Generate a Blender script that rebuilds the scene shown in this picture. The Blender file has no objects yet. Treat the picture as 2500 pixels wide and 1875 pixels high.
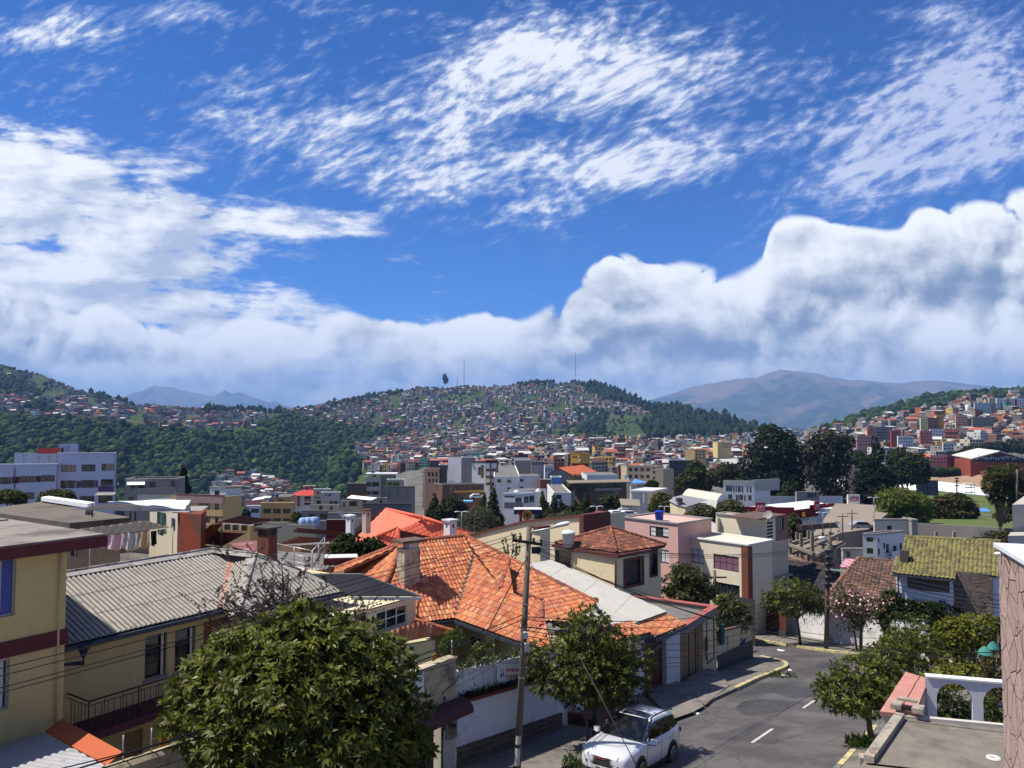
import bpy,bmesh,math,random
import numpy as np
from math import cos,sin,pi,sqrt,exp,log,atan2,atan,radians
ru=random.uniform;rgs=random.gauss
from mathutils import Vector,Matrix,noise as mnoise
R=radians
random.seed(7);rng=np.random.default_rng(11)
SC=bpy.context.scene
COL=SC.collection
def V3(x,y,z):return Vector((x,y,z))
vO=range;vP=enumerate
# camera
F=1878.;jV=atan(88.5/F);CP,SP=cos(jV),sin(jV)
cam=bpy.data.cameras.new('camera');camo=bpy.data.objects.new('camera',cam);COL.objects.link(camo)
cam.sensor_width=36.;cam.lens=36.*F/2500.;cam.clip_start=.2;cam.clip_end=90000
camo.location=(0,0,0);camo.rotation_euler=(R(90)+jV,0,0)
SC.camera=camo
# sun and exposure
SUN_EL=R(59);SUN_H=V3(-1.,.04,0).normalized()
sun=bpy.data.lights.new('sun','SUN');suno=bpy.data.objects.new('sun',sun);COL.objects.link(suno)
sun.energy=5.;sun.angle=R(.53);sun.color=(1.,.94,.84)
sdir=V3(SUN_H.x*cos(SUN_EL),SUN_H.y*cos(SUN_EL),sin(SUN_EL))
suno.rotation_euler=sdir.to_track_quat('Z','Y').to_euler();suno.location=(-60,20,90)
SC.view_settings.view_transform='Standard';SC.view_settings.look='None'
SC.view_settings.exposure=.45;SC.view_settings.gamma=1.
SC.render.engine='CYCLES'
SC.cycles.max_bounces=6;SC.cycles.diffuse_bounces=3;SC.cycles.glossy_bounces=3
SC.cycles.transmission_bounces=3;SC.cycles.transparent_max_bounces=6;SC.cycles.volume_bounces=0
SC.cycles.caustics_reflective=False;SC.cycles.caustics_refractive=False
SC.cycles.use_denoising=True
try:SC.cycles.denoiser='OPENIMAGEDENOISE'
except Exception:pass
# small node helper
class NT:
 def __init__(s,tree):s.t=tree;s.n=tree.nodes;s.l=tree.links
 def new(s,typ,**kw):
  n=s.n.new(typ)
  for k,v in kw.items():setattr(n,k,v)
  return n
 def put(s,sock,v):
  if v is None:return
  if hasattr(v,'is_output')or isinstance(v,bpy.types.NodeSocket):s.l.new(v,sock)
  else:
   try:sock.default_value=v
   except Exception:sock.default_value=(*v,1.)
 def math(s,op,a,b=None,c=None,clamp=False):
  n=s.n.new('ShaderNodeMath');n.operation=op;n.use_clamp=clamp
  s.put(n.inputs[0],a);s.put(n.inputs[1],b);s.put(n.inputs[2],c)
  return n.outputs[0]
 def vmath(s,op,a,b=None,k=None):
  n=s.n.new('ShaderNodeVectorMath');n.operation=op
  s.put(n.inputs[0],a);s.put(n.inputs[1],b)
  if k is not None:n.inputs['Scale'].default_value=k
  return n.outputs[0]
 def comb(s,x=0.,y=0.,z=0.):
  n=s.n.new('ShaderNodeCombineXYZ');s.put(n.inputs[0],x);s.put(n.inputs[1],y);s.put(n.inputs[2],z);return n.outputs[0]
 def sep(s,v):
  n=s.n.new('ShaderNodeSeparateXYZ');s.put(n.inputs[0],v);return n.outputs
 def noise(s,vec,scale,zJ=4,jD=.55,dist=0.,dim='2D',lac=2.):
  n=s.n.new('ShaderNodeTexNoise');n.noise_dimensions=dim
  s.put(n.inputs['Vector'],vec);n.inputs['Scale'].default_value=scale;n.inputs['Detail'].default_value=zJ
  n.inputs['Roughness'].default_value=jD;n.inputs['Distortion'].default_value=dist;n.inputs['Lacunarity'].default_value=lac
  return n.outputs[0]
 def mapr(s,v,a,b,c=0.,d=1.,smooth=True,clamp=True):
  n=s.n.new('ShaderNodeMapRange');n.interpolation_type='SMOOTHSTEP' if smooth else 'LINEAR'
  n.clamp=clamp
  s.put(n.inputs[0],v);s.put(n.inputs[1],a);s.put(n.inputs[2],b);s.put(n.inputs[3],c);s.put(n.inputs[4],d)
  return n.outputs[0]
 def mix(s,f,a,b,mode='MIX'):
  n=s.n.new('ShaderNodeMix');n.data_type='RGBA';n.blend_type=mode;n.clamp_factor=True
  s.put(n.inputs[0],f);s.put(n.inputs[6],a);s.put(n.inputs[7],b)
  return n.outputs[2]
 def curve(s,v,pts,x0,x1,y0,y1):
  """piecewise curve through pts, v in [x0,x1] -> [y0,y1]"""
  t=s.mapr(v,x0,x1,0.,1.,smooth=False)
  n=s.n.new('ShaderNodeFloatCurve');c=n.mapping.curves[0]
  P=[((x-x0)/(x1-x0),(y-y0)/(y1-y0))for x,y in pts]
  c.points[0].location=P[0];c.points[1].location=P[-1]
  for q in P[1:-1]:c.points.new(*q)
  n.mapping.update();s.put(n.inputs['Value'],t)
  return s.math('MULTIPLY_ADD',n.outputs[0],y1-y0,y0)
  # sky: air from the Sky Texture, three decks of cloud over it
world=bpy.data.worlds.new('World');SC.world=world;world.use_nodes=True
def build_sky():
 W=NT(world.node_tree);W.n.clear()
 sky=W.new('ShaderNodeTexSky',sky_type='NISHITA',sun_disc=False,sun_elevation=SUN_EL)
 sky.sun_rotation=atan2(SUN_H.x,SUN_H.y)
 sky.altitude=2800;sky.air_density=1.;sky.dust_density=.3;sky.ozone_density=3.
 air=W.mix(1.,sky.outputs[0],(.4,1.04,1.92,1),'MULTIPLY')
 d=W.new('ShaderNodeTexCoord').outputs['Generated']
 x,y,z=W.sep(d)
 ay=W.math('MAXIMUM',W.math('ABSOLUTE',y),.08)
 u=W.math('DIVIDE',x,ay);v=W.math('DIVIDE',z,ay)
 P=W.comb(u,v,0.)
 # low cumulus bank
 top=W.curve(u,[(-1.2,.2),(-.665,.15),(-.52,.128),(-.36,.12),(-.27,.112),(-.12,.115),(0.,.126),(.06,.15),(.11,.188),(.145,.212),(.19,.208),(.245,.195),(.285,.182),(.32,.18),(.34,.215),(.375,.232),(.42,.226),(.46,.218),(.5,.224),(.54,.252),(.6,.268),(.665,.272),(1.2,.29)],-1.2,1.2,0.,.4)
 def rid(q,xX,det,jD=.5):
  n=W.new('ShaderNodeTexNoise',noise_dimensions='2D',noise_type='RIDGED_MULTIFRACTAL',normalize=False)
  n.inputs['Scale'].default_value=xX;n.inputs['Detail'].default_value=det;n.inputs['Roughness'].default_value=jD;n.inputs['Offset'].default_value=.9;n.inputs['Gain'].default_value=1.6
  W.put(n.inputs['Vector'],q);return n.outputs[0]
 wq=W.noise(P,16,3,.5);P2=W.vmath('ADD',P,W.vmath('SCALE',W.comb(wq,W.math('MULTIPLY',wq,-1.),0.),k=.022))
 def bank(off,det):
  q=W.vmath('ADD',P2,off)
  big=W.noise(q,5.5,2,.5);bil=rid(q,7.,det,.55)
  return W.math('ADD',W.math('MULTIPLY_ADD',big,1.9,-.25),W.math('MULTIPLY',bil,-.55))
 g0=bank((0,0,0),7);g1=bank((-.012,.018,0),5)
 b0=W.math('MULTIPLY',W.math('SUBTRACT',top,v),24.)
 f0=W.math('ADD',g0,b0)
 a1=W.mapr(f0,0.,.26)
 depth=W.math('SUBTRACT',top,v)
 big=W.noise(W.comb(u,W.math('MULTIPLY',v,2.6),0.),4.2,5,.55)
 belly=W.mapr(W.math('ADD',depth,W.math('MULTIPLY_ADD',big,.22,-.11)),.03,.085)
 jH=W.mapr(W.math('ADD',depth,W.math('MULTIPLY_ADD',big,-.12,.06)),.1,.15)
 fineb=W.noise(P,30,4,.6)
 sh=W.math('ADD',W.math('MULTIPLY',W.math('SUBTRACT',g0,g1),.8),W.math('ADD',W.math('MULTIPLY_ADD',big,1.5,-.28),W.math('MULTIPLY',fineb,.62)))
 sh=W.math('ADD',sh,W.math('MULTIPLY',belly,-.42))
 sh=W.math('ADD',sh,W.math('MULTIPLY',jH,.22))
 sh=W.math('ADD',sh,W.math('MULTIPLY',W.mapr(f0,1.1,.1),.22))
 t1=W.mapr(sh,-.02,1.02)
 warm=W.mapr(v,0.,.12)
 c1=W.mix(t1,W.mix(warm,(.36,.45,.62,1),(.25,.32,.46,1)),W.mix(warm,(.93,.92,.88,1),(1.18,1.2,1.22,1)))
 gap=W.mapr(W.noise(W.comb(u,W.math('MULTIPLY',v,2.6),3.3),6.5,5,.55),.52,.64)
 gapm=W.math('MULTIPLY',gap,W.math('MULTIPLY',W.mapr(v,.115,.05),W.mapr(u,.1,-.35)))
 a1=W.math('MULTIPLY',a1,W.math('MULTIPLY_ADD',gapm,-.7,1.))
 # big layered sheet on the left
 edge=W.curve(v,[(0.,-.14),(.09,-.18),(.13,-.235),(.155,-.25),(.185,-.275),(.215,-.305),(.235,-.335),(.25,-.265),(.265,-.255),(.285,-.335),(.305,-.405),(.33,-.455),(.36,-.52),(.385,-.585),(.405,-.67),(.45,-.95),(.6,-1.3)],0,.6,-1.4,.2)
 sk=W.math('ADD',u,W.math('MULTIPLY',v,.35))
 qs=W.comb(sk,W.math('MULTIPLY',v,2.3),0.)
 s1=W.noise(qs,6.,7,.6);s1b=W.noise(W.vmath('ADD',qs,(-.02,.045,0)),6.,5,.6)
 s2=W.noise(W.comb(sk,W.math('MULTIPLY',v,4.2),0.),9.,6,.62)
 fs=W.math('ADD',W.math('MULTIPLY',W.math('SUBTRACT',edge,u),5.5),W.math('ADD',W.math('MULTIPLY_ADD',s1,3.4,-1.55),W.math('MULTIPLY_ADD',s2,1.8,-.9)))
 a2=W.math('MULTIPLY',W.mapr(fs,-.25,.75),W.mapr(W.math('ADD',W.math('ADD',W.math('MULTIPLY',s1,.6),W.math('MULTIPLY',s2,.4)),W.math('MULTIPLY',W.mapr(fs,.3,2.),.07)),.36,.5))
 t2=W.math('ADD',W.math('MULTIPLY',W.math('SUBTRACT',s1,s1b),2.6),W.math('ADD',W.math('MULTIPLY',s2,.9),W.math('MULTIPLY',W.noise(qs,2.4,3),.7)))
 low=W.mapr(v,.3,.12)
 t2=W.mapr(W.math('SUBTRACT',t2,W.math('MULTIPLY',low,.12)),.42,1.12,smooth=False)
 c2=W.mix(t2,(.58,.66,.82,1),(1.14,1.16,1.2,1))
 a2=W.math('MULTIPLY',a2,.97)
 # high broken flocks
 def flock(cx,cy,rx,ry,ang,amp):
  cu=(cx-1250)/F;cv=(1026-cy)/F;ca,sa=cos(R(ang)),sin(R(ang))
  du=W.math('SUBTRACT',u,cu);dv=W.math('SUBTRACT',v,cv)
  a=W.math('DIVIDE',W.math('ADD',W.math('MULTIPLY',du,ca),W.math('MULTIPLY',dv,sa)),rx/F)
  b=W.math('DIVIDE',W.math('SUBTRACT',W.math('MULTIPLY',dv,ca),W.math('MULTIPLY',du,sa)),ry/F)
  r2=W.math('ADD',W.math('MULTIPLY',a,a),W.math('MULTIPLY',b,b))
  return W.math('MULTIPLY',W.math('EXPONENT',W.math('MULTIPLY',r2,-1.)),amp)
 M=None
 for e in[(870,350,290,100,-14,1.15),(1010,430,190,50,-6,.6),(1160,235,230,75,14,1.),(1290,395,260,65,3,.95),(1330,110,280,90,12,.9),(1640,170,270,90,14,.85),(1720,360,260,80,18,1.1),(2060,290,190,60,12,.45),(2220,400,290,105,20,1.15),(2420,290,240,100,22,1.1),(2360,120,240,110,24,1.),(2330,15,60,30,0,.8),(90,55,190,60,6,.95),(470,15,110,25,0,.55),(1020,30,260,40,-8,.42),(500,275,60,18,8,.35),(1290,505,120,25,10,.42),(1550,415,100,25,12,.5),(1950,190,150,60,14,.4)]:
  m=flock(*e);M=m if M is None else W.math('ADD',M,m)
 rot=W.comb(W.math('ADD',W.math('MULTIPLY',u,1.),W.math('MULTIPLY',v,-.5)),W.math('ADD',W.math('MULTIPLY',v,1.75),W.math('MULTIPLY',u,-.4)),0.)
 w1=W.noise(rot,5.,3,.5);rw=W.vmath('ADD',rot,W.vmath('SCALE',W.comb(w1,w1,0.),k=.06))
 k1=W.noise(rw,11.,5,.56);k2=W.noise(rw,40.,4,.6);k0=W.noise(rot,4.,2,.5)
 dens=W.math('ADD',W.math('MULTIPLY_ADD',k1,1.5,-.75),W.math('ADD',W.math('MULTIPLY_ADD',k2,2.3,-1.15),W.math('MULTIPLY_ADD',k0,1.2,-.6)))
 f3=W.math('ADD',dens,W.math('MULTIPLY_ADD',W.math('MINIMUM',M,.95),1.1,-.26))
 right=W.mapr(u,.05,.6)
 a3=W.math('MULTIPLY',W.mapr(f3,-.2,1.15),W.math('MULTIPLY_ADD',right,-.18,.92))
 c3=W.mix(W.mapr(f3,.25,1.2),W.mix(right,(.46,.58,.88,1),(.34,.44,.84,1)),W.mix(right,(1.05,1.08,1.15,1),(.8,.86,1.08,1)))
 a3=W.math('MULTIPLY',a3,W.mapr(v,.19,.27))
 col=W.vmath('MULTIPLY',air,(.078,.078,.078))
 k=W.mapr(y,-.05,.12)
 rest=W.math('MULTIPLY',W.mapr(W.noise(d,3.5,3,.55,dim='3D'),.5,.68),W.math('MULTIPLY',W.math('SUBTRACT',1.,k),.9))  # extra cloud outside the view, added to make the fill light whiter and warmer
 col=W.mix(W.math('MULTIPLY',a3,k),col,c3)
 col=W.mix(W.math('MULTIPLY',a2,k),col,c2)
 col=W.mix(W.math('MULTIPLY',a1,k),col,c1)
 col=W.mix(rest,col,(1.,.97,.9,1))
 bg=W.new('ShaderNodeBackground');bg.inputs[1].default_value=.7;W.put(bg.inputs[0],col)
 out=W.new('ShaderNodeOutputWorld');W.l.new(bg.outputs[0],out.inputs['Surface'])
 world.cycles.sampling_method='MANUAL';world.cycles.sample_map_resolution=512
 return W
build_sky()
# from photo pixels to places: each point gets its own real distance
def ray(x,y):
 a=(x-1250)/F;b=(937.5-y)/F;dy=CP-b*SP
 return a/dy,(SP+b*CP)/dy
DS,DT=V3(.555,.832,0),V3(-.832,.555,0)
UP=V3(0,0,1)
def st(s,t,z=0.):return V3(DS.x*s+DT.x*t,DS.y*s+DT.y*t,z)
def xL(x,y,Y):u,w=ray(x,y);return V3(u*Y,Y,w*Y)
def xM(x,y,z):u,w=ray(x,y);Y=z/w;return V3(u*Y,Y,z)
def xN(x,y,T):u,w=ray(x,y);Y=T/(DT.x*u+DT.y);return V3(u*Y,Y,w*Y)
def xO(x,y,S):u,w=ray(x,y);Y=S/(DS.x*u+DS.y);return V3(u*Y,Y,w*Y)
def xP(x,y,lift=0.):u,w=ray(x,y);Y=(7.1-lift)/(-w-.173);return V3(u*Y,Y,w*Y)
def xK(x,y,p,n):
 u,w=ray(x,y);d=V3(u,1,w);return d*(p.dot(n)/d.dot(n))
def gz(Y):return-(7.1+.173*Y)
# materials
MATS={}
def nt_new(name):
 m=bpy.data.materials.new(name);m.use_nodes=True
 N=NT(m.node_tree);N.n.clear()
 b=N.new('ShaderNodeBsdfPrincipled');o=N.new('ShaderNodeOutputMaterial');N.l.new(b.outputs[0],o.inputs[0])
 return m,N,b
def xW(r,g,b):
 """sRGB bytes -> linear"""
 f=lambda c:((c/255+.055)/1.055)**2.4 if c>10 else c/255/12.92
 return(f(r),f(g),f(b),1)
def xX(c,k):return(c[0]*k,c[1]*k,c[2]*k,1)
def xT(name,base,var=.25,scale=1.2,jD=.85,jC=.12,bscale=18,jF=None,jE=None,metal=0.,zO=.3,fine=.12):
 """painted or mineral surface: broad tone variation, fine grain, optional stains (colour, amount, scale) and rain streaks (colour, amount)"""
 if name in MATS:return MATS[name]
 m,N,b=nt_new(name)
 P=N.new('ShaderNodeTexCoord').outputs['Object']
 n1=N.noise(P,scale,5,.6,dim='3D');n2=N.noise(P,bscale,3,.6,dim='3D')
 k=N.math('ADD',N.math('MULTIPLY_ADD',n1,2*var,1-var),N.math('MULTIPLY_ADD',n2,2*fine,-fine))
 col=N.vmath('MULTIPLY',N.comb(k,k,k),None);col.node.inputs[1].default_value=base[:3]
 if jF:
  c,amt,s=jF
  f=N.mapr(N.noise(N.vmath('ADD',P,(7.3,2.1,4.4)),s,6,.65,dim='3D'),.62-.25*amt,.74-.12*amt)
  col=N.mix(N.math('MULTIPLY',f,min(1,amt+.25)),col,c)
 if jE:
  c,amt=jE
  q=N.vmath('MULTIPLY',P,(2.2,2.2,.22))
  f=N.mapr(N.noise(q,2.,6,.65,dim='3D'),.5,.78)
  col=N.mix(N.math('MULTIPLY',f,amt),col,c)
 N.put(b.inputs['Base Color'],col)
 b.inputs['Roughness'].default_value=jD;b.inputs['Metallic'].default_value=metal;b.inputs['Specular IOR Level'].default_value=zO
 if jC:
  bn=N.new('ShaderNodeBump');bn.inputs['Strength'].default_value=min(1,jC*3);bn.inputs['Distance'].default_value=.02
  N.put(bn.inputs['Height'],n2);N.l.new(bn.outputs[0],b.inputs['Normal'])
 MATS[name]=m;return m
def xU(name,base=(.012,.015,.018,1),jD=.06,var=.5):
 if name in MATS:return MATS[name]
 m,N,b=nt_new(name)
 P=N.new('ShaderNodeTexCoord').outputs['Object']
 n=N.noise(N.vmath('MULTIPLY',P,(3,3,.6)),1.5,3,dim='3D')
 N.put(b.inputs['Base Color'],N.mix(N.mapr(n,.45,.62),base,xX(base,1+4*var)))
 b.inputs['Roughness'].default_value=jD;b.inputs['Specular IOR Level'].default_value=.5
 MATS[name]=m;return m
def kY(name,attr='Col',jD=.8,var=.2,scale=.6,gain=1.,zO=.2,trans=0.,sheen=0.):
 """colour comes from the mesh (per leaf, per tile, per house)"""
 if name in MATS:return MATS[name]
 m,N,b=nt_new(name)
 a=N.new('ShaderNodeAttribute',attribute_name=attr)
 P=N.new('ShaderNodeTexCoord').outputs['Object']
 n=N.noise(P,scale,4,.6,dim='3D')
 k=N.math('MULTIPLY_ADD',n,2*var*gain,(1-var)*gain)
 col=N.vmath('MULTIPLY',a.outputs['Color'],N.comb(k,k,k))
 N.put(b.inputs['Base Color'],col);b.inputs['Roughness'].default_value=jD;b.inputs['Specular IOR Level'].default_value=zO
 if trans:
  t=N.new('ShaderNodeBsdfTranslucent');N.put(t.inputs[0],N.vmath('MULTIPLY',col,(1.25,1.35,.55)))
  ms=N.new('ShaderNodeMixShader');ms.inputs[0].default_value=trans
  o=[x for x in N.n if x.type=='OUTPUT_MATERIAL'][0]
  N.l.new(b.outputs[0],ms.inputs[1]);N.l.new(t.outputs[0],ms.inputs[2]);N.l.new(ms.outputs[0],o.inputs[0])
 MATS[name]=m;return m
def kZ(name,vL,zB=(.03,.022,.018,1),xZ=.5,jD=.8,zF=None):
 """clay tiles: every tile its own tone (UV holds column, row), weathering in drifts, darker in the laps"""
 if name in MATS:return MATS[name]
 m,N,b=nt_new(name)
 uv=N.new('ShaderNodeUVMap').outputs[0]
 U=N.sep(uv)
 cell=N.comb(N.math('FLOOR',U[0]),N.math('FLOOR',U[1]),0.)
 wn=N.new('ShaderNodeTexWhiteNoise',noise_dimensions='2D');N.l.new(cell,wn.inputs['Vector'])
 r=N.new('ShaderNodeValToRGB');e=r.color_ramp.elements
 e[0].position=0;e[0].color=vL[0];e[1].position=1;e[1].color=vL[-1]
 for i,c in vP(vL[1:-1]):
  q=e.new((i+1)/(len(vL)-1));q.color=c
 N.l.new(wn.outputs['Value'],r.inputs[0])
 P=N.new('ShaderNodeTexCoord').outputs['Object']
 n=N.noise(P,.9,5,.65,dim='3D');n2=N.noise(P,9,4,.65,dim='3D')
 col=r.outputs[0]
 f=N.math('MULTIPLY',N.mapr(N.math('ADD',N.math('MULTIPLY',n,.6),N.math('MULTIPLY',n2,.4)),.46,.68),xZ)
 col=N.mix(f,col,zB)
 if zF:col=N.mix(N.math('MULTIPLY',N.mapr(N.math('ADD',N.math('MULTIPLY',n2,.6),N.math('MULTIPLY',wn.outputs['Value'],.35)),.36,.6),.85),col,zF)
 k=N.math('MULTIPLY_ADD',n2,.5,.75)
 N.put(b.inputs['Base Color'],N.vmath('MULTIPLY',col,N.comb(k,k,k)))
 b.inputs['Roughness'].default_value=jD;b.inputs['Specular IOR Level'].default_value=.25
 MATS[name]=m;return m
def jA(name,c1,c2,joint,scale=(3,3,3),jD=.85,jw=.06,rnd=1.):
 """irregular stones set in joints (3-D cells)"""
 if name in MATS:return MATS[name]
 m,N,b=nt_new(name)
 P=N.vmath('MULTIPLY',N.new('ShaderNodeTexCoord').outputs['Object'],scale)
 P=N.vmath('ADD',P,N.vmath('SCALE',N.new('ShaderNodeTexNoise').outputs[1],k=.12))
 v=N.new('ShaderNodeTexVoronoi',feature='DISTANCE_TO_EDGE');v.inputs['Scale'].default_value=1;v.inputs['Randomness'].default_value=rnd;N.put(v.inputs['Vector'],P)
 v2=N.new('ShaderNodeTexVoronoi',feature='F1');v2.inputs['Scale'].default_value=1;v2.inputs['Randomness'].default_value=rnd;N.put(v2.inputs['Vector'],P)
 t=N.sep(v2.outputs['Color'])[0]
 n=N.noise(P,2.5,5,.65,dim='3D')
 col=N.mix(N.math('MULTIPLY_ADD',n,.5,N.math('MULTIPLY',t,.6)),c1,c2)
 e=N.mapr(v.outputs['Distance'],0,jw)
 col=N.mix(e,joint,col)
 N.put(b.inputs['Base Color'],col);b.inputs['Roughness'].default_value=jD;b.inputs['Specular IOR Level'].default_value=.25
 bn=N.new('ShaderNodeBump');bn.inputs['Strength'].default_value=.7;bn.inputs['Distance'].default_value=.05
 N.put(bn.inputs['Height'],N.math('ADD',e,N.math('MULTIPLY',n,.5)));N.l.new(bn.outputs[0],b.inputs['Normal'])
 MATS[name]=m;return m
def jB(name,c1,c2,mortar,bw=.4,bh=.18,size=.015,axis='XZ',jD=.9):
 if name in MATS:return MATS[name]
 m,N,b=nt_new(name)
 uv=N.new('ShaderNodeUVMap').outputs[0]
 t=N.new('ShaderNodeTexBrick');t.inputs['Scale'].default_value=1;t.inputs['Brick Width'].default_value=bw;t.inputs['Row Height'].default_value=bh
 t.inputs['Mortar Size'].default_value=size;t.inputs['Color1'].default_value=c1;t.inputs['Color2'].default_value=c2;t.inputs['Mortar'].default_value=mortar
 N.put(t.inputs['Vector'],uv)
 n=N.noise(N.new('ShaderNodeTexCoord').outputs['Object'],4,5,.65,dim='3D')
 k=N.math('MULTIPLY_ADD',n,.9,.55)
 N.put(b.inputs['Base Color'],N.vmath('MULTIPLY',t.outputs[0],N.comb(k,k,k)));b.inputs['Roughness'].default_value=jD;b.inputs['Specular IOR Level'].default_value=.2
 bn=N.new('ShaderNodeBump');bn.inputs['Strength'].default_value=.6;bn.inputs['Distance'].default_value=.02;bn.invert=True
 N.put(bn.inputs['Height'],t.outputs['Fac']);N.l.new(bn.outputs[0],b.inputs['Normal'])
 MATS[name]=m;return m
 # objects
def tag(o,vM=None,cat=None,vN=None,vF=None):
 if vM:o['label']=vM
 if cat:o['category']=cat
 if vN:o['group']=vN
 if vF:o['kind']=vF
 return o
def kB(name,vM,cat,loc=(0,0,0),vN=None):
 o=bpy.data.objects.new(name,None);COL.objects.link(o);o.location=loc;o.empty_display_size=.3
 return tag(o,vM,cat,vN)
class MB:
 """collects faces in world space; build() links them as ONE mesh object"""
 def __init__(s):s.v=[];s.f=[];s.m=[];s.uv=[]
 def Q(s,pts,mi=0,uv=None):
  i=len(s.v);s.v.extend([tuple(p)for p in pts]);s.f.append(tuple(vO(i,i+len(pts))));s.m.append(mi)
  if uv is None:
   p0=Vector(pts[0]);a=Vector(pts[1])-p0
   n=a.cross(Vector(pts[-1])-p0)
   if n.length<1e-9:n=V3(0,0,1)
   n.normalize()
   h=V3(-n.y,n.x,0);h=h.normalized()if h.length>.2 else V3(1,0,0)
   g=n.cross(h)
   uv=[(Vector(p).dot(h),Vector(p).dot(g))for p in pts]
  s.uv.extend(uv);return s
 def X(s,o,ax,ay,az,mi=0,skip=()):
  """o = corner; ax, ay, az = edge vectors"""
  o,ax,ay,az=Vector(o),Vector(ax),Vector(ay),Vector(az)
  if ax.cross(ay).dot(az)<0:o=o+ax;ax=-ax
  p=[o,o+ax,o+ax+ay,o+ay];q=[a+az for a in p]
  F6={'b':(p[3],p[2],p[1],p[0]),'t':tuple(q),'f':(p[0],p[1],q[1],q[0]),'r':(p[1],p[2],q[2],q[1]),'k':(p[2],p[3],q[3],q[2]),'l':(p[3],p[0],q[0],q[3])}
  for k,fc in F6.items():
   if k not in skip:s.Q(fc,mi)
  return s
 def P(s,poly,ext,mi=0):
  """closed polygon extruded by a vector"""
  e=Vector(ext);P=[Vector(p)for p in poly];n=len(P)
  nn=V3(0,0,0)
  for i in vO(n):nn+=(P[i]-P[0]).cross(P[(i+1)%n]-P[0])
  if nn.dot(e)>0:P=P[::-1]
  s.Q(P,mi);s.Q([p+e for p in P][::-1],mi)
  for i in vO(n):
   a,b=P[i],P[(i+1)%n];s.Q([b,a,a+e,b+e],mi)
  return s
 def U(s,pts,r,n=6,mi=0,cap=True):
  P=[Vector(p)for p in pts];rr=r if isinstance(r,(list,tuple))else[r]*len(P)
  rings=[];ref=V3(0,0,1)
  for i,p in vP(P):
   d=(P[min(i+1,len(P)-1)]-P[max(i-1,0)])
   d=d.normalized()if d.length>1e-9 else V3(0,0,1)
   a=d.cross(ref)
   if a.length<.05:a=d.cross(V3(1,0,0))
   a.normalize();b=d.cross(a)
   rings.append([p+(a*cos(2*pi*k/n)+b*sin(2*pi*k/n))*rr[i]for k in vO(n)])
  i0=len(s.v)
  for rg in rings:s.v.extend([tuple(q)for q in rg])
  for i in vO(len(rings)-1):
   for k in vO(n):
    a=i0+i*n+k;b=i0+i*n+(k+1)%n
    s.f.append((a,b,b+n,a+n));s.m.append(mi);s.uv.extend([(k/n,i),((k+1)/n,i),((k+1)/n,i+1),(k/n,i+1)])
  if cap:
   s.f.append(tuple(i0+k for k in vO(n))[::-1]);s.m.append(mi);s.uv.extend([(0,0)]*n)
   j=i0+(len(rings)-1)*n
   s.f.append(tuple(j+k for k in vO(n)));s.m.append(mi);s.uv.extend([(0,0)]*n)
  return s
 def H(s,c,prof,n=16,mi=0,axis=UP):
  """prof = [(r, h)...] about a vertical axis at c"""
  c=Vector(c);i0=len(s.v)
  for r,h in prof:
   for k in vO(n):
    a=2*pi*k/n;s.v.append((c.x+r*cos(a),c.y+r*sin(a),c.z+h))
  for i in vO(len(prof)-1):
   for k in vO(n):
    a=i0+i*n+k;b=i0+i*n+(k+1)%n
    s.f.append((a,b,b+n,a+n));s.m.append(mi);s.uv.extend([(0,0)]*4)
  return s
 def wall(s,o,ax,h,holes=(),vG=.14,mi=0,mr=None):
  """vertical panel from o along ax (length = width), height h, outward normal = ax x up; holes = (u0,u1,v0,v1) metres with reveals"""
  o=Vector(o);ax=Vector(ax);w=ax.length;e=ax/w;n=e.cross(UP)
  H=[(max(0,a),min(w,b),max(0,c),min(h,d))for a,b,c,d in holes]
  H=[q for q in H if q[1]-q[0]>.02 and q[3]-q[2]>.02]
  us=sorted({0.,w,*[q[0]for q in H],*[q[1]for q in H]});vs=sorted({0.,h,*[q[2]for q in H],*[q[3]for q in H]})
  at=lambda u,v,k=0.:o+e*u+UP*v-n*k
  for i in vO(len(us)-1):
   for j in vO(len(vs)-1):
    cu,cv=(us[i]+us[i+1])/2,(vs[j]+vs[j+1])/2
    if any(a<cu<b and c<cv<d for a,b,c,d in H):continue
    s.Q([at(us[i],vs[j]),at(us[i+1],vs[j]),at(us[i+1],vs[j+1]),at(us[i],vs[j+1])],mi,[(us[i],vs[j]),(us[i+1],vs[j]),(us[i+1],vs[j+1]),(us[i],vs[j+1])])
  r=mi if mr is None else mr
  for a,b,c,d in H:
   s.Q([at(a,c),at(b,c),at(b,c,vG),at(a,c,vG)],r);s.Q([at(b,d),at(a,d),at(a,d,vG),at(b,d,vG)],r)
   s.Q([at(a,d),at(a,c),at(a,c,vG),at(a,d,vG)],r);s.Q([at(b,c),at(b,d),at(b,d,vG),at(b,c,vG)],r)
  return s
 def B(s,name,mats,parent=None,smooth=False,origin=None,merge=False):
  mats=mats if isinstance(mats,(list,tuple))else[mats]
  me=bpy.data.meshes.new(name)
  V=np.array(s.v,dtype=np.float64).reshape(-1,3)
  base=Vector(origin)if origin is not None else(jI(parent)if parent else(Vector(V.mean(0))if len(V)else V3(0,0,0)))
  if parent is None and origin is None and len(V):base.z=V[:,2].min()
  V=V-np.array(base)
  nl=sum(len(f)for f in s.f)
  me.vertices.add(len(V));me.vertices.foreach_set('co',V.astype(np.float32).ravel())
  me.loops.add(nl);me.polygons.add(len(s.f))
  me.loops.foreach_set('vertex_index',np.concatenate([np.array(f,dtype=np.int32)for f in s.f])if s.f else np.zeros(0,np.int32))
  cnt=np.array([len(f)for f in s.f],dtype=np.int32);st_=np.concatenate([[0],np.cumsum(cnt)[:-1]]).astype(np.int32)if len(cnt)else cnt
  me.polygons.foreach_set('loop_start',st_)
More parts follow.
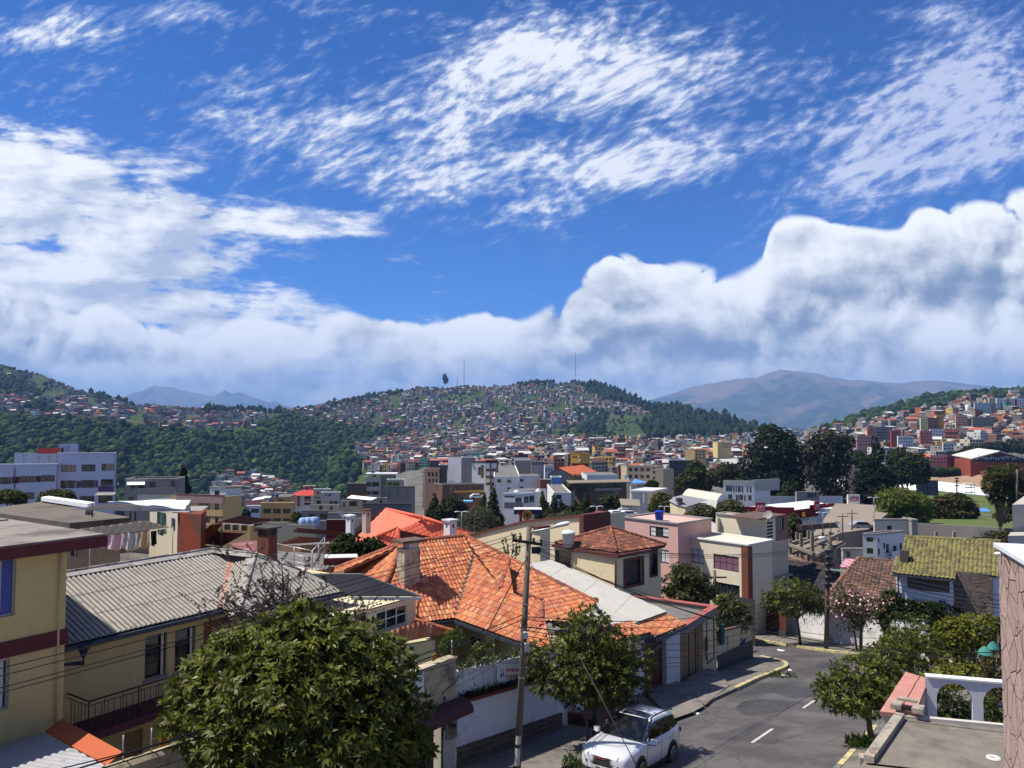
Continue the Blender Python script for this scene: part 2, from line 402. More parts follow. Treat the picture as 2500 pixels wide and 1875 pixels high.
  try:me.polygons.foreach_set('loop_total',cnt)
  except Exception:pass
  me.polygons.foreach_set('material_index',np.array(s.m,dtype=np.int32))
  uvl=me.uv_layers.new(name='UVMap')
  uvl.data.foreach_set('uv',np.array(s.uv,dtype=np.float32).ravel())
  for m in mats:me.materials.append(m)
  me.update(calc_edges=True);me.validate()
  if smooth:me.polygons.foreach_set('use_smooth',np.ones(len(s.f),dtype=bool))
  o=bpy.data.objects.new(name,me);COL.objects.link(o)
  if parent is not None:o.parent=parent;o.location=(0,0,0)
  else:o.location=base
  if parent is not None and origin is not None:o.location=Vector(origin)-jI(parent)
  return o
def jI(p):
 if p is None:return V3(0,0,0)
 l=Vector(p.location)
 while p.parent is not None:p=p.parent;l+=Vector(p.location)
 return l
def jJ(name,V,Fc,mats,parent=None,col=None,smooth=False,mi=None,uv=None,origin=None):
 """big meshes from arrays; Fc = (n,3) or (n,4); col = per-face rgb"""
 me=bpy.data.meshes.new(name);V=np.asarray(V,dtype=np.float64)
 base=np.array(origin)if origin is not None else(np.array(jI(parent))if parent else np.zeros(3))
 Vl=(V-base).astype(np.float32);k=Fc.shape[1];n=len(Fc)
 me.vertices.add(len(V));me.vertices.foreach_set('co',Vl.ravel())
 me.loops.add(n*k);me.polygons.add(n)
 me.loops.foreach_set('vertex_index',Fc.astype(np.int32).ravel())
 me.polygons.foreach_set('loop_start',np.arange(0,n*k,k,dtype=np.int32))
 try:me.polygons.foreach_set('loop_total',np.full(n,k,dtype=np.int32))
 except Exception:pass
 if mi is not None:me.polygons.foreach_set('material_index',np.asarray(mi,dtype=np.int32))
 for m in(mats if isinstance(mats,(list,tuple))else[mats]):me.materials.append(m)
 me.update(calc_edges=True)
 if col is not None:
  a=me.attributes.new('Col','FLOAT_COLOR','FACE')
  a.data.foreach_set('color',np.concatenate([col,np.ones((n,1))],1).astype(np.float32).ravel())
 if uv is not None:
  l=me.uv_layers.new(name='UVMap');l.data.foreach_set('uv',np.asarray(uv,dtype=np.float32).ravel())
 if smooth:me.polygons.foreach_set('use_smooth',np.ones(n,dtype=bool))
 o=bpy.data.objects.new(name,me);COL.objects.link(o)
 if parent is not None:o.parent=parent
 elif origin is not None:o.location=base
 return o
def jZ(o,parent=None):
 c=o.copy();COL.objects.link(c);c.parent=parent
 for ch in o.children:jZ(ch,c)
 return c
 # roofs made of real tiles or corrugated sheet, cut to the roof plane
def kA(name,poly,mats,parent=None,jG=.18,row=.3,amp=.035,step=.02,edge=None,vF='barrel',down=None,sub=6,lift=.02,qG=.05,jH=None):
 """poly: planar convex polygon (any order); profile waves run down the slope, rows step up it"""
 P=[Vector(p)for p in poly]
 c=sum(P,Vector())/len(P)
 n=V3(0,0,0)
 for i in vO(len(P)):n+=(P[i]-c).cross(P[(i+1)%len(P)]-c)
 n.normalize()
 if n.z<0:n=-n;P=P[::-1]
 g=(UP-n*UP.dot(n))
 if down is not None:g=-(Vector(down)-n*Vector(down).dot(n))
 g.normalize();e=g.cross(n).normalized()
 q2=sorted(((p-c).dot(e),(p-c).dot(g))for p in P)
 def half(seq):
  h=[]
  for q in seq:
   while len(h)>1 and(h[-1][0]-h[-2][0])*(q[1]-h[-2][1])-(h[-1][1]-h[-2][1])*(q[0]-h[-2][0])<=1e-9:h.pop()
   h.append(q)
  return h
 hull=half(q2)[:-1]+half(q2[::-1])[:-1]
 P=[c+e*a+g*b for a,b in hull]
 if(P[1]-P[0]).cross(P[2]-P[1]).dot(n)<0:P=P[::-1]
 us=[(p-c).dot(e)for p in P];vs=[(p-c).dot(g)for p in P]
 u0,u1,v0,v1=min(us),max(us),min(vs),max(vs)
 nc=int((u1-u0)/jG)+2;nr=int((v1-v0)/row)+2
 ph=np.linspace(0,1,sub+1)
 if vF=='barrel':prof=np.where(np.abs(ph-.5)<.36,np.sqrt(np.maximum(0,1-((ph-.5)/.36)**2)),-.12)
 elif vF=='wave':prof=.5-.5*np.cos(2*np.pi*ph)
 elif vF=='rib':prof=np.where(ph<.12,1.,np.where(ph>.94,1.,0.))
 else:prof=np.clip(2.2-np.abs(ph-.5)*8,0,1)
 U=np.concatenate([u0+(k+ph[:-1])*jG for k in vO(nc)]);A=np.tile(prof[:-1],nc)
 bm=bmesh.new();uvl=bm.loops.layers.uv.new('UVMap')
 E,G,Nn,C0=np.array(e),np.array(g),np.array(n),np.array(c)
 jit=np.random.default_rng(len(P)*31+nc)
 for r in vO(nr):
  va,vb=v0+r*row,v0+(r+1)*row+(row*.06 if step else 0)
  js=jit.normal(0,.09*step+.0001,nc).repeat(sub)[:len(U)]if step else 0
  ju=jit.normal(0,jG*.035,nc).repeat(sub)[:len(U)]if vF=='barrel' else 0
  lo=C0+np.outer(U+ju,E)+va*G+np.outer(lift+A*amp+step+js,Nn)
  hi=C0+np.outer(U+ju,E)+vb*G+np.outer(lift+A*amp*.9+js,Nn)
  bl=[bm.verts.new(p)for p in lo];bh=[bm.verts.new(p)for p in hi]
  for k in vO(len(U)-1):
   f=bm.faces.new((bl[k],bl[k+1],bh[k+1],bh[k]));f.smooth=vF in('barrel','wave')
   cu=k//sub
   k0,k1=((k%sub)/sub,(k%sub+1)/sub-.001)if vF=='wave' else(.1,.9)
   for lp,(a,bb)in zip(f.loops,((k0,.1),(k1,.1),(k1,.9),(k0,.9))):lp[uvl].uv=(cu+a,r+bb)
  if step:
   dn=C0+np.outer(U+ju,E)+(va+.004)*G+np.outer(lift+A*amp*.5-.01+0*U,Nn)
   bd=[bm.verts.new(p)for p in dn];bt=[bm.verts.new(p)for p in lo]
   for k in vO(len(U)-1):
    f=bm.faces.new((bd[k],bd[k+1],bt[k+1],bt[k]))
    for lp in f.loops:lp[uvl].uv=(k//sub+.5,r+.5)
 Q=P
 for i in vO(len(Q)):
  a,b=Q[i],Q[(i+1)%len(Q)]
  out=(b-a).cross(n).normalized()
  bmesh.ops.bisect_plane(bm,geom=bm.verts[:]+bm.edges[:]+bm.faces[:],plane_co=a,plane_no=out,clear_outer=True)
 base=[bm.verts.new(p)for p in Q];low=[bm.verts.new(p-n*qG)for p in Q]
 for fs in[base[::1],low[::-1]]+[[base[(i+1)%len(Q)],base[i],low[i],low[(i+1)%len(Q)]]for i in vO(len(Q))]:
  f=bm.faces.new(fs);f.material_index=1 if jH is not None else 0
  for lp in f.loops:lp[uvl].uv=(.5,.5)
 me=bpy.data.meshes.new(name);org=jI(parent)if parent else c
 bmesh.ops.translate(bm,vec=-org,verts=bm.verts[:])
 bm.to_mesh(me);bm.free()
 me.materials.append(mats)
 if jH is not None:me.materials.append(jH)
 o=bpy.data.objects.new(name,me);COL.objects.link(o)
 if parent is not None:o.parent=parent
 else:o.location=org
 return o
def kG(name,a,b,m,parent=None,r=.11,seg=.36,n=7,lift=.03):
 """half-round cap tiles laid along a ridge or hip"""
 a,b=Vector(a),Vector(b);d=b-a;k=max(1,int(d.length/seg));d/=k
 mb=MB();t=d.normalized();s=t.cross(UP).normalized();w=s.cross(t)
 for i in vO(k):
  p,q=a+d*i,a+d*(i+1.12)
  r0,r1=r*1.08,r*.9
  A=[p+(s*cos(x)*r0+w*(sin(x)*r0+lift))for x in np.linspace(-.25,pi+.25,n)]
  B=[q+(s*cos(x)*r1+w*(sin(x)*r1+lift-.01))for x in np.linspace(-.25,pi+.25,n)]
  for j in vO(n-1):mb.Q([A[j],B[j],B[j+1],A[j+1]],0,[(i+.5,77.5)]*4)
  mb.Q(A[::-1],0,[(i+.5,77.5)]*n)
 return mb.B(name,m,parent)
 # windows set in an opening
def kM(parent,o,e,w,h,frame_m,pane_m,nx=2,ny=1,fw=.05,vG=.11,vJ=None,name='window',sill=None,cut=()):
 """o = lower left of the opening on the wall face, e = unit along the wall; the pane sits back in the reveal"""
 o=Vector(o);e=Vector(e).normalized();n=e.cross(UP)
 b=o-n*vG
 fr=MB()
 for u0,u1,v0,v1 in[(0,fw,0,h),(w-fw,w,0,h),(fw,w-fw,0,fw),(fw,w-fw,h-fw,h)]:
  fr.X(b+e*u0+UP*v0,e*(u1-u0),-n*-.05,UP*(v1-v0))
 t=fw*.7
 for i in vO(1,nx):fr.X(b+e*(w*i/nx-t/2)+UP*fw,e*t,n*.045,UP*(h-2*fw))
 for j in vO(1,ny):fr.X(b+e*fw+UP*(h*j/ny-t/2),e*(w-2*fw),n*.04,UP*t)
 if sill is not None:fr.X(o+n*0.-e*.08+UP*-.07,e*(w+.16),n*.07,UP*.068,1)
 f=fr.B(name,[frame_m]+([sill]if sill is not None else[]),parent)
 pm=MB().Q([b+n*.006,b+e*w+n*.006,b+e*w+UP*h+n*.006,b+UP*h+n*.006])
 pm.B('pane',pane_m,f)
 if vJ is not None:
  cm,parts=vJ
  for(a0,a1,drop)in parts:
   c=MB();k=max(6,int((a1-a0)*w/.06));q=b+n*.013
   for i in vO(k):
    x0,x1=w*(a0+(a1-a0)*i/k),w*(a0+(a1-a0)*(i+1)/k)
    z0,z1=.01*sin(i*1.9),.01*sin((i+1)*1.9)
    c.Q([q+e*x0+n*(.012+z0)+UP*h*(1-drop),q+e*x1+n*(.012+z1)+UP*h*(1-drop),q+e*x1+n*(.012+z1)+UP*(h-fw),q+e*x0+n*(.012+z0)+UP*(h-fw)])
   c.B('curtain',cm,f)
 return f
def kH(parent,txt,o,e,h,m,name='lettering',up=None,out=.012,bold=False,width=None,spacing=1.):
 """lettering as flat raised letters: o = lower left corner, e = reading direction, h = cap height"""
 cu=bpy.data.curves.new('lettering','FONT');cu.body=txt;cu.size=h/.7;cu.extrude=.004;cu.space_character=spacing
 if bold:cu.offset=h*.025
 ob=bpy.data.objects.new('lettering',cu);COL.objects.link(ob)
 dg=bpy.context.evaluated_depsgraph_get();dg.update()
 me=bpy.data.meshes.new_from_object(ob.evaluated_get(dg));bpy.data.objects.remove(ob)
 e=Vector(e).normalized();up=Vector(up)if up is not None else UP
 n=e.cross(up).normalized();k=1.
 xs=[v.co.x for v in me.vertices]
 if width and xs:k=width/max(1e-6,max(xs)-min(xs))
 o=Vector(o)-jI(parent)
 for v in me.vertices:
  c=v.co.copy();v.co=o+e*(c.x-(min(xs)if xs else 0))*k+up*c.y+n*(c.z+out)
 me.materials.append(m)
 t=bpy.data.objects.new(name,me);COL.objects.link(t)
 if parent is not None:t.parent=parent
 return t
 # the land: street slope in front, plain, ravine, hills
CTRL={-900:[(75,-20),(150,-17),(200,-24),(300,-70),(520,-112),(850,-108),(1250,1035),(1600,990),(1900,930),(2300,830)],0:[(75,-20),(150,-17),(200,-24),(300,-70),(520,-112),(850,-108),(950,1235),(1250,1020),(1600,990),(1900,962),(2200,925),(2500,884)],95:[(75,-20),(150,-17),(200,-24),(300,-70),(520,-112),(850,-108),(950,1235),(1250,1024),(1600,995),(1900,965),(2200,935),(2450,908)],202:[(75,-20),(150,-18),(200,-26),(300,-75),(520,-114),(850,-110),(950,1235),(1270,1032),(1600,1002),(1900,978),(2300,952)],326:[(75,-20),(150,-20),(220,-30),(320,-80),(560,-118),(850,-116),(1000,1225),(1300,1046),(1600,1012),(1900,990),(2250,981)],450:[(75,-20),(150,-21),(240,-34),(360,-85),(620,-120),(860,-120),(1050,1215),(1330,1053),(1600,1022),(1900,1002),(2250,994)],600:[(75,-20),(150,-23),(260,-38),(420,-80),(700,-112),(1000,1215),(1150,1180),(1400,1056),(1600,1030),(1900,1012),(2250,1004)],690:[(75,-20),(150,-24),(260,-38),(450,-80),(800,-125),(1000,1232),(1200,1190),(1450,1072),(1700,1030),(2000,1008),(2300,1000)],775:[(75,-20),(150,-25),(260,-38),(450,-82),(800,-128),(1100,1238),(1450,1165),(1600,1090),(1900,1030),(2200,995),(2450,982)],820:[(75,-20),(150,-25),(260,-38),(450,-78),(700,-108),(1000,1200),(1250,1120),(1500,1075),(1800,1040),(2200,1000),(2500,975)],900:[(75,-20),(150,-26),(300,-42),(600,-72),(900,1182),(1150,1140),(1400,1090),(1700,1058),(2200,1005),(2600,964)],1000:[(75,-20),(150,-27),(300,-37),(600,-50),(900,1140),(1200,1108),(1600,1075),(1900,1052),(2300,995),(2700,941)],1233:[(75,-20),(150,-27),(280,-35.5),(500,-41),(820,-43),(1300,1090),(1700,1070),(2000,1044),(2300,1000),(2750,938)],1383:[(75,-20),(150,-27),(280,-35.5),(500,-41),(820,-43),(1300,1088),(1750,1068),(2000,1040),(2300,995),(2750,922)],1485:[(75,-20),(150,-27),(280,-35.5),(500,-41),(820,-43),(1300,1086),(1700,1068),(1950,1040),(2250,995),(2700,937)],1675:[(75,-20),(150,-27),(280,-35.5),(500,-41),(820,-43),(1300,1084),(1600,1070),(1900,1035),(2250,992)],1770:[(75,-20),(150,-27),(280,-35.5),(500,-41),(820,-43),(1300,1084),(1550,1068),(1800,1040),(2050,1016)],1887:[(75,-20),(150,-27),(280,-35.5),(500,-41),(820,-43),(1300,1082),(1550,1066),(1800,1052)],1940:[(75,-20),(150,-27),(280,-35.5),(500,-41),(820,-43),(1300,-44),(2500,-48),(9000,-70)],1990:[(75,-20),(150,-27),(280,-35.5),(500,-41),(820,-43),(1300,1066),(1700,1050)],2031:[(75,-20),(150,-27),(280,-35.5),(500,-41),(700,-42),(1000,1078),(1300,1056),(1700,1041)],2116:[(75,-20),(150,-30),(280,-36),(500,-41),(700,1128),(900,1090),(1100,1060),(1400,1026),(1750,1006)],2275:[(75,-20),(150,-32),(280,-36),(500,-40),(700,1118),(900,1074),(1100,1034),(1400,992),(1850,967)],2400:[(75,-20),(150,-32),(280,-36),(500,-40),(680,1114),(900,1066),(1150,1008),(1400,978),(1900,955)],2500:[(75,-20),(150,-32),(280,-36),(500,-40),(660,1112),(900,1060),(1150,998),(1400,970),(1900,949)],3300:[(75,-20),(150,-32),(280,-36),(500,-40),(660,1105),(900,1040),(1150,960),(1400,930),(1900,900)],}
YR=np.exp(np.linspace(log(6),log(9000),260))
XC=np.concatenate([np.linspace(-900,-60,20),np.linspace(-40,2540,300),np.linspace(2600,3300,18)])
def _col(x):
 out=[]
 for Y,s in CTRL[x]:
  out.append((Y,ray(x,s)[1]*Y if s>300 else s))
 Yl,zl=out[-1]
 if Yl<5000:out+=[(Yl*1.12,zl-22),(Yl*1.45,-95),(9000,-130)]
 Ys=np.array([6,40]+[o[0]for o in out]);zs=np.array([gz(6),gz(40)]+[o[1]for o in out])
 return np.interp(np.log(YR),np.log(Ys),zs)
_keys=sorted(CTRL);xG=np.array([_col(k)for k in _keys])
_ker=np.array([1,2,3,2,1.]);_ker/=_ker.sum()
xF=np.array([np.convolve(np.pad(r,2,'edge'),_ker,'valid')for r in xG])
TZ=np.array([[np.interp(x,_keys,xF[:,j])for j in vO(len(YR))]for x in XC])
def _n2(a,b,s):return np.array([[mnoise.fractal(V3(p/s,q/s,3.1),.9,2.1,4)for q in b]for p in a])
_ux=np.array([ray(x,1026)[0]for x in XC])
_rough=np.array([[mnoise.fractal(V3(u*Y/90.,Y/90.,3.1),.9,2.1,4)for Y in YR]for u in _ux])
_gul=np.array([[abs(mnoise.noise(V3(u*Y/130.,Y/420.,9.1)))for Y in YR]for u in _ux])
_amp=np.interp(np.log(YR),np.log([6,150,400,900,1300,3000]),[0,0,2,5,8,8])
TZ=TZ+_rough*_amp[None,:]-_gul*np.interp(np.log(YR),np.log([6,900,1100,3000]),[0,0,14,26])[None,:]*(TZ>-70)*np.interp(XC,[900,1100,1850,1950],[1,1,1,0])[:,None]*.5
NEAR=(YR<77)
TZ[:,NEAR]=np.array([gz(Y)for Y in YR])[NEAR][None,:]
xJ=np.zeros_like(TZ)
for i,x in vP(XC):
 w=TZ[i]/YR
 t=(w*CP-SP)/(CP+w*SP);xJ[i]=937.5-F*t
xI=np.minimum.accumulate(xJ,axis=1)
def vQ(X,Y):
 x=1250+F*(X/Y)*(CP-0.*SP)
 i=np.interp(x,XC,np.arange(len(XC)));j=np.interp(log(Y),np.log(YR),np.arange(len(YR)))
 i0,j0=int(min(i,len(XC)-2)),int(min(j,len(YR)-2));a,b=i-i0,j-j0
 return float((1-a)*((1-b)*TZ[i0,j0]+b*TZ[i0,j0+1])+a*((1-b)*TZ[i0+1,j0]+b*TZ[i0+1,j0+1]))
def xH(x,y):
 """first point of the land seen at photo pixel x, y"""
 i=int(round(np.interp(x,XC,np.arange(len(XC)))))
 r=xI[i];k=int(np.argmax(r<=y))if(r<=y).any()else None
 if k is None or k==0:return None
 y0,y1=r[k-1],r[k];t=(y0-y)/max(1e-6,y0-y1)
 if y0>4000:t=1
 Y=float(YR[k-1]+(YR[k]-YR[k-1])*t)
 X=ray(x,1026)[0]*Y
 return V3(X,Y,vQ(X,Y))
def jR(poly,x,y):
 c=False;n=len(poly);j=n-1
 for i in vO(n):
  xi,yi=poly[i];xj,yj=poly[j]
  if(yi>y)!=(yj>y)and x<(xj-xi)*(y-yi)/(yj-yi)+xi:c=not c
  j=i
 return c
def build_land():
 nx,ny=len(XC),len(YR)
 drop=np.where(YR<140,.06,0.)
 V=np.stack([_ux[:,None]*YR[None,:],np.repeat(YR[None,:],nx,0),TZ-drop[None,:]],-1).reshape(-1,3)
 i,j=np.meshgrid(np.arange(nx-1),np.arange(ny-1),indexing='ij');a=(i*ny+j).ravel()
 Fc=np.stack([a,a+ny,a+ny+1,a+1],1)
 m,N,b=nt_new('land')
 P=N.new('ShaderNodeTexCoord').outputs['Object']
 n1=N.noise(P,.012,6,.6,dim='3D');n2=N.noise(P,.09,5,.65,dim='3D');n3=N.noise(P,.8,4,.65,dim='3D')
 g=N.mix(N.mapr(n2,.35,.68),(.02,.04,.012,1),(.06,.085,.024,1))
 g=N.mix(N.mapr(n1,.5,.72),g,(.1,.085,.045,1))
 at=N.new('ShaderNodeAttribute',attribute_name='Col')
 town=N.mix(N.mapr(n2,.4,.65),(.1,.095,.085,1),(.17,.155,.135,1))
 c=N.mix(N.sep(at.outputs['Color'])[0],g,town)
 k=N.math('MULTIPLY_ADD',n3,.7,.65)
 N.put(b.inputs['Base Color'],N.vmath('MULTIPLY',c,N.comb(k,k,k)));b.inputs['Roughness'].default_value=.95;b.inputs['Specular IOR Level'].default_value=.1
 yc=xJ[:-1,:-1].ravel();Yc=np.repeat(YR[None,:-1],nx-1,0).ravel();xc=np.repeat(XC[:-1,None],ny-1,1).ravel()
 tw=np.clip(np.interp(Yc,[60,90,1400,1700],[1,1,.9,0]),0,1)*np.where(xc>960,1,np.interp(Yc,[150,260],[1,0]))
 col=np.stack([tw,tw,tw],1)
 o=jJ('terrain',V,Fc,m,col=col,smooth=True)
 tag(o,vF='structure')
build_land()
# far mountains
def jW(name,crest,Y,depth,m,base_z,vK,ridges=5):
 """crest in photo pixels at distance Y; slopes fall towards us over `depth` metres with spurs and gullies"""
 xs=np.arange(crest[0][0],crest[-1][0]+1,6.);cy=np.interp(xs,[c[0]for c in crest],[c[1]for c in crest])
 nj=46;V=[];
 for i,x in vP(xs):
  cz=ray(x,cy[i])[1]*Y+12*mnoise.fractal(V3(x/14.,vK,0),.8,2.1,4)
  for j in vO(nj):
   t=j/(nj-1);d=Y-depth*t;xx=ray(x,1026)[0]*Y
   h=cz+(base_z-cz)*(t**.82)
   sp=abs(mnoise.noise(V3(xx/1300.+t*.5,t*1.1,vK)))*1.+.5*abs(mnoise.noise(V3(xx/480.,t*3,vK+4)))+.25*mnoise.noise(V3(xx/160.,t*9,vK+8))
   h-=(sp-.35)*(cz-base_z)*.42*sin(pi*min(1,t*1.02))**.9
   V.append((xx,d,h))
 nx=len(xs)
 for i,x in vP(xs):
  cz=V[i*nj][2];V.append((V[i*nj][0],Y+depth*.6,base_z))
 i,j=np.meshgrid(np.arange(nx-1),np.arange(nj-1),indexing='ij');a=(i*nj+j).ravel()
 Fc=np.stack([a+1,a+nj+1,a+nj,a],1)[:,::-1]
 b0=nx*nj;k=np.arange(nx-1);back=np.stack([k*nj,(k+1)*nj,b0+k+1,b0+k],1)[:,::-1]
 o=jJ(name,np.array(V),np.concatenate([Fc,back]),m,smooth=True);tag(o,vF='structure');return o
mm,N,b=nt_new('paramo')
P=N.new('ShaderNodeTexCoord').outputs['Object']
zz=N.sep(P)[2]
n1=N.noise(P,.0009,6,.6,dim='3D');n2=N.noise(P,.004,5,.6,dim='3D')
c=N.mix(N.mapr(n2,.42,.6),(.03,.042,.022,1),(.075,.072,.036,1))
c=N.mix(N.mapr(N.math('ADD',n1,N.math('MULTIPLY',zz,.00025)),.55,.75),c,(.17,.125,.07,1))
N.put(b.inputs['Base Color'],c);b.inputs['Roughness'].default_value=1;b.inputs['Specular IOR Level'].default_value=0
jW('mountain_range',[(1560,985),(1640,962),(1690,945),(1740,935),(1800,925),(1850,922),(1880,910),(1905,902),(1930,905),(1960,908),(2000,912),(2030,922),(2058,924),(2075,928),(2100,927),(2130,931),(2160,933),(2200,936),(2240,931),(2275,928),(2310,931),(2360,937),(2420,943),(2470,950),(2600,962),(2900,985)],15000,5200,mm,-190,3.3)
jW('mountain_range',[(180,1000),(300,968),(320,960),(345,956),(360,946),(375,940),(385,943),(420,945),(450,955),(490,962),(520,968),(532,962),(545,953),(553,954),(562,962),(575,958),(585,957),(600,964),(630,974),(655,982),(672,980),(690,988),(720,996),(800,1005)],19000,4200,mm,-150,8.3)
# scrub, woods and far trees
def ico(sub=1):
 bm=bmesh.new();bmesh.ops.create_icosphere(bm,subdivisions=sub,radius=1)
 V=np.array([v.co[:]for v in bm.verts]);Fc=np.array([[v.index for v in f.verts]for f in bm.faces]);bm.free();return V,Fc
ICO1,ICO2=ico(1),ico(2)
def jQ(name,items,m,vM=None,cat=None,vF='stuff',base=ICO1):
 """items: (x,y,z,rx,rz,r,g,b): one lumpy crown each"""
 V0,F0=base;nv,nf=len(V0),len(F0);n=len(items);I=np.array(items)
 jit=1+rng.normal(0,.16,(n,nv));
 V=V0[None]*jit[...,None];ang=rng.uniform(0,6.28,n);ca,sa=np.cos(ang)[:,None],np.sin(ang)[:,None]
 X=V[...,0]*ca-V[...,1]*sa;Yv=V[...,0]*sa+V[...,1]*ca
 V=np.stack([X*I[:,3:4]+I[:,0:1],Yv*I[:,3:4]+I[:,1:2],V[...,2]*I[:,4:5]+I[:,2:3]],-1).reshape(-1,3)
 Fc=(F0[None]+(np.arange(n)*nv)[:,None,None]).reshape(-1,3)
 col=np.repeat(I[:,5:8],nf,0)*(1+rng.normal(0,.22,(n*nf,1))).clip(.35,1.7)
 o=jJ(name,V,Fc,m,col=col);tag(o,vM,cat,vF=vF);return o
vC=kY('far_leaves',jD=.9,var=.35,scale=.5,zO=.05)
def jP(poly,n,rx,rz,vL,keep=None,sink=.3):
 xs=[p[0]for p in poly];ys=[p[1]for p in poly];out=[];t=0
 while len(out)<n and t<n*8:
  t+=1;x=ru(min(xs),max(xs));y=ru(min(ys),max(ys))
  if not jR(poly,x,y):continue
  if keep and not keep(x,y):continue
  p=xH(x,y)
  if p is None or p.y<160:continue
  k=ru(.55,1.35);c=random.choice(vL);q=ru(.7,1.35)
  a,b=rx*k,rz*k*ru(.8,1.25)
  out.append((p.x,p.y,p.z+b*(1-sink)-.5,a,b,c[0]*q,c[1]*q,c[2]*q))
 return out
xC=[(.018,.038,.01),(.024,.046,.012),(.03,.052,.014),(.014,.028,.01),(.045,.068,.018)]
xD=[(.01,.022,.012),(.014,.026,.013),(.018,.03,.014)]
xE=[(.05,.075,.02),(.035,.06,.016),(.025,.045,.012)]
CANYON=[(-200,1010),(100,1012),(270,1035),(420,1052),(620,1055),(700,1005),(780,1030),(860,1046),(1000,1062),(930,1072),(885,1100),(880,1150),(860,1190),(830,1270),(720,1280),(720,1200),(620,1165),(520,1165),(520,1260),(-200,1270)]
def zQ(s,lo,vK=0):return lambda x,y:mnoise.noise(V3(x/s,y/(s*.55),vK))>lo
scrub=jP(CANYON,6200,5.5,4.6,xC)+jP(CANYON,500,6.5,8,xD,zQ(70,.05,2))+jP(CANYON,400,5,4,xE,zQ(80,.1,5))
jQ('scrub',scrub,vC,'dense green scrub covering the ravine side on the left','scrub')
CHILL=[(690,1002),(800,985),(900,968),(985,942),(1230,935),(1350,925),(1420,935),(1480,965),(1560,990),(1640,1015),(1600,1040),(1520,1062),(1400,1065),(1250,1072),(1000,1060),(860,1040),(780,1028)]
wood=jP([(1370,925),(1420,922),(1480,932),(1560,956),(1680,992),(1770,1014),(1890,1050),(1890,1066),(1700,1072),(1590,1076),(1560,1040),(1620,1020),(1530,985),(1450,968)],1500,5.5,10,xD)+jP([(1400,1000),(1480,1005),(1480,1060),(1420,1065)],130,6,9,xD)+jP([(1262,934),(1360,925),(1352,938),(1262,944)],130,5,8,xD)+jP([(790,990),(900,968),(980,950),(985,958),(900,978),(800,1000)],130,6,8,xD)
jQ('woods',wood,vC,'dark forest over the right shoulder of the central hill','woods')
hillside=jP(CHILL,700,4.,3.,xC+xE,zQ(60,.02,7))+jP(CHILL,70,5,7,xD)+jP([(1230,1035),(1420,1040),(1560,1075),(1300,1078)],160,4,4,xC)+jP([(620,1040),(700,1010),(860,1040),(1000,1058),(860,1062)],300,6,6,xC)
jQ('hillside_bushes',hillside,vC,'green bushes and gardens between the houses of the central hill','bushes')
rightwood=jP([(1985,1052),(2031,1043),(2116,1008),(2200,985),(2275,968),(2400,957),(2560,950),(2560,966),(2400,972),(2260,1000),(2140,1030),(2060,1052)],1100,6,5.5,xC+xD)+jP([(1890,1050),(1990,1045),(2000,1062),(1890,1066)],60,5,6,xD)
jQ('woods',rightwood,vC,'green wooded hill above the houses on the right','woods')
lefthill=jP([(-150,850),(0,886),(95,908),(202,948),(326,980),(202,970),(80,968),(-150,965)],420,5,5,xC+xD,zQ(55,-.05,3))+jP([(-100,915),(60,925),(75,965),(-100,970)],160,6,8,xD)+jP([(190,950),(326,980),(330,990),(250,985)],60,5,8,xD)+jP([(500,1000),(690,1000),(690,1010),(500,1010)],150,5,9,xD)+jP([(60,980),(130,985),(130,1015),(60,1010)],40,6,9,xD)
jQ('hillside_bushes',lefthill,vC,'scrub and tree clumps on the left hill above the town','bushes')
plainwood=jP([(960,1078),(1240,1078),(1480,1080),(1480,1110),(1250,1120),(1000,1130)],150,4.5,5,xC+xD)+jP([(540,1165),(720,1190),(720,1235),(560,1235)],40,4,5,xC)
jQ('town_trees',plainwood,vC,'scattered trees among the far houses of the valley','trees')
# street
def xQ(s,t,lift=0.):p=st(s,t);p.z=gz(p.y)+lift;return p
def road_material():
 m,N,b=nt_new('asphalt')
 P=N.new('ShaderNodeTexCoord').outputs['Object']
 n1=N.noise(P,.35,6,.6,dim='3D');n2=N.noise(P,2.2,6,.7,dim='3D');n3=N.noise(P,45,2,.6,dim='3D')
 c=N.mix(N.mapr(n1,.38,.66),(.074,.069,.069,1),(.12,.111,.108,1))
 c=N.mix(N.math('MULTIPLY',N.mapr(n2,.52,.75),.55),c,(.165,.15,.135,1))
 pm=N.mapr(N.noise(N.vmath('ADD',P,(31,7,0)),.22,2,.4,dim='3D'),.6,.62)
 c=N.mix(N.math('MULTIPLY',pm,.55),c,(.05,.05,.053,1))
 v=N.new('ShaderNodeTexVoronoi',feature='DISTANCE_TO_EDGE');v.inputs['Scale'].default_value=.42
 N.put(v.inputs['Vector'],N.vmath('ADD',P,N.vmath('SCALE',N.comb(n2,n1,0.),k=1.1)))
 cr=N.math('MULTIPLY',N.mapr(v.outputs['Distance'],.012,0.),N.mapr(n1,.44,.56))
 c=N.mix(N.math('MULTIPLY',cr,.75),c,(.025,.024,.024,1))
 k=N.math('MULTIPLY_ADD',n3,.5,.75)
 N.put(b.inputs['Base Color'],N.vmath('MULTIPLY',c,N.comb(k,k,k)));b.inputs['Roughness'].default_value=.92;b.inputs['Specular IOR Level'].default_value=.2
 bn=N.new('ShaderNodeBump');bn.inputs['Strength'].default_value=.35;bn.inputs['Distance'].default_value=.01;N.put(bn.inputs['Height'],n3);N.l.new(bn.outputs[0],b.inputs['Normal'])
 return m
ASPH=road_material()
CONC=xT('pavement_concrete',(.17,.155,.135,1),var=.45,scale=.7,jC=.15,jF=((.07,.065,.055,1),.5,.9),fine=.2)
RAMPM=xT('ramp_concrete',(.2,.18,.16,1),var=.4,scale=1.2,jC=.2,jF=((.09,.08,.07,1),.6,1.5),fine=.2)
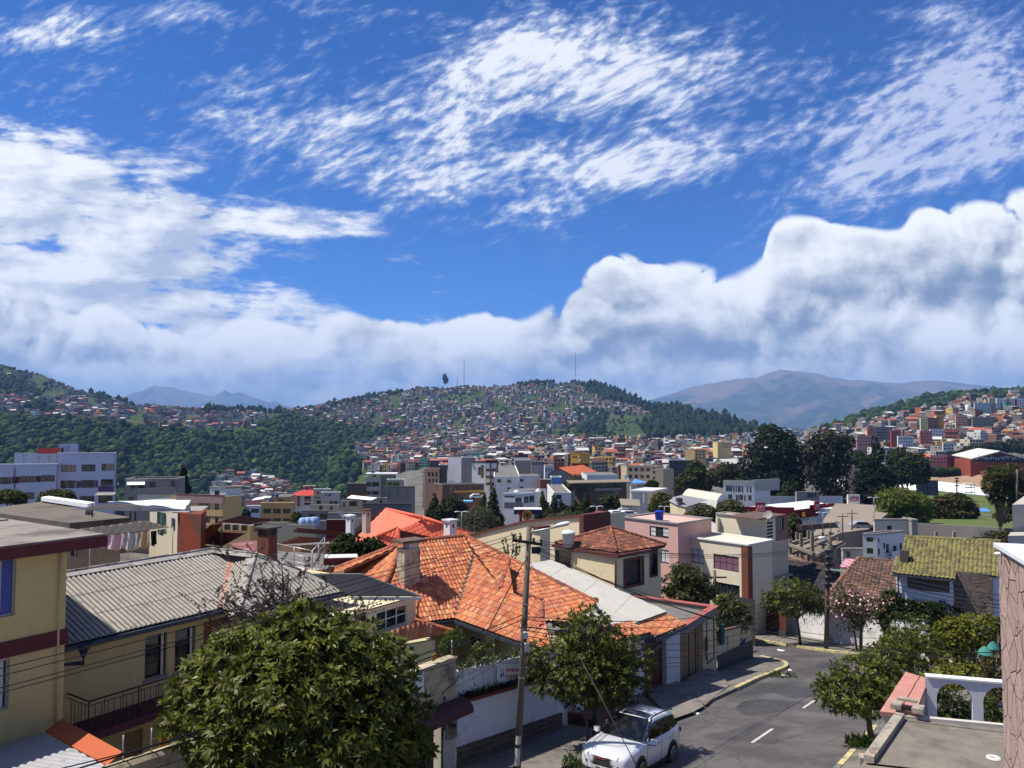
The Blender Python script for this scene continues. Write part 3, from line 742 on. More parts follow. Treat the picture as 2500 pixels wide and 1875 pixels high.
DIRT=xT('yard_earth',(.1,.085,.06,1),var=.5,scale=.8,jF=((.045,.06,.02,1),.6,.6))
WPAINT=xT('road_paint',(.5,.48,.45,1),var=.3,scale=3,jF=((.12,.11,.11,1),.45,5),jC=0)
YPAINT=xT('kerb_paint',(.52,.44,.2,1),var=.35,scale=2.5,jF=((.24,.22,.18,1),.7,2.5))
def qJ(name,pts,h,m,lift=0.,vF='structure'):
 mb=MB();P=[Vector(p)+UP*lift for p in pts];mb.P(P,UP*h)
 o=mb.B(name,m);tag(o,vF=vF);return o
mb=MB();
for i in vO(18):
 s0,s1=-8+i*4.6,-8+(i+1)*4.6
 mb.Q([xQ(s0,-26),xQ(s1,-26),xQ(s1,44),xQ(s0,44)][::-1])
road=mb.B('road',ASPH);tag(road,vF='structure')
KL=13.05
corner=[xP(1853,1660),xP(1885,1648),xP(1908,1638),xP(1920,1633),xP(1924.5,1627.5),xP(1920,1621),xP(1911,1617.5),xP(1890,1612),xP(1860,1606)]
sL=corner[-1].dot(DS)+.3
left_poly=[xQ(-8,KL),xQ(36,KL)]+corner+[xQ(sL+.8,30),xQ(sL+2,48),xQ(-8,48)]
qJ('pavement',left_poly,.15,CONC,-.01)
kerb=MB();line=[xQ(41.,KL)]+corner
for a,b in zip(line[:-1],line[1:]):
 d=(b-a);nrm=V3(d.y,-d.x,0).normalized()
 kerb.P([a+nrm*.03-UP*.02,b+d*.02+nrm*.03-UP*.02,b+d*.02-nrm*.2-UP*.02,a-nrm*.2-UP*.02],UP*.19)
tag(kerb.B('kerb',YPAINT),vF='structure')
kb=MB()
KC=xT('kerb_concrete',(.17,.155,.14,1),var=.5,scale=2,jF=((.07,.06,.05,1),.5,2))
for s0,s1 in[(-8,18),(18.3,28.4),(28.7,31.2)]:kb.P([xQ(s0,KL-.02,-.02),xQ(s1,KL-.02,-.02),xQ(s1,KL+.16,-.02),xQ(s0,KL+.16,-.02)],UP*.175)
tag(kb.B('kerb',KC),vF='structure')
qJ('pavement',[xQ(-8,5.55),xQ(50,5.55),xQ(51.5,4.2),xQ(51.8,-26),xQ(-8,-26)],.15,CONC,-.01)
kb=MB()
for k in vO(24):
 s0=-8+k*2.4
 if s0<49:kb.P([xQ(s0,5.57,-.02),xQ(s0+2.36,5.57,-.02),xQ(s0+2.36,5.38,-.02),xQ(s0,5.38,-.02)],UP*.18,0 if k%2 else 1)
tag(kb.B('kerb',[YPAINT,KC]),vF='structure')
far_line=[xP(1790,1554),xP(1837,1563),xP(1925,1578),xP(2000,1589),xP(2060,1597),xP(2140,1606),xP(2260,1616),xP(2420,1630)]
back=[p+V3(9,16,0)for p in far_line[::-1]]
for p in back:p.z=gz(p.y)
qJ('pavement',far_line+back,.15,CONC,-.01)
kb=MB()
for a,b in zip(far_line[:-1],far_line[1:]):
 d=b-a;nrm=V3(d.y,-d.x,0).normalized()
 kb.P([a+nrm*.03-UP*.02,b+nrm*.03-UP*.02,b-nrm*.18-UP*.02,a-nrm*.18-UP*.02],UP*.19)
tag(kb.B('kerb',YPAINT),vF='structure')
for s0,s1 in[(21.9,24.7),(29.97,32.83),(37.95,40.75),(46.,48.7)]:
 m_=MB().Q([xQ(s0,8.94,.006),xQ(s1,8.94,.006),xQ(s1,9.06,.006),xQ(s0,9.06,.006)][::-1]);tag(m_.B('road_marking',WPAINT),vF='structure')
PATCH=xT('tar_patch',(.052,.052,.055,1),var=.4,scale=1.5,jF=((.09,.085,.08,1),.4,2))
for pts in[[(1795,1730),(1810,1712),(1870,1706),(1928,1712),(1930,1728),(1880,1742),(1820,1746)],[(1890,1692),(1910,1678),(1960,1676),(2010,1684),(2006,1700),(1930,1704)],[(1990,1626),(2002,1618),(2040,1617),(2036,1630),(1992,1632)]]:
 m_=MB().Q([xP(x,y,.004)for x,y in pts]);tag(m_.B('road_patch',PATCH),vF='structure')
m_=MB().Q([xP(x,y,.006)for x,y in[(1666,1838),(1688,1826),(1697,1838),(1676,1843)]]);tag(m_.B('drain_cover',xT('iron',(.05,.047,.045,1),jD=.6)),vF='structure')
DUST=xT('pale_dust',(.3,.27,.23,1),var=.5,scale=1.2,jF=((.1,.095,.09,1),.8,2.2),jC=0)
def qK(pts,hs,vM):
 mb=MB();base=[xP(x,y,.13)for x,y in pts];top=[p+UP*h for p,h in zip(base,hs)]
 mb.Q(top);n=len(top)
 for i in vO(n):mb.Q([base[i],base[(i+1)%n],top[(i+1)%n],top[i]])
 tag(mb.B('driveway_ramp',RAMPM),vF='structure')
qK([(1573,1697),(1626,1667),(1660,1680),(1719,1724),(1690,1740),(1640,1757)],[.28,.42,.3,.02,.02,.02],'')
qK([(1659,1681),(1716,1646),(1752,1652),(1782,1675),(1745,1700),(1722,1722)],[.22,.4,.35,.06,.03,.02],'')
STEP=xT('red_step',(.16,.075,.055,1),var=.35,scale=2,jF=((.1,.08,.07,1),.5,2))
stp=kB('entrance_steps','low reddish steps up to the gate at the end of the white wall','steps',xQ(28.5,15.2))
for k,(t0,hh)in vP([(14.55,.17),(15.,.34),(15.45,.51)]):
 b_=MB().P([xQ(28.35,t0,.12),xQ(30.8,t0,.12),xQ(30.8,16.6,.12),xQ(28.35,16.6,.12)],UP*(hh-.003*k));b_.B('step',STEP,stp)
LIT=xT('litter_paper',(.8,.8,.78,1),var=.1)
for i,(x,y,w)in vP([(1875,1570,.22),(1917,1588,.5),(1932,1638,.25),(1910,1650,.35),(1710,1742,.3)]):
 c=xP(x,y,.02);m_=MB();a=ru(0,3);e=V3(cos(a),sin(a),0);f=V3(-e.y,e.x,0)
 m_.Q([c,c+e*w,c+e*w+f*w*.5+UP*.05,c+f*w*.45+UP*.02]);m_.Q([c+f*w*.45+UP*.02,c+e*w+f*w*.5+UP*.05,c+e*w*.8+f*w*.8,c+f*w*.7])
 tag(m_.B('litter',LIT),['white scrap of paper lying by the far kerb','flat white litter lying in the middle of the junction','small white litter beside the yellow kerb corner','pale rubbish in the weeds under the yellow kerb','broken pale kerb piece at the foot of the driveway ramp'][i],'litter')
def jK(name,c,r,n,h,vL,m,vM,cat,spread=(1,1)):
 V=[];Fq=[];C=[]
 for k in vO(n):
  a=ru(0,6.28);q=r*sqrt(random.random());b=V3(c[0]+cos(a)*q*spread[0],c[1]+sin(a)*q*spread[1],c[2])
  d=V3(rgs(0,.5),rgs(0,.5),1).normalized();L_=h*ru(.5,1.2);s=d.cross(V3(cos(a*3),sin(a*3),0)).normalized()*h*.12
  i=len(V);V+=[b-s,b+s,b+d*L_+s*.3,b+d*L_-s*.3];Fq.append((i,i+1,i+2,i+3));cc=random.choice(vL);C.append(cc)
 return tag(jJ(name,np.array([tuple(v)for v in V]),np.array(Fq),m,col=np.array(C),origin=tuple(c)),vM,cat)
GRASSM=kY('grass_blades',jD=.7,var=.3,scale=2,zO=.2,trans=.25)
GR=[(.06,.1,.02),(.09,.13,.03),(.04,.07,.015)]
wd=[]
jK('weeds',xP(1905,1652,0.),1.,260,.22,GR,GRASSM,'green weeds growing in the gutter below the yellow kerb corner','weeds',(1,.8))
jK('weeds',xP(1436,1868,.14),.9,420,.25,GR,GRASSM,'grass and weeds round the foot of the street tree beside the car','weeds')
jK('weeds',xP(2108,1822,.14),.6,220,.35,GR,GRASSM,'dark green weeds at the foot of the tree by the concrete roof','weeds')
# houses on the left side of the street
YEL=xT('yellow_plaster',(.66,.485,.2,1),var=.12,scale=.5,jC=.06,fine=.06,jE=((.42,.3,.13,1),.35))
YEL2=xT('ochre_plaster',(.62,.47,.22,1),var=.12,scale=.6,jC=.06,fine=.06,jE=((.36,.27,.14,1),.35))
xA=xT('oxblood_paint',(.125,.03,.03,1),var=.2,scale=1,jC=.04,fine=.08)
qP=xT('roof_concrete',(.23,.205,.175,1),var=.4,scale=.55,jF=((.09,.08,.07,1),.65,.7),fine=.15,jC=.1)
qM=xT('dark_metal',(.025,.024,.026,1),jD=.5,var=.2,jC=0)
ALU=xT('aluminium',(.42,.43,.44,1),jD=.45,metal=.6,var=.15,jC=0)
qO=xT('white_paint',(.74,.74,.72,1),var=.08,scale=.8,jC=.05,fine=.04,jE=((.42,.4,.36,1),.45))
GLS=xU('window_glass');GLG=xU('green_glass',(.02,.05,.045,1));GLB=xU('brown_glass',(.05,.032,.02,1))
CURB=xT('blue_curtain',(.1,.11,.34,1),var=.2,jD=.95,jC=0);qQ=xT('white_curtain',(.6,.6,.58,1),var=.12,jD=.95,jC=0);qR=xT('tan_curtain',(.36,.27,.17,1),var=.15,jD=.95,jC=0)
ASB=xT('fibre_cement',(.37,.34,.295,1),var=.25,scale=.7,jD=.92,jC=.1,bscale=26,jF=((.2,.185,.165,1),.45,3.4),fine=.22)
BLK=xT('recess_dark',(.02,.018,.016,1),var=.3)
qS=xT('gutter_blue',(.03,.04,.062,1),jD=.5,var=.4,scale=3,jF=((.1,.1,.11,1),.4,6))
WOOD=xT('brown_door',(.19,.075,.022,1),var=.3,scale=1.2,jD=.55,jE=((.09,.03,.01,1),.5))
def groove(m):  # wave troughs darkened in the colour: groove dirt plus painted-in shade
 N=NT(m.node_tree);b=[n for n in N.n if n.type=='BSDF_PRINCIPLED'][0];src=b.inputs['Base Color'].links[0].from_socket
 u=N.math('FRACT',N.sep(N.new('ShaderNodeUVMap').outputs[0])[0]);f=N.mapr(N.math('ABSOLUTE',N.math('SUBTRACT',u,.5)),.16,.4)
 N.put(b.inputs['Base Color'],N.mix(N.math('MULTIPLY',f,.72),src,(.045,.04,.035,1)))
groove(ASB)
def jX(T,rects,o,e):
 """photo rects (x0,y0,x1,y1 or four corners) on the plane t=T -> opening in metres from o along e"""
 out=[]
 for r in rects:
  x0,y0,x1,y1=r
  a,b=xN(x0,(y0+y1)/2,T),xN(x1,(y0+y1)/2,T);xm=(x0+x1)/2
  out.append(((a-o).dot(e),(b-o).dot(e),xN(xm,y1,T).z-o.z,xN(xm,y0,T).z-o.z))
 return out
 # A: tall yellow house at the left edge
A=kB('yellow_house','tall yellow house with dark red bands and a blue curtained window at the left edge','house',st(6,24.5,-11))
TA=24.5;sA=xN(161,1450,TA).dot(DS);zA=-3.57;oA=st(-14,TA,-12.5)
hA=jX(TA,[(-70,1368,38,1512),(-60,1616,22,1742)],oA,DS)
w=MB().wall(oA,DS*(sA+14),zA+12.5-.02,hA,.16);w.X(st(-14,TA+.3,-12.5),DS*(sA+14),DT*11.7,UP*(12.5+zA-.02),skip=('f',));w.wall(st(sA,TA,-12.5),DT*.3,zA+12.48)
w.B('wall',YEL,A)
b_=MB().X(st(-14.5,TA-.55,zA-.36),DS*(sA+14.5+.95),DT*12.9,UP*.34);b_.B('roof_fascia',xA,A)
b_=MB().X(st(-14.45,TA-.5,zA-.018),DS*(sA+14.45+.9),DT*12.8,UP*.05);b_.X(st(-14.5,TA+10.5,zA+.03),DS*(sA+15.3),DT*.25,UP*.09);b_.X(st(-14.5,TA+5.5,zA+.032),DS*(sA+15.2),DT*.18,UP*.05);b_.B('roof',qP,A)
b_=MB().X(st(-14.1,TA-.07,-6.79),DS*(sA+14.1+.06),DT*.4,UP*.45);b_.B('band',xA,A)
for q,(cm,parts)in zip(hA,[(CURB,[(.55,.93,1.)]),(qQ,[(.3,.85,.95)])]):
 kM(A,oA+DS*q[0]+UP*q[2],DS,q[1]-q[0],q[3]-q[2],ALU,GLS,3,1,.06,.13,(cm,parts))
p_=MB();q0=xN(148,1335,TA-.06);p_.U([q0,V3(q0.x,q0.y,-9.2)],.035);p_.B('drainpipe',YEL2,A)
# B: ochre house under corrugated fibre-cement
B=kB('corrugated_roof_house','ochre two storey house with a grey corrugated roof and a balcony','house',st(18,26,-11.8))
TB=26.;zE=-7.05;oB=st(sA+.02,TB,-13.4);sB1=25.2
rects=[(354,1549,407,1652),(427,1533,477,1633),(497,1512,553,1622)]
hB=jX(TB,rects,oB,DS)
ug=jX(TB,[(299,1785,348,1860)],oB,DS)
w=MB().wall(oB,DS*(sB1-sA-.02),13.4+zE+.25,hB+ug,.2);w.X(st(sA+.02,TB+.35,-13.4),DS*(sB1-sA-.02),DT*7,UP*(13.4+zE),skip=('f',));w.wall(st(sB1,TB,-13.4),DT*.35,13.4+zE)
w.B('wall',YEL2,B)
for q in hB[:2]:
 o_=oB+DS*q[0]+UP*q[2]
 kM(B,o_,DS,q[1]-q[0],q[3]-q[2],qM,GLS,1,3,.04,.17);s_=MB().X(o_+DS*((q[1]-q[0])*.78)+DT*.1,DS*.1,-DT*.03,UP*(q[3]-q[2]));s_.B('window_jamb',ALU,B)
 s_=MB().X(o_-UP*.1-DS*.05,DS*(q[1]-q[0]+.1),-DT*.05,UP*.097);s_.B('window_sill',xT('grey_sill',(.25,.25,.25,1)),B)
q=hB[2];d_=MB().X(oB+DS*q[0]+UP*q[2]+DT*.1,DS*(q[1]-q[0]),DT*.05,UP*(q[3]-q[2]));d_.B('door',WOOD,B)
q=ug[0];d_=MB().X(oB+DS*q[0]+UP*q[2]+DT*.1,DS*(q[1]-q[0]),DT*.05,UP*(q[3]-q[2]));d_.B('door',xT('ply_door',(.33,.21,.09,1),var=.2),B)
e0,e1_=xN(150,1571,25.2),xN(540,1492,25.2);e0.z=e1_.z=zE;rl,rr=xN(140,1410,29.3),xN(519,1344,29.3);rl.z=rr.z=-5.62
nm=(e1_-e0).cross(rl-e0).normalized();vt=xK(570,1354,e0,nm)
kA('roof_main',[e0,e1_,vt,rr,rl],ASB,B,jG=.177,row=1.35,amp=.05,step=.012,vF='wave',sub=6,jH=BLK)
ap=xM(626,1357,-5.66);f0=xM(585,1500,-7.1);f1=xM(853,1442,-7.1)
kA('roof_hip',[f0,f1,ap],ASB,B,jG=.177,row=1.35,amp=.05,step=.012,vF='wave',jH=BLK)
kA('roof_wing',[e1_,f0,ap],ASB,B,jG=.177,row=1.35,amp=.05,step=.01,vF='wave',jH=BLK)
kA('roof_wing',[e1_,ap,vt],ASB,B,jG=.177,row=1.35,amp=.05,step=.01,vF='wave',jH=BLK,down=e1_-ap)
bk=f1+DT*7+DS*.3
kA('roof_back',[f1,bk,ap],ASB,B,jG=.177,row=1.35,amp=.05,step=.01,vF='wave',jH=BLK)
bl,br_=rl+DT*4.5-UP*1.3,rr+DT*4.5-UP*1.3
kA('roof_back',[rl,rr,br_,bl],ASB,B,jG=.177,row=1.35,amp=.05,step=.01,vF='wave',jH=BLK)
CAPM=xT('ridge_cement',(.33,.305,.275,1),var=.4,scale=1.5,jF=((.09,.085,.075,1),.7,2.5),fine=.2)
def flat_cap(a,b,wd,nrm1=None,parent=B,m=CAPM,seg=1.,name='ridge_cap'):
 """bent sheet cap along a ridge, in overlapping pieces"""
 a,b=Vector(a),Vector(b);d=b-a;k=max(1,int(d.length/seg));d/=k;t=d.normalized();s=t.cross(UP).normalized();mb=MB()
 for i in vO(k):
  p,q=a+d*i+UP*(.09+.008*(i%2)),a+d*(i+1.06)+UP*(.09+.008*(i%2))
  for sg in(-1,1):
   F4=[p,q,q+s*sg*wd-UP*wd*.36,p+s*sg*wd-UP*wd*.36]
   mb.Q(F4 if sg<0 else F4[::-1])
  mb.U([p+UP*.01,q+UP*.01],.05,6)
 return mb.B(name,m,parent)
flat_cap(rl,rr,.33);flat_cap(f0-UP*.02,ap,.42,seg=.9);flat_cap(f1,ap,.33);flat_cap(ap,rr,.3)
vm=MB();s_=(vt-e1_).cross(UP).normalized()
vm.Q([e1_+s_*.14+UP*.08,vt+s_*.14+UP*.1,vt-s_*.14+UP*.1,e1_-s_*.14+UP*.08][::-1]);vm.B('valley_gutter',xT('rust_flashing',(.33,.13,.08,1),var=.4,scale=4,jF=((.5,.45,.4,1),.5,3)),B)
gt=MB().X(e0-DT*.16-UP*.16,(e1_-e0),DT*.14,UP*.13);gt.X(f0-DT*.16-UP*.16,(f1-f0),DT*.14,UP*.13);gt.B('gutter',qS,B)
dp=MB();h0=xN(205,1570,25.1);dp.H(h0-UP*.35,[(.1,0),(.13,.12),(.24,.26),(.24,.34)],8);dp.U([h0-UP*.35,h0-UP*.62,st(h0.dot(DS)-.62,25.75,h0.z-.66),st(h0.dot(DS)-.68,25.8,h0.z-3.6)],.075);
dp.B('downpipe',qS,B);dp=MB();h1=xN(560,1500,24.9);dp.H(h1-UP*.3,[(.09,0),(.2,.2),(.2,.28)],8);dp.U([h1-UP*.3,h1-UP*.5,h1+DS*.9+DT*.5-UP*.52,h1+DS*.95+DT*.5-UP*3],.06);dp.B('downpipe',qS,B)
TBal=24.7;b0=xN(217,1713,TBal);zt=b0.z;s0=b0.dot(DS);sE=21.5;fl=zt-1.02
m_=MB().X(st(s0-.05,TBal-.05,fl-.24),DS*(sE-s0+.1),DT*(TB-TBal+.05),UP*.24);m_.B('balcony_slab',xT('oxblood_floor',(.12,.035,.04,1),var=.4,scale=3,jF=((.05,.03,.03,1),.5,4)),B)
rm=MB();
rm.U([st(s0,TB,zt),st(s0,TBal,zt),st(sE,TBal,zt)],.028);rm.U([st(s0,TB,zt-.14),st(s0,TBal,zt-.14),st(sE,TBal,zt-.14)],.014)
k=0;s=s0
while s<sE:
 rm.U([st(s,TBal,fl),st(s,TBal,zt-(0 if k%8==0 else .14)-(0.if k%3 else-0.))],.022 if k%8==0 else .011,5)
 if k%3==2:rm.U([st(s+.09,TBal,fl),st(s+.09,TBal,zt-.05)],.011,5);rm.X(st(s,TBal-.012,fl+.3),DS*.09,DT*.024,UP*.17)
 s+=.205;k+=1
for i in vO(1,6):rm.U([st(s0,TBal+i*.21,fl),st(s0,TBal+i*.21,zt-.14)],.011,5)
rm.B('balcony_railing',xT('maroon_iron',(.045,.018,.022,1),jD=.5,var=.3,jC=0),B)
ch=MB();c0=xL(655,1370,33.4);ch.X(c0-UP*.9,DS*.46,DT*.75,UP*1.98);ch.B('chimney',xT('oxblood_brick',(.155,.045,.03,1),var=.35,scale=2,jE=((.33,.16,.12,1),.4)),B)
cc=MB();
for a,b in((0,0),(.36,0),(0,.65),(.36,.65)):cc.X(c0+DS*a+DT*b+UP*1.081,DS*.1,DT*.1,UP*.28)
cc.X(c0-DS*.12-DT*.12+UP*1.362,DS*.7,DT*1.,UP*.07);cc.X(c0+DS*.08+DT*.08+UP*1.082,DS*.3,DT*.6,UP*.26);cc.B('chimney_cap',xT('soot_cement',(.07,.06,.05,1),var=.4,scale=3),B)
# carport roofs in front of the yellow house
cp_=kB('carport','grey corrugated carport roof with an orange sheet along its edge','carport',st(8,20,-11))
a0,a1=xN(152,1757,24.4),xN(298,1838,18.4);a2=xN(262,1871,18.2);a3=xN(109,1787,24.4)
oq=MB().P([a0,a1,a2,a3],UP*.03);oq.B('orange_sheet',xT('orange_sheet',(.42,.095,.035,1),var=.12,scale=.8,jD=.6,jC=.02),cp_)
g0,g1=a3-UP*.06,a2-UP*.06
g2,g3=g1-DS*9,g0-DS*9
kA('corrugated_sheet',[g0,g1,g2,g3],xT('zinc_sheet',(.36,.36,.38,1),var=.2,jD=.5,metal=.2,jC=.03,jF=((.15,.15,.16,1),.3,1.5)),cp_,jG=.19,row=2.4,amp=.04,step=.01,vF='wave',jH=BLK)
for p in(a2,a2-DS*4.5):pm=MB().U([p-UP*.1,V3(p.x,p.y,gz(p.y))],.05);pm.B('post',qM,cp_)
# front garden wall with stained cap, posts and fence wires
qT=xT('stained_cream',(.52,.44,.29,1),var=.2,scale=1.1,jC=.12,jF=((.2,.17,.12,1),.55,1.3),jE=((.16,.13,.09,1),.5))
fw=kB('front_garden_wall','cream front garden wall with a stained rounded cap below the balcony','wall',xQ(12,16))
W0,W1=xN(262,1889,16),xN(950,1660,16)
m_=MB();P0,P1=st(W0.dot(DS),16.),st(W1.dot(DS),16.)
m_.Q([V3(P0.x,P0.y,gz(P0.y)),V3(P1.x,P1.y,gz(P1.y)),V3(P1.x,P1.y,W1.z),V3(P0.x,P0.y,W0.z)])
m_.Q([st(P0.dot(DS),16.22,W0.z),st(P1.dot(DS),16.22,W1.z),st(P1.dot(DS),16.22,gz(P1.y)),st(P0.dot(DS),16.22,gz(P0.y))]);m_.B('wall',qT,fw)
m_=MB();
prof=[(-.05,-.06),(-.05,.02),(.02,.1),(.11,.13),(.2,.1),(.27,.02),(.27,-.06)]
k=26
for i in vO(k):
 a,b=W0.lerp(W1,i/k),W0.lerp(W1,(i+1)/k)
 for(t0,z0),(t1,z1)in zip(prof[:-1],prof[1:]):m_.Q([a+DT*t0+UP*z0,b+DT*t0+UP*z0,b+DT*t1+UP*z1,a+DT*t1+UP*z1])
m_.B('wall_cap',qT,fw)
m_=MB();posts=[xN(369,1848,16.1),xN(300,1868,16.1),xN(1004,1641,16.1),xN(1103,1609,16.1)]
fence=kB('wire_fence','thin electric fence wires on short posts along the garden wall top','fence',posts[1])
for p in posts:pm=MB().U([p,p+UP*.62],.018,5);pm.B('post',ALU,fence)
wm=MB()
for h in(.18,.36,.54):
 for a,b in((posts[1],posts[0]),(posts[0],posts[2]),(posts[2],posts[3])):
  wm.U([a.lerp(b,t)+UP*(h-.25*t*(1-t))for t in np.linspace(0,1,9)],.006,4)
wm.B('wire',qM,fence)
SGY=xT('sign_amber',(.75,.3,.01,1),var=.08,jC=0)
for(x,y,wd)in((405,1805,23),(1060,1605,13)):
 c=xN(x,y,16.05);e=DS;hh=.28 if wd>20 else .2;ww=wd*c.y/1878/.78
 sg=kB('warning_sign','small amber warning plate hung on the fence wires '+('below the balcony' if wd>20 else 'above the cream gate wall'),'sign',c)
 m_=MB().X(c-e*ww/2-UP*hh/2,e*ww,DT*.012,UP*hh);m_.B('plate',SGY,sg)
 m_=MB()
 for j in vO(3):m_.X(c-e*ww*.36-DT*.004-UP*(hh*.28-j*hh*.26),e*ww*(.72-.1*j),DT*.002,UP*hh*.09)
 m_.B('lettering',qM,sg)
 # cream gateway: header with flaking paint, canopy, blue gate, meter boxes
gw=kB('gateway','cream gateway with flaking header, dark red canopy and blue metal gate','gateway',xQ(19.5,16))
sg0,sg1=17.4,20.55
zt0,zt1=xN(992,1646,16).z,xN(1109,1608,16).z
m_=MB();HB=-1.1
P=[st(sg0,15.95,zt0),st(sg1,15.95,zt1),st(sg1,15.95,zt1-1.28),st(sg0,15.95,zt0-1.28)]
m_.P(P[::-1],DT*.3);m_.B('header',xT('flaking_cream',(.5,.41,.26,1),var=.15,scale=1,jC=.1,jF=((.17,.145,.12,1),.75,1.1)),gw)
m_=MB().P([P[0]+DT*.34-DT*.38,P[1]-DT*.04+DS*.04,P[1]+DT*.34+DS*.04,P[0]+DT*.34],UP*.06);m_.B('header_cap',qT,gw)
cz=zt1-1.3;m_=MB()
for i in vO(10):
 a,b=sg0+(sg1+.25-sg0)*i/10,sg0+(sg1+.25-sg0)*(i+1)/10;za,zb=zt0-1.28+(zt1-zt0)*i/10,zt0-1.28+(zt1-zt0)*(i+1)/10
 pr=[(15.94,0),(15.6,-.06),(15.42,-.2),(15.38,-.42)]
 for(t0,z0),(t1,z1)in zip(pr[:-1],pr[1:]):m_.Q([st(a,t1,za+z1),st(b,t1,zb+z1),st(b,t0,zb+z0),st(a,t0,za+z0)])
 m_.Q([st(a,15.4,za-.43),st(b,15.4,zb-.43),st(b,15.38,zb-.42),st(a,15.38,za-.42)]);m_.Q([st(a,15.94,za-.43),st(b,15.94,zb-.43),st(b,15.4,zb-.43),st(a,15.4,za-.43)])
m_.B('canopy',xT('canopy_maroon',(.075,.022,.024,1),var=.3,scale=2,jD=.6),gw)
m_=MB().P([xQ(19.75,15.93),xQ(20.55,15.93),xQ(20.55,16.25),xQ(19.75,16.25)],UP*(cz-.02-gz(st(20.2,16).y)))
m_.B('pillar',xT('cream_pillar',(.56,.52,.42,1),var=.15,jE=((.3,.27,.2,1),.4)),gw)
m_=MB().P([xQ(17.3,16.1),xQ(19.6,16.1),xQ(19.6,16.15),xQ(17.3,16.15)],UP*2.25);m_.B('gate',xT('navy_gate',(.012,.018,.035,1),jD=.5,var=.3,scale=2),gw)
m_=MB();GZ=gz(st(19,16).y)+2.3
for j in vO(3):
 for i in vO(12):
  c=st(17.4+i*.19,16.05,GZ+.12+j*.23)
  m_.U([c+DS*(.085*cos(a))+UP*(.085*sin(a))for a in np.linspace(0,6.283,9)],.018,4)
for j in vO(4):m_.X(st(17.3,16.04,GZ-.01+j*.23),DS*2.32,DT*.03,UP*.03)
m_.B('ornamental_grille',xT('yellow_iron',(.46,.27,.06,1),var=.3),gw)
mb_=kB('meter_boxes','pair of grey electricity meter boxes on the cream gate pillar','meter box',xN(1086,1794,15.9))
for x in(1089,1100):
 c=xN(x,1777,15.9);m_=MB().X(c-DS*.17-UP*.3,DS*.32,-DT*.16,UP*.58);bx=m_.B('box',xT('meter_grey',(.22,.23,.22,1),jD=.6,var=.2),mb_)
 m_=MB().Q([c-DS*.11-UP*.2-DT*.165,c+DS*.1-UP*.2-DT*.165,c+DS*.1+UP*.18-DT*.165,c-DS*.11+UP*.18-DT*.165]);m_.B('glass',GLS,bx)
m_=MB();c=xN(1085,1700,15.85);m_.U([c,c-UP*.5-DS*.06,c-UP*1.3-DS*.1,c-UP*3.4-DS*.06],.022,5);m_.U([c,c+DS*.25-UP*.4,c+DS*.38-UP*.9],.015,5);m_.B('conduit',qM,mb_)
def qI(name,vM,x0,y0,x1,y1,T,m,cat='sign'):
 a,b=xN(x0,(y0+y1)/2,T),xN(x1,(y0+y1)/2,T);xm=(x0+x1)/2;zt_,zb_=xN(xm,y0,T).z,xN(xm,y1,T).z
 s_=kB(name,vM,cat,a);sl=(b-a);sl.z=(b.z-a.z);e=V3(sl.x,sl.y,0);L_=e.length;e.normalize();k=sl.z/L_
 h=zt_-zb_;o=V3(a.x,a.y,a.z-h/2);ev=(e+UP*k);mm_=MB().P([o,o+ev*L_,o+ev*L_+UP*h,o+UP*h],-e.cross(UP)*.012);mm_.B('panel',m,s_)
 return s_,o,ev,L_,h
RST,o_,e_,L_,h_=qI('poster','torn white poster with dark lettering on the cream gateway',1003,1669,1035,1681,15.92,qO,'poster')
tdk,tred,tblu=xT('ink_navy',(.03,.04,.1,1),var=.1,jC=0),xT('ink_red',(.42,.07,.05,1),var=.1,jC=0),xT('ink_blue',(.1,.3,.5,1),var=.1,jC=0)
for ch_ in list(RST.children):bpy.data.objects.remove(ch_)
o_=xN(1003,1692,15.92);mm_=MB();ev=e_;mm_.P([o_,o_+ev*L_,o_+ev*L_+UP*.66,o_+UP*.66],DT*.012);mm_.B('panel',qO,RST)
kH(RST,'RUSTICA',o_+ev*.06+UP*.36,ev,.13,tdk,bold=True,width=L_*.75,up=UP);kH(RST,'SE VENDE',o_+ev*.06+UP*.09,ev,.09,tred,width=L_*.7)
for j in vO(2):pass
# white garden wall with planter parapet, red moulding and stone plinth
WW=xT('white_garden_wall',(.66,.665,.7,1),var=.1,scale=.7,jC=.1,fine=.05,jF=((.4,.36,.28,1),.35,.9))
WP=xT('weathered_white',(.6,.6,.6,1),var=.15,scale=1,jC=.1,jE=((.16,.155,.16,1),.75))
gwall=kB('white_garden_wall','white garden wall with dark red moulding and brown stone plinth behind the pole','wall',xQ(24,16))
s0,s1=20.56,28.1
zmo=lambda s:np.interp(s,[20.56,24.2,28.1],[-9.4,-9.88,-10.4])
m_=MB();K=14
for i in vO(K):
 a,b=s0+(s1-s0)*i/K,s0+(s1-s0)*(i+1)/K;A0,B0=xQ(a,16),xQ(b,16)
 m_.Q([A0+UP*.72,B0+UP*.72,st(b,16,zmo(b)),st(a,16,zmo(a))])
m_.Q([xQ(s1,16),xQ(s1,16.3),st(s1,16.3,zmo(s1)),st(s1,16,zmo(s1))]);m_.B('wall',WW,gwall)
m_=MB()
for i in vO(K):
 a,b=s0+(s1-s0)*i/K,s0+(s1-s0)*(i+1)/K
 if b<s1-.5:m_.Q([xQ(a,15.93),xQ(b,15.93),xQ(b,15.93,.76),xQ(a,15.93,.76)],0,[(a,0),(b,0),(b,.76),(a,.76)]);m_.Q([xQ(a,15.93,.76),xQ(b,15.93,.76),xQ(b,16.02,.76),xQ(a,16.02,.76)])
m_.B('stone_plinth',jB('plinth_stone',(.13,.095,.07,1),(.075,.055,.045,1),(.16,.14,.12,1),.46,.21,.018),gwall)
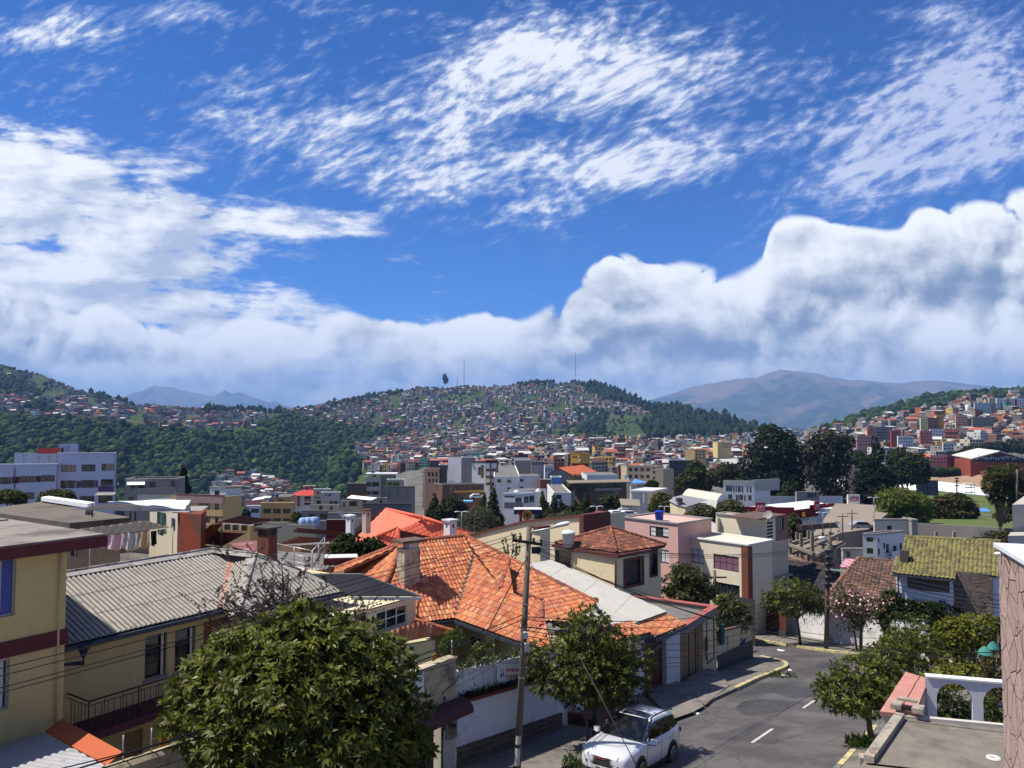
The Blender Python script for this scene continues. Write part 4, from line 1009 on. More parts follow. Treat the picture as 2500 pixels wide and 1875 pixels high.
m_=MB();U2=[(0,0),(-.14,-.02),(-.16,.09),(-.02,.12)]
for i in vO(K):
 a,b=s0+(s1-s0)*i/K,s0+(s1-s0)*(i+1)/K
 for(t0,z0),(t1,z1)in zip(U2[:-1],U2[1:]):m_.Q([st(a,16+t0,zmo(a)+z0),st(b,16+t0,zmo(b)+z0),st(b,16+t1,zmo(b)+z1),st(a,16+t1,zmo(a)+z1)])
m_.B('moulding',xT('moulding_red',(.16,.035,.025,1),var=.3,scale=3),gwall)
m_=MB();zp=lambda s:np.interp(s,[20.56,24.5,28.1],[-8.4,-8.9,-9.4])
for i in vO(K):
 a,b=s0+(s1-s0)*i/K,s0+(s1-s0)*(i+1)/K
 m_.Q([st(a,16.12,zmo(a)+.1),st(b,16.12,zmo(b)+.1),st(b,16.12,zp(b)),st(a,16.12,zp(a))]);m_.Q([st(a,16.12,zp(a)),st(b,16.12,zp(b)),st(b,16.4,zp(b)),st(a,16.4,zp(a))])
 m_.Q([st(b,16.4,zmo(b)),st(a,16.4,zmo(a)),st(a,16.4,zp(a)),st(b,16.4,zp(b))])
m_.B('parapet',WP,gwall)
IVY=kY('ivy_leaves',jD=.6,var=.35,scale=2,zO=.3)
def jL(name,fn,n,size,vL,vM,cat,m=IVY,parent=None):
 V=[];Fq=[];C=[]
 for k in vO(n):
  c=fn();d=V3(rgs(0,1),rgs(0,1),rgs(.2,1)).normalized();e=d.cross(V3(random.random(),random.random(),.3)).normalized();z=size*ru(.6,1.4);i=len(V)
  V+=[c-e*z*.4,c+d*z*.6,c+e*z*.4,c-d*z*.6];Fq.append((i,i+1,i+2,i+3));C.append(random.choice(vL))
 V=np.array([tuple(v)for v in V]);o=jJ(name,V,np.array(Fq),m,col=np.array(C),origin=tuple(V.mean(0)))
 return tag(o,vM,cat)
DK=[(.012,.018,.014),(.02,.03,.02),(.03,.045,.025),(.016,.02,.02)]
def _iv():
 s=ru(20.9,27.8);return st(s,16.+ru(-.14,.1),zmo(s)+.12+abs(rgs(0,.08)))
jL('trailing_plants',_iv,2600,.07,DK,'dark trailing plants in the planter along the white wall','plants')
def _iv2():
 s=ru(20.7,27.9);return st(s,16.25+ru(-.15,.2),zp(s)+abs(rgs(0,.1)))
jL('wall_top_plants',_iv2,1500,.09,[(.05,.075,.02),(.1,.13,.05),(.16,.17,.09),(.03,.05,.015)],'pale green plants growing on top of the white wall','plants')
SGN,o_,e_,L_,h_=qI('clinic_sign','white clinic sign with red and blue lettering on the white wall',1213,1625,1273,1668,16.07,xT('sign_white',(.64,.66,.66,1),var=.06,jC=0))
for ch_ in list(SGN.children):bpy.data.objects.remove(ch_)
o_=xN(1213,1677,16.07);h_=.82;mm_=MB().P([o_,o_+e_*L_,o_+e_*L_+UP*h_,o_+UP*h_],DT*.012);mm_.B('panel',MATS['sign_white'],SGN)
kH(SGN,'HOMEOPATIA',o_+e_*.58+UP*.54,e_,.13,tred,width=1.2,up=UP);kH(SGN,'ECUATORIANA',o_+e_*.58+UP*.31,e_,.13,tred,width=1.25,up=UP)
kH(SGN,'CONSULTORIO POPULAR',o_+e_*.07+UP*.07,e_,.12,tblu,width=1.78,up=UP)
m_=MB();em=o_+e_*.16+UP*.3-DT*.004
dsh=lambda a,b:em+e_*a+UP*b
for tri in[[(0,.08),(.12,0.),(.2,.14)],[(.03,.16),(.16,.2),(.1,.08)],[(.2,.02),(.34,.1),(.26,.18)],[(.18,.2),(.3,.22),(.24,.1)],[(.13,.3),(.19,.3),(.16,.22)],[(.05,.36),(.08,.36),(.08,.24)],[(.22,.38),(.25,.37),(.23,.24)]]:
 m_.Q([dsh(*q)for q in tri])
m_.B('emblem',xT('ink_cobalt',(.03,.1,.4,1),jC=0),SGN)
# the rotated block: tiled house, its neighbours, garages
E1,E2=V3(.743,.669,0).normalized(),V3(-.669,.743,0).normalized()
CLAY=[xW(228,130,80),xW(214,108,66),xW(235,148,92),xW(196,98,68),xW(240,165,112),xW(170,88,66),xW(220,118,70),xW(186,110,88)]
CLAY=[xX((c[0]*.86,c[1]*1.06,c[2]*1.22),.86)for c in CLAY]
qY=kZ('clay_tiles',CLAY,zB=(.06,.035,.03,1),xZ=.42)
qZ=kZ('ridge_tiles',[xX(xW(190,110,80),.8),xX(xW(160,95,75),.7),xX(xW(205,130,95),.8)],zB=(.05,.04,.035,1),xZ=.8)
SAL=kZ('salmon_sheet',[xX(xW(240,118,88),.88),xX(xW(236,112,84),.88),xX(xW(232,110,80),.85)],zB=(.35,.1,.06,1),xZ=.25,jD=.6)
CRW=xT('cream_wall',(.66,.57,.38,1),var=.1,scale=.5,jC=.08,fine=.06,jE=((.42,.34,.2,1),.4))
TEX=xT('textured_cream',(.7,.6,.38,1),var=.12,scale=.8,jC=.33,bscale=6,fine=.16,jE=((.5,.4,.24,1),.3))
vZ=xT('brown_trim',(.11,.035,.028,1),var=.25,scale=1.5,jD=.7)
qX=xT('pink_wall',(.6,.36,.31,1),var=.1,scale=.6,jC=.05,fine=.05,jE=((.4,.24,.22,1),.4))
qV=xT('pale_cream',(.7,.63,.47,1),var=.08,scale=.5,jC=.05,fine=.05,jE=((.45,.38,.28,1),.35))
qU=xT('flat_roof_grey',(.16,.15,.14,1),var=.4,scale=.6,jF=((.07,.065,.06,1),.5,.8),fine=.2)
qN=xT('bare_cement',(.27,.255,.235,1),var=.25,scale=.6,fine=.12,jE=((.1,.095,.09,1),.5))
# C: small cream house with a pale sheet roof
Cc=kB('sheet_roof_house','small cream house with a pale grey sheet roof and white framed window','house',st(25,23,-12.5))
TC=22.3;k0,k1=xN(840,1480,TC),xN(1015,1480,TC);oC=V3(k0.x,k0.y,-13.2);wC=(k1-k0).dot(DS);zC=xN(1015,1457,TC).z
rw=[(918,1484,994,1556),(868,1490,896,1570)]
hC=jX(TC,rw,oC,DS)
w=MB().wall(oC,DS*wC,zC-oC.z,hC,.12);w.X(oC+DT*.2,DS*wC,DT*5,UP*(zC-oC.z-.02),skip=('f',));w.wall(oC+DS*wC,DT*.25,zC-oC.z-.02);w.B('wall',CRW,Cc)
q=hC[0];kM(Cc,oC+DS*q[0]+UP*q[2],DS,q[1]-q[0],q[3]-q[2],xT('white_frame',(.62,.62,.6,1),jC=0,var=.05),GLS,3,3,.06,.08)
q=hC[1];d_=MB().X(oC+DS*q[0]+UP*q[2]+DT*.08,DS*(q[1]-q[0]),DT*.04,UP*(q[3]-q[2]));d_.B('door',xT('maroon_door',(.06,.02,.02,1)),Cc)
r0,r1=xN(856,1455,TC-.5),xN(1031,1455,TC-.5);zr=(r0.z+r1.z)/2
r2=xM(884,1400,zr+.95);r3=xM(764,1400,zr+.95);rp=[xM(858,1455,zr),xM(1031,1455,zr),r2,r3]
kA('roof',rp,xT('pale_sheet',(.5,.49,.47,1),var=.2,scale=.6,jF=((.25,.24,.22,1),.4,.8),jD=.7),Cc,jG=.8,row=9,amp=.015,step=0,vF='rib',jH=xT('zinc_edge',(.2,.2,.21,1)),down=V3(0,-1,-.1))
dp=MB();d0=rp[1]-UP*.12+V3(-.1,.25,0);dp.U([d0,d0-UP*.35+DT*.15,d0-UP*1.6+DT*.12],.045);dp.B('downpipe',xT('brown_pipe',(.12,.07,.06,1)),Cc)
gm=MB().X(rp[0]-UP*.14+V3(0,-.1,0),rp[1]-rp[0],V3(0,.09,0),UP*.1);gm.B('gutter',xT('gutter_white',(.5,.5,.51,1),jC=0),Cc)
# D: tiled porch on a pale green room
Dd=kB('tiled_porch','pale green porch room under a small orange tile roof','porch',st(21.5,18.5,-11.8))
zD=-8.5;q0,q1=xM(925,1578,zD),xM(1104,1543,zD);q2,q3=xM(1020,1516,zD+.62),xM(935,1535,zD+.62)
q1b=xM(1104,1543,zD)
fr0,fr1=xM(955,1574,zD),xM(1068,1556,zD)
kA('roof',[fr0,xM(1104,1543,zD),xM(1022,1518,zD+.55),xM(932,1546,zD+.55)],qY,Dd,jG=.2,row=.34,amp=.06,step=.02,down=V3(.4,-1,-.3),jH=vZ)
kG('ridge_tile',xM(1104,1543,zD+.02),xM(1012,1515,zD+.6),qY,Dd,r=.1)
PGR=xT('pale_green_wall',(.47,.45,.28,1),var=.1,scale=.7,jE=((.3,.28,.18,1),.4))
w=MB();a,b=xM(945,1579,zD-.06),xM(1062,1560,zD-.06);e=(b-a);e.z=0
a.z=-13.;hd=[(e.length*.22,e.length*.55,2.2,3.)]
w.wall(a,e,zD-.1+13,hd,.1);w.X(a+V3(-e.y,e.x,0).normalized()*.2,e,V3(-e.y,e.x,0).normalized()*3,UP*(zD-.12+13),skip=('f',));w.B('wall',PGR,Dd)
en=e.normalized();kM(Dd,a+en*hd[0][0]+UP*2.2,en,hd[0][1]-hd[0][0],.8,ALU,GLS,3,2,.04,.06)
# E: the big orange tiled house
Eh=kB('orange_tile_house','large house under a broad weathered orange clay tile roof with a stained chimney','house',V3(0,36,-13.4))
ze=-8.8;zr=-5.9
def Z(x,y,z):return xM(x,y,z)
eL,eV,eR=Z(1040,1519,ze),Z(1109,1510,ze),Z(1276,1571,ze)
rA,rB=Z(989,1325,zr),Z(1135,1309,zr)
hipL=Z(942,1417,ze+.9)
far=Z(796,1398,ze+.15)
nm=(eV-eL).cross(rB-eL).normalized();base=eL
eL2=base+(eL-eV).normalized()*9.5
valT=xK(1160,1350,base,nm)
main=[eV,xK(942,1440,base,nm),xK(989,1325,base,nm),rB,valT]
main[1]=xK(915,1536,base,nm)
dn=nm.copy();dn.z=0;
kA('roof_main',[eV,main[1],main[2],rB,valT],qY,Eh,jG=.178,row=.285,amp=.055,step=.022,jH=vZ)
rA2=main[2];hl=xK(930,1448,base,nm)
kA('roof_left',[rA2,far,xK(915,1536,base,nm)-E1*0.,],qY,Eh,jG=.178,row=.285,amp=.055,step=.022,jH=vZ)
f1=eR;f0=eV;wT=valT;wR=Z(1242,1370,-6.75);nw=(f1-f0).cross(wT-f0).normalized()
wR=xK(1242,1370,f0,nw);wM=xK(1223,1439,f0,nw);w3=xK(1323,1478,f0,nw);w4=xK(1323,1530,f0,nw);w5=xK(1350,1590,f0,nw)
kA('roof_wing',[f0,f1,wM,wR,wT],qY,Eh,jG=.178,row=.285,amp=.055,step=.022,jH=vZ)
kA('roof_wing',[f1,w5,w4,w3,wM],qY,Eh,jG=.178,row=.285,amp=.055,step=.022,jH=vZ)
hR=Z(1504,1493,-8.6);eR3=Z(1395,1525,-9.);eR4=Z(1330,1478,-8.1)
n3=(hR-rB).cross(wM-rB).normalized()
B3=lambda x,y:xK(x,y,rB,n3)
kA('roof_right',[B3(1200,1346),B3(1160,1350),B3(1242,1372),B3(1226,1440),B3(1323,1466)],qY,Eh,jG=.178,row=.285,amp=.055,step=.022,jH=vZ)
kA('roof_right',[B3(1200,1346),B3(1323,1466),B3(1323,1516),B3(1390,1521),B3(1456,1472)],qY,Eh,jG=.178,row=.285,amp=.055,step=.022,jH=vZ)
kA('roof_right',[rB,B3(1200,1346),B3(1160,1350),B3(1146,1330)],qY,Eh,jG=.178,row=.285,amp=.055,step=.022,jH=vZ)
bb=[rA2+E2*5.5-UP*2.9,rB+E2*5.5-UP*2.9]
kA('roof_back',[rA2,rB,bb[1]+E1*4,bb[0]-E1*3],qY,Eh,jG=.3,row=.5,amp=.05,step=.02,sub=4,jH=vZ)
kA('roof_back',[rB,B3(1456,1472),bb[1]+E1*4],qY,Eh,jG=.3,row=.5,amp=.05,step=.02,sub=4,jH=vZ)
for a,b in[(far,rA2),(rA2,rB),(rB,B3(1456,1472)),(xK(934,1440,base,nm),rA2),(wR,wT),(wM,wR),(B3(1323,1466),wM),(w4,w3)]:
 kG('ridge_tile',a,b,qZ,Eh,r=.12)
vm=MB();s_=(valT-eV).cross(UP).normalized();vm.Q([eV-s_*.09+UP*.1,eV+s_*.09+UP*.1,valT+s_*.09+UP*.12,valT-s_*.09+UP*.12]);vm.B('valley_gutter',qM,Eh)
m_=MB();c=valT;m_.X(c-V3(.12,.1,-.05),(.22,0,0.),(0,.2,0),(0,0,.14));m_.B('valley_cap',qO,Eh)
gt=MB()
for a,b in((eL2,eV),(eV,eR)):gt.X(a-UP*.18+V3(0,-.14,0),b-a,V3(0,.13,0),UP*.13)
gt.B('gutter',qS,Eh)
wl=MB();back=V3(-.25,1.5,0);c0,c1,c2=eL2+V3(.3,1.3,0),eV+V3(0,1.6,0),eR+V3(.3,1.7,0)
OLV=xT('olive_cream',(.4,.34,.18,1),var=.12,scale=.7,jE=((.25,.2,.1,1),.4))
def vwall(mb,a,b,zb,zt,holes=(),vG=.15):
 a=V3(a.x,a.y,zb);d=V3(b.x-a.x,b.y-a.y,0);mb.wall(a,d,zt-zb,holes,vG);return a,d
oa,da=vwall(wl,c0,c1,-14.2,ze-.1,[(5.2,7.,2.,4.6)]);ob,db=vwall(wl,c1,c2,-14.2,ze-.1,[(1.,2.6,1.8,4.4),(3.1,4.2,1.4,4.)])
wl.X(V3(c0.x,c0.y+1,-14.2),(c1-c0)*.98,V3(-2.,6,0),UP*(ze-.25+14.2),skip=('f',));wl.B('wall',OLV,Eh)
for o_,d_,h_ in((oa,da,(5.2,7.,2.,4.6)),(ob,db,(1.,2.6,1.8,4.4)),(ob,db,(3.1,4.2,1.4,4.))):
 e_=d_.normalized();kM(Eh,o_+e_*h_[0]+UP*h_[2],e_,h_[1]-h_[0],h_[3]-h_[2],qM,GLS,2,2,.05,.12)
pl=MB();pp=xL(1195,1600,33.4);pl.X(V3(pp.x-.17,pp.y,-13.2),(.38,0,0),(0,.36,0),(0,0,13.2+ze-.12));pl.B('porch_pillar',OLV,Eh)
ch=MB();cb=xK(1008,1408,base,nm);e=E1;f=E2
CH=xT('stained_render',(.42,.36,.27,1),var=.25,scale=1.6,jC=.15,jF=((.13,.11,.085,1),.6,1.8),jE=((.1,.085,.07,1),.8))
zc=xL(1008,1338,cb.y-.4).z
ch.X(V3(cb.x,cb.y-.55,cb.z-.9)-e*.38,e*.86,f*.62,UP*(zc-cb.z+.9));ch.B('chimney',CH,Eh)
cc=MB();c1_=V3(cb.x,cb.y-.55,zc)-e*.3+f*.04;cc.X(c1_+e*.2+UP*.001,e*.56,f*.5,UP*.26,0);cc.B('chimney_neck',xT('pale_render',(.5,.47,.43,1)),Eh)
cc=MB().X(c1_-e*.28-f*.22+UP*.262,e*1.3,f*.95,UP*.13);cc.B('chimney_cap',xT('cap_slab',(.115,.07,.055,1),var=.4,scale=3,jF=((.2,.17,.15,1),.5,3)),Eh)
# F: salmon sheet roof behind
Fh=kB('salmon_roof_house','house behind with a bright salmon ribbed roof and dark left verge','house',V3(-7,60,-17))
zf,zfr=-11.,-8.2
t0=xM(943,1246,zfr);t1=xM(1027,1263,zfr);
p_l=xM(862,1314,zf);p_ridge2=xM(1020,1265,zfr-.1);p_v=xM(970,1296,zf+1.)
kA('roof_main',[xM(943,1246,zfr),xM(1028,1266,zfr),xM(970,1300,zfr-1.3),xM(905,1328,zfr-2.5),xM(858,1319,zfr-2.5)],SAL,Fh,jG=.32,row=8,amp=.05,step=0,vF='wave',jH=vZ,down=V3(-.45,-1,-.5))
kA('roof_right',[xM(1030,1266,zfr),xM(1150,1305,zfr-1.4),xM(1120,1322,zfr-1.8),xM(975,1298,zfr-1.1)],SAL,Fh,jG=.3,row=.36,amp=.05,step=.02,vF='wave',jH=vZ,down=V3(.5,-1,-.4))
kA('roof_front',[xM(970,1292,zfr-.95),xM(1125,1322,zfr-1.85),xM(1060,1350,zfr-2.9),xM(979,1344,zfr-2.9)],SAL,Fh,jG=.3,row=.36,amp=.05,step=.02,vF='wave',jH=vZ,down=V3(.5,-1,-.5))
kA('roof_front',[xM(970,1292,zfr-.95),xM(982,1350,zfr-2.9),xM(955,1356,zfr-3),xM(920,1312,zfr-1.75)],SAL,Fh,jG=.32,row=8,amp=.05,step=0,vF='wave',jH=vZ,down=V3(-.45,-1,-.5))
for a,b in[((943,1246,zfr),(1030,1266,zfr)),((1030,1266,zfr),(1022,1287,zfr-.85)),((970,1292,zfr-.9),(982,1350,zfr-2.85)),((920,1312,zfr-1.7),(970,1292,zfr-.9)),((1030,1266,zfr),(1150,1305,zfr-1.4)),((952,1260,zfr-.4),(1020,1266,zfr-.1))]:
 m_=MB();A_,B_=xM(*a)+UP*.12,xM(*b)+UP*.12;m_.U([A_,B_],.14,8);m_.B('ridge_cap',SAL,Fh)
vg=MB();A_,B_=xM(938,1244,zfr)+UP*.05,xM(856,1315,zfr-2.4)+UP*.05;vg.X(A_-V3(.5,0,.3),B_-A_,V3(.55,.1,0),UP*.33);vg.B('verge',xT('dark_verge',(.05,.03,.028,1),var=.3),Fh)
wl=MB();A_=xM(905,1330,zfr-2.6);wl.X(V3(-14.2,50.8,-18),(11.5,3.,0),(-3.5,7,0),(0,0,18+zfr-2.75));wl.B('wall',CRW,Fh)
def jO(vM,x0,x1,xm,yt,yb,Y,m,cap=None,hole=True,name='chimney',parent=None):
 """two-faced chimney, corner nearest at xm"""
 c=xL(xm,yb,Y);zt_=xL(xm,yt,Y).z
 def ln(x,d):
  u=ray(x,yb)[0];return abs((u*c.y-c.x)/(d.x-u*d.y))
 l1,l2=max(.25,ln(x1,E1)),max(.25,ln(x0,E2));mb=MB().X(c-UP*.8,E1*l1,E2*l2,UP*(zt_-c.z+.8));
 o=mb.B(name,m,parent)
 if hole:
  for d,n_,l in((E1,-E2,l1),(E2,-E1,l2)):
   o0=V3(c.x,c.y,zt_-.38)+d*l*.38+n_*.004;h=MB().Q([o0,o0+d*l*.24,o0+d*l*.24+UP*.22,o0+UP*.22][::(1 if d is E1 else-1)]);h.B('vent',BLK,o if parent is None else parent)
 if cap:k=MB().X(V3(c.x,c.y,zt_+.002)-E1*.1-E2*.1,E1*(l1+.2),E2*(l2+.2),UP*.1);k.B('chimney_cap',cap,parent)
jO('',1083,1115,1098,1274,1309,46,xT('white_flue',(.62,.62,.63,1),var=.08),xT('flue_cap',(.5,.5,.5,1)),parent=Fh)
jO('',844,865,855,1262,1310,53,MATS['white_flue'],MATS['white_flue'],parent=Fh)
jO('',884,905,893,1248,1277,58,xT('pinkish_render',(.42,.3,.27,1),var=.2,jF=((.2,.18,.17,1),.5,2)),vZ,parent=Fh)
# G: long cream side wall behind the tiled house
Gw=kB('long_cream_building','long blank cream building wall rising behind the orange tiled roof','building',V3(2,52,-16))
gA=xL(1418,1262,57);GPX=lambda x,y:xK(x,y,gA,E1)
gq=[GPX(1120,1320),GPX(1150,1308),GPX(1285,1275),GPX(1418,1262)]
w=MB().P([V3(gq[0].x,gq[0].y,-17),V3(gq[3].x,gq[3].y,-17),gq[3],gq[2],gq[1],gq[0]],E1*5);w.B('wall',CRW,Gw)
w=MB()
for a_,b_2 in zip(gq[:-1],gq[1:]):w.P([a_-E1*.15+UP*.004,b_2-E1*.15+UP*.004,b_2-E1*.15+UP*.16,a_-E1*.15+UP*.16],E1*.6)
w.B('wall_cap',vZ,Gw)
w=MB().X(V3(gq[3].x,gq[3].y,-17)-E1*.2-E2*.45,E2*.43,E1*3,UP*(17+gq[3].z+.22));w.B('end_pier',vZ,Gw)
# H: textured cream house with tile hip roof
H=kB('textured_cream_house','cream textured house with brown trim, deep framed windows and brown hip tile roof','house',xL(1507,1447,50))
Hc=xL(1507,1355,50);zH=Hc.z;l2=abs((ray(1352,1328)[0]*Hc.y-Hc.x)/(E2.x-ray(1352,1328)[0]*E2.y));l1=abs((ray(1585,1343)[0]*Hc.y-Hc.x)/(E1.x-ray(1585,1343)[0]*E1.y));zb=-17
def kF(C,d,x0,y0,x1,y1,zb):
 n=d.cross(UP);a,b=xK(x0,(y0+y1)/2,C,n),xK(x1,(y0+y1)/2,C,n);xm=(x0+x1)/2
 ua,ub=(a-C).dot(d),(b-C).dot(d);va,vb=xK(xm,y1,C,n).z-zb,xK(xm,y0,C,n).z-zb
 return(min(ua,ub),max(ua,ub),va,vb)
hR_=kF(Hc,E1,1526,1367,1567,1426,zb);hL_=kF(Hc,E2,1356,1346,1396,1386,zb)
w=MB();o=V3(Hc.x,Hc.y,zb);w.wall(o,E1*l1,zH-zb,[hR_],.28)
oL=o+E2*l2;hLm=(l2-hL_[1],l2-hL_[0],hL_[2],hL_[3]);w.wall(oL,-E2*l2,zH-zb,[hLm],.18)
w.X(o+E1*.3+E2*.3,E1*(l1-.3),E2*(l2-.3),UP*(zH-zb-.02),skip=('f','l'));w.B('wall',TEX,H)
o2=o+E1*l1+E2*.55;Cb=V3(o2.x,o2.y,zH);lb=abs((ray(1613,1335)[0]*Cb.y-Cb.x)/(E1.x-ray(1613,1335)[0]*E1.y));hb=kF(Cb,E1,1586,1347,1602,1404,zb)
w=MB().wall(o2-UP*0,E1*lb,zH-zb-.01,[hb],.2);w.X(o2+E2*.25,E1*lb,E2*4.2,UP*(zH-zb-.03),skip=('f',));w.B('side_wall',TEX,H)
def jY(C,d,h,parent,fm,pm,fw=.16,nx=1,ny=1,bars=False):
 q=V3(C.x,C.y,zb)+d*h[0]+UP*h[2];n=d.cross(UP);W_,H_=h[1]-h[0],h[3]-h[2]
 f=MB()
 for u0,u1,v0,v1 in[(-fw,0,-fw,H_+fw),(W_,W_+fw,-fw,H_+fw),(0,W_,-fw,0),(0,W_,H_,H_+fw)]:f.X(q+d*u0+UP*v0-n*.2,d*(u1-u0),n*.27,UP*(v1-v0))
 fr=f.B('window_surround',fm,parent);kM(parent,q,d,W_,H_,qM,pm,nx,ny,.04,.16)
 if bars:
  b_=MB()
  for i in vO(7):b_.U([q+d*(W_*(i+.5)/7)+n*.1,q+d*(W_*(i+.5)/7)+n*.12+UP*H_],.014,4)
  for j in(.02,.5,.98):b_.X(q+n*.09+UP*H_*j,d*W_,n*.03,UP*.03)
  b_.B('window_grille',qM,parent)
jY(Hc,E1,hR_,H,vZ,GLS,.17);jY(Cb,E1,hb,H,vZ,GLS,.12)
jY(oL,-E2,hLm,H,CRW,GLS,.02,bars=True)
w=MB();ov=.22
w.X(V3(Hc.x,Hc.y,zH-.16)-E1*ov-E2*ov,E1*(l1+ov),E2*(l2+ov),UP*.19);w.X(Cb-UP*.17-E2*ov-E1*.02,E1*(lb+ov),E2*(l2-.4),UP*.18);w.B('roof_trim',vZ,H)
BT=kZ('brown_tiles',[xX(xW(150,92,72),.75),xX(xW(120,78,66),.7),xX(xW(175,105,78),.75),xX(xW(100,70,60),.7),xX(xW(205,135,100),.7)],zB=(.04,.032,.028,1),xZ=.6)
apx=xL(1471,1299,53.5);zt_=zH+.06
k0,k1,k2,k3=Hc+UP*.06+E1*.2+E2*.2,Hc+UP*.06+E1*(l1+lb*.95),Hc+UP*.06+E1*(l1+lb)+E2*(l2*.98),Hc+UP*.06+E2*(l2-.1)
apx=Hc+E1*((l1+lb)*.45)+E2*(l2*.45)+UP*1.25
for tri in([k0,k1,apx],[k3,k0,apx],[k1,k2,apx],[k2,k3,apx]):kA('roof',tri,BT,H,jG=.24,row=.36,amp=.055,step=.02,sub=5,jH=vZ)
for k in(k0,k1,k3):kG('ridge_tile',k+UP*.03,apx+UP*.03,BT,H,r=.12)
dp=MB().U([Hc+E2*.12-E1*.07-UP*.4,V3(Hc.x,Hc.y,-11.5)+E2*.12-E1*.07],.05);dp.B('downpipe',vZ,H)
fl_=MB();cq=xL(1335,1380,47.5);fl_.X(V3(cq.x-.4,cq.y,-13),E1*.85,E2*.6,UP*(13+xL(1335,1292,47.5).z));fl_.B('chimney',CRW,H)
fl_=MB().X(V3(cq.x-.55,cq.y-.1,xL(1335,1292,47.5).z+.001),E1*1.1,E2*.85,UP*.14);fl_.B('chimney_cap',vZ,H)
tk=kB('water_tank','white ribbed water tank beside the brown tiled roof','water tank',xL(1388,1322,53))
tb=xL(1388,1324,53);r_=16*53/1878;m_=MB().H(tb-UP*.3,[(0.,0),(r_*.82,0),(r_*.86,.45),(r_*.9,.47),(r_*.95,.85),(r_*1.05,.88),(r_*1.05,.98),(r_*.96,1.)],20);m_.B('tank',xT('tank_white',(.6,.62,.62,1),var=.15,jE=((.3,.3,.28,1),.4)),tk,smooth=False)
m_=MB().H(tb-UP*.3,[(r_*1.,1.001),(r_*.7,1.1),(0,1.16)],20);m_.B('lid',MATS['tank_white'],tk)
# white corrugated roofs stepping down to the street with a strip of tiles at the eave
Wr=kB('corrugated_roof_shed','white corrugated roof with a strip of orange tiles along its street eave','shed',xQ(36,18))
WCOR=xT('white_corrugated',(.5,.475,.43,1),var=.15,scale=.7,jF=((.4,.38,.34,1),.4,1.2),jD=.7)
s_a,s_b,s_c=xN(1500,1566,15.35),xN(1590,1544.5,15.35),xN(1597,1557,15.2);s_d=xN(1676,1524,15.2)
up1=3.2
def shed(a,b,m_t):
 """tile strip then white sheet, rising away from the street"""
 rise=UP*.3+DT*1.
 k=1.15;kA('tile_strip',[a,b,b+rise*k,a+rise*k],qY,Wr,jG=.2,row=.34,amp=.06,step=.02,jH=vZ)
 return a+rise*(k-.05)+UP*.05,b+rise*(k-.05)+UP*.05
A0,A1=shed(s_a,s_b,0);B0,B1=shed(s_c,s_d,0)
r_=UP*.28+DT
kA('corrugated_sheet',[A0-DS*1.3,A1+DS*.05,A1+DS*.05+r_*4.2,A0-DS*1.3+r_*4.2],WCOR,Wr,jG=.19,row=2.1,amp=.05,step=.012,vF='wave',jH=BLK)
kA('corrugated_sheet',[B0+UP*.1,B1+UP*.1,B1+UP*.1+r_*7.2,B0+UP*.1+r_*7.2],WCOR,Wr,jG=.19,row=2.1,amp=.05,step=.012,vF='wave',jH=BLK)
gt=MB()
for a,b in((s_a,s_b),(s_c,s_d)):gt.X(a-UP*.2-DT*.12,b-a,DT*.13,UP*.14)
gt.B('gutter',qS,Wr)
kG('ridge_tile',B3(1456,1472)+UP*.1,A1+r_*2.2+UP*.12,qZ,Wr,r=.11)
PWH=xT('pillar_white',(.62,.62,.63,1),var=.12,scale=1,jE=((.35,.34,.32,1),.5))
def kJ(name,s0,s1,t0,t1,zt,m,parent,lift=0.):
 mb=MB();pts=[xQ(s0,t0,lift),xQ(s1,t0,lift),xQ(s1,t1,lift),xQ(s0,t1,lift)];tops=[V3(p.x,p.y,zt)for p in pts]
 mb.Q(tops)
 for i in vO(4):mb.Q([pts[i],pts[(i+1)%4],tops[(i+1)%4],tops[i]])
 return mb.B(name,m,parent)
sS=lambda x,T=15.9:xN(x,1600,T).dot(DS)
for x0,x1 in((1400,1428),(1541,1569),(1623,1656)):kJ('pillar',sS(x0),sS(x1),15.8,16.25,-10.9-(0.if x0<1600 else .8)+.3,PWH,Wr)
RG=xT('dark_red_gate',(.085,.022,.014,1),var=.3,scale=2,jD=.5,jE=((.03,.012,.01,1),.5))
def jM(vM,s0,s1,zt,m,t=16.05,rib=.16,bars=()):
 g_=kB('garage_gate',vM,'gate',xQ((s0+s1)/2,t));mb=MB();n=int((s1-s0)/rib)
 for i in vO(n):
  a,b=s0+(s1-s0)*i/n,s0+(s1-s0)*(i+1)/n;tt=t+(.02 if i%2 else 0)
  p,q=xQ(a,tt),xQ(b,tt);mb.Q([p,q,V3(q.x,q.y,zt),V3(p.x,p.y,zt)]);q2=xQ(b,t+(0.if i%2 else .02));mb.Q([q,q2,V3(q2.x,q2.y,zt),V3(q.x,q.y,zt)])
 mb.B('leaf',m,g_)
 for s in bars:x=MB().P([xQ(s-.03,t-.03),xQ(s+.03,t-.03),xQ(s+.03,t),xQ(s-.03,t)],UP*(zt-gz(st(s,t).y)));x.B('rail',qM,g_)
 return g_
jM('dark red ribbed garage gate half hidden behind the street tree',sS(1428),sS(1541),-10.75,RG)
jM('dark red ribbed garage gate between two white pillars',sS(1569),sS(1623),-11.2,RG)
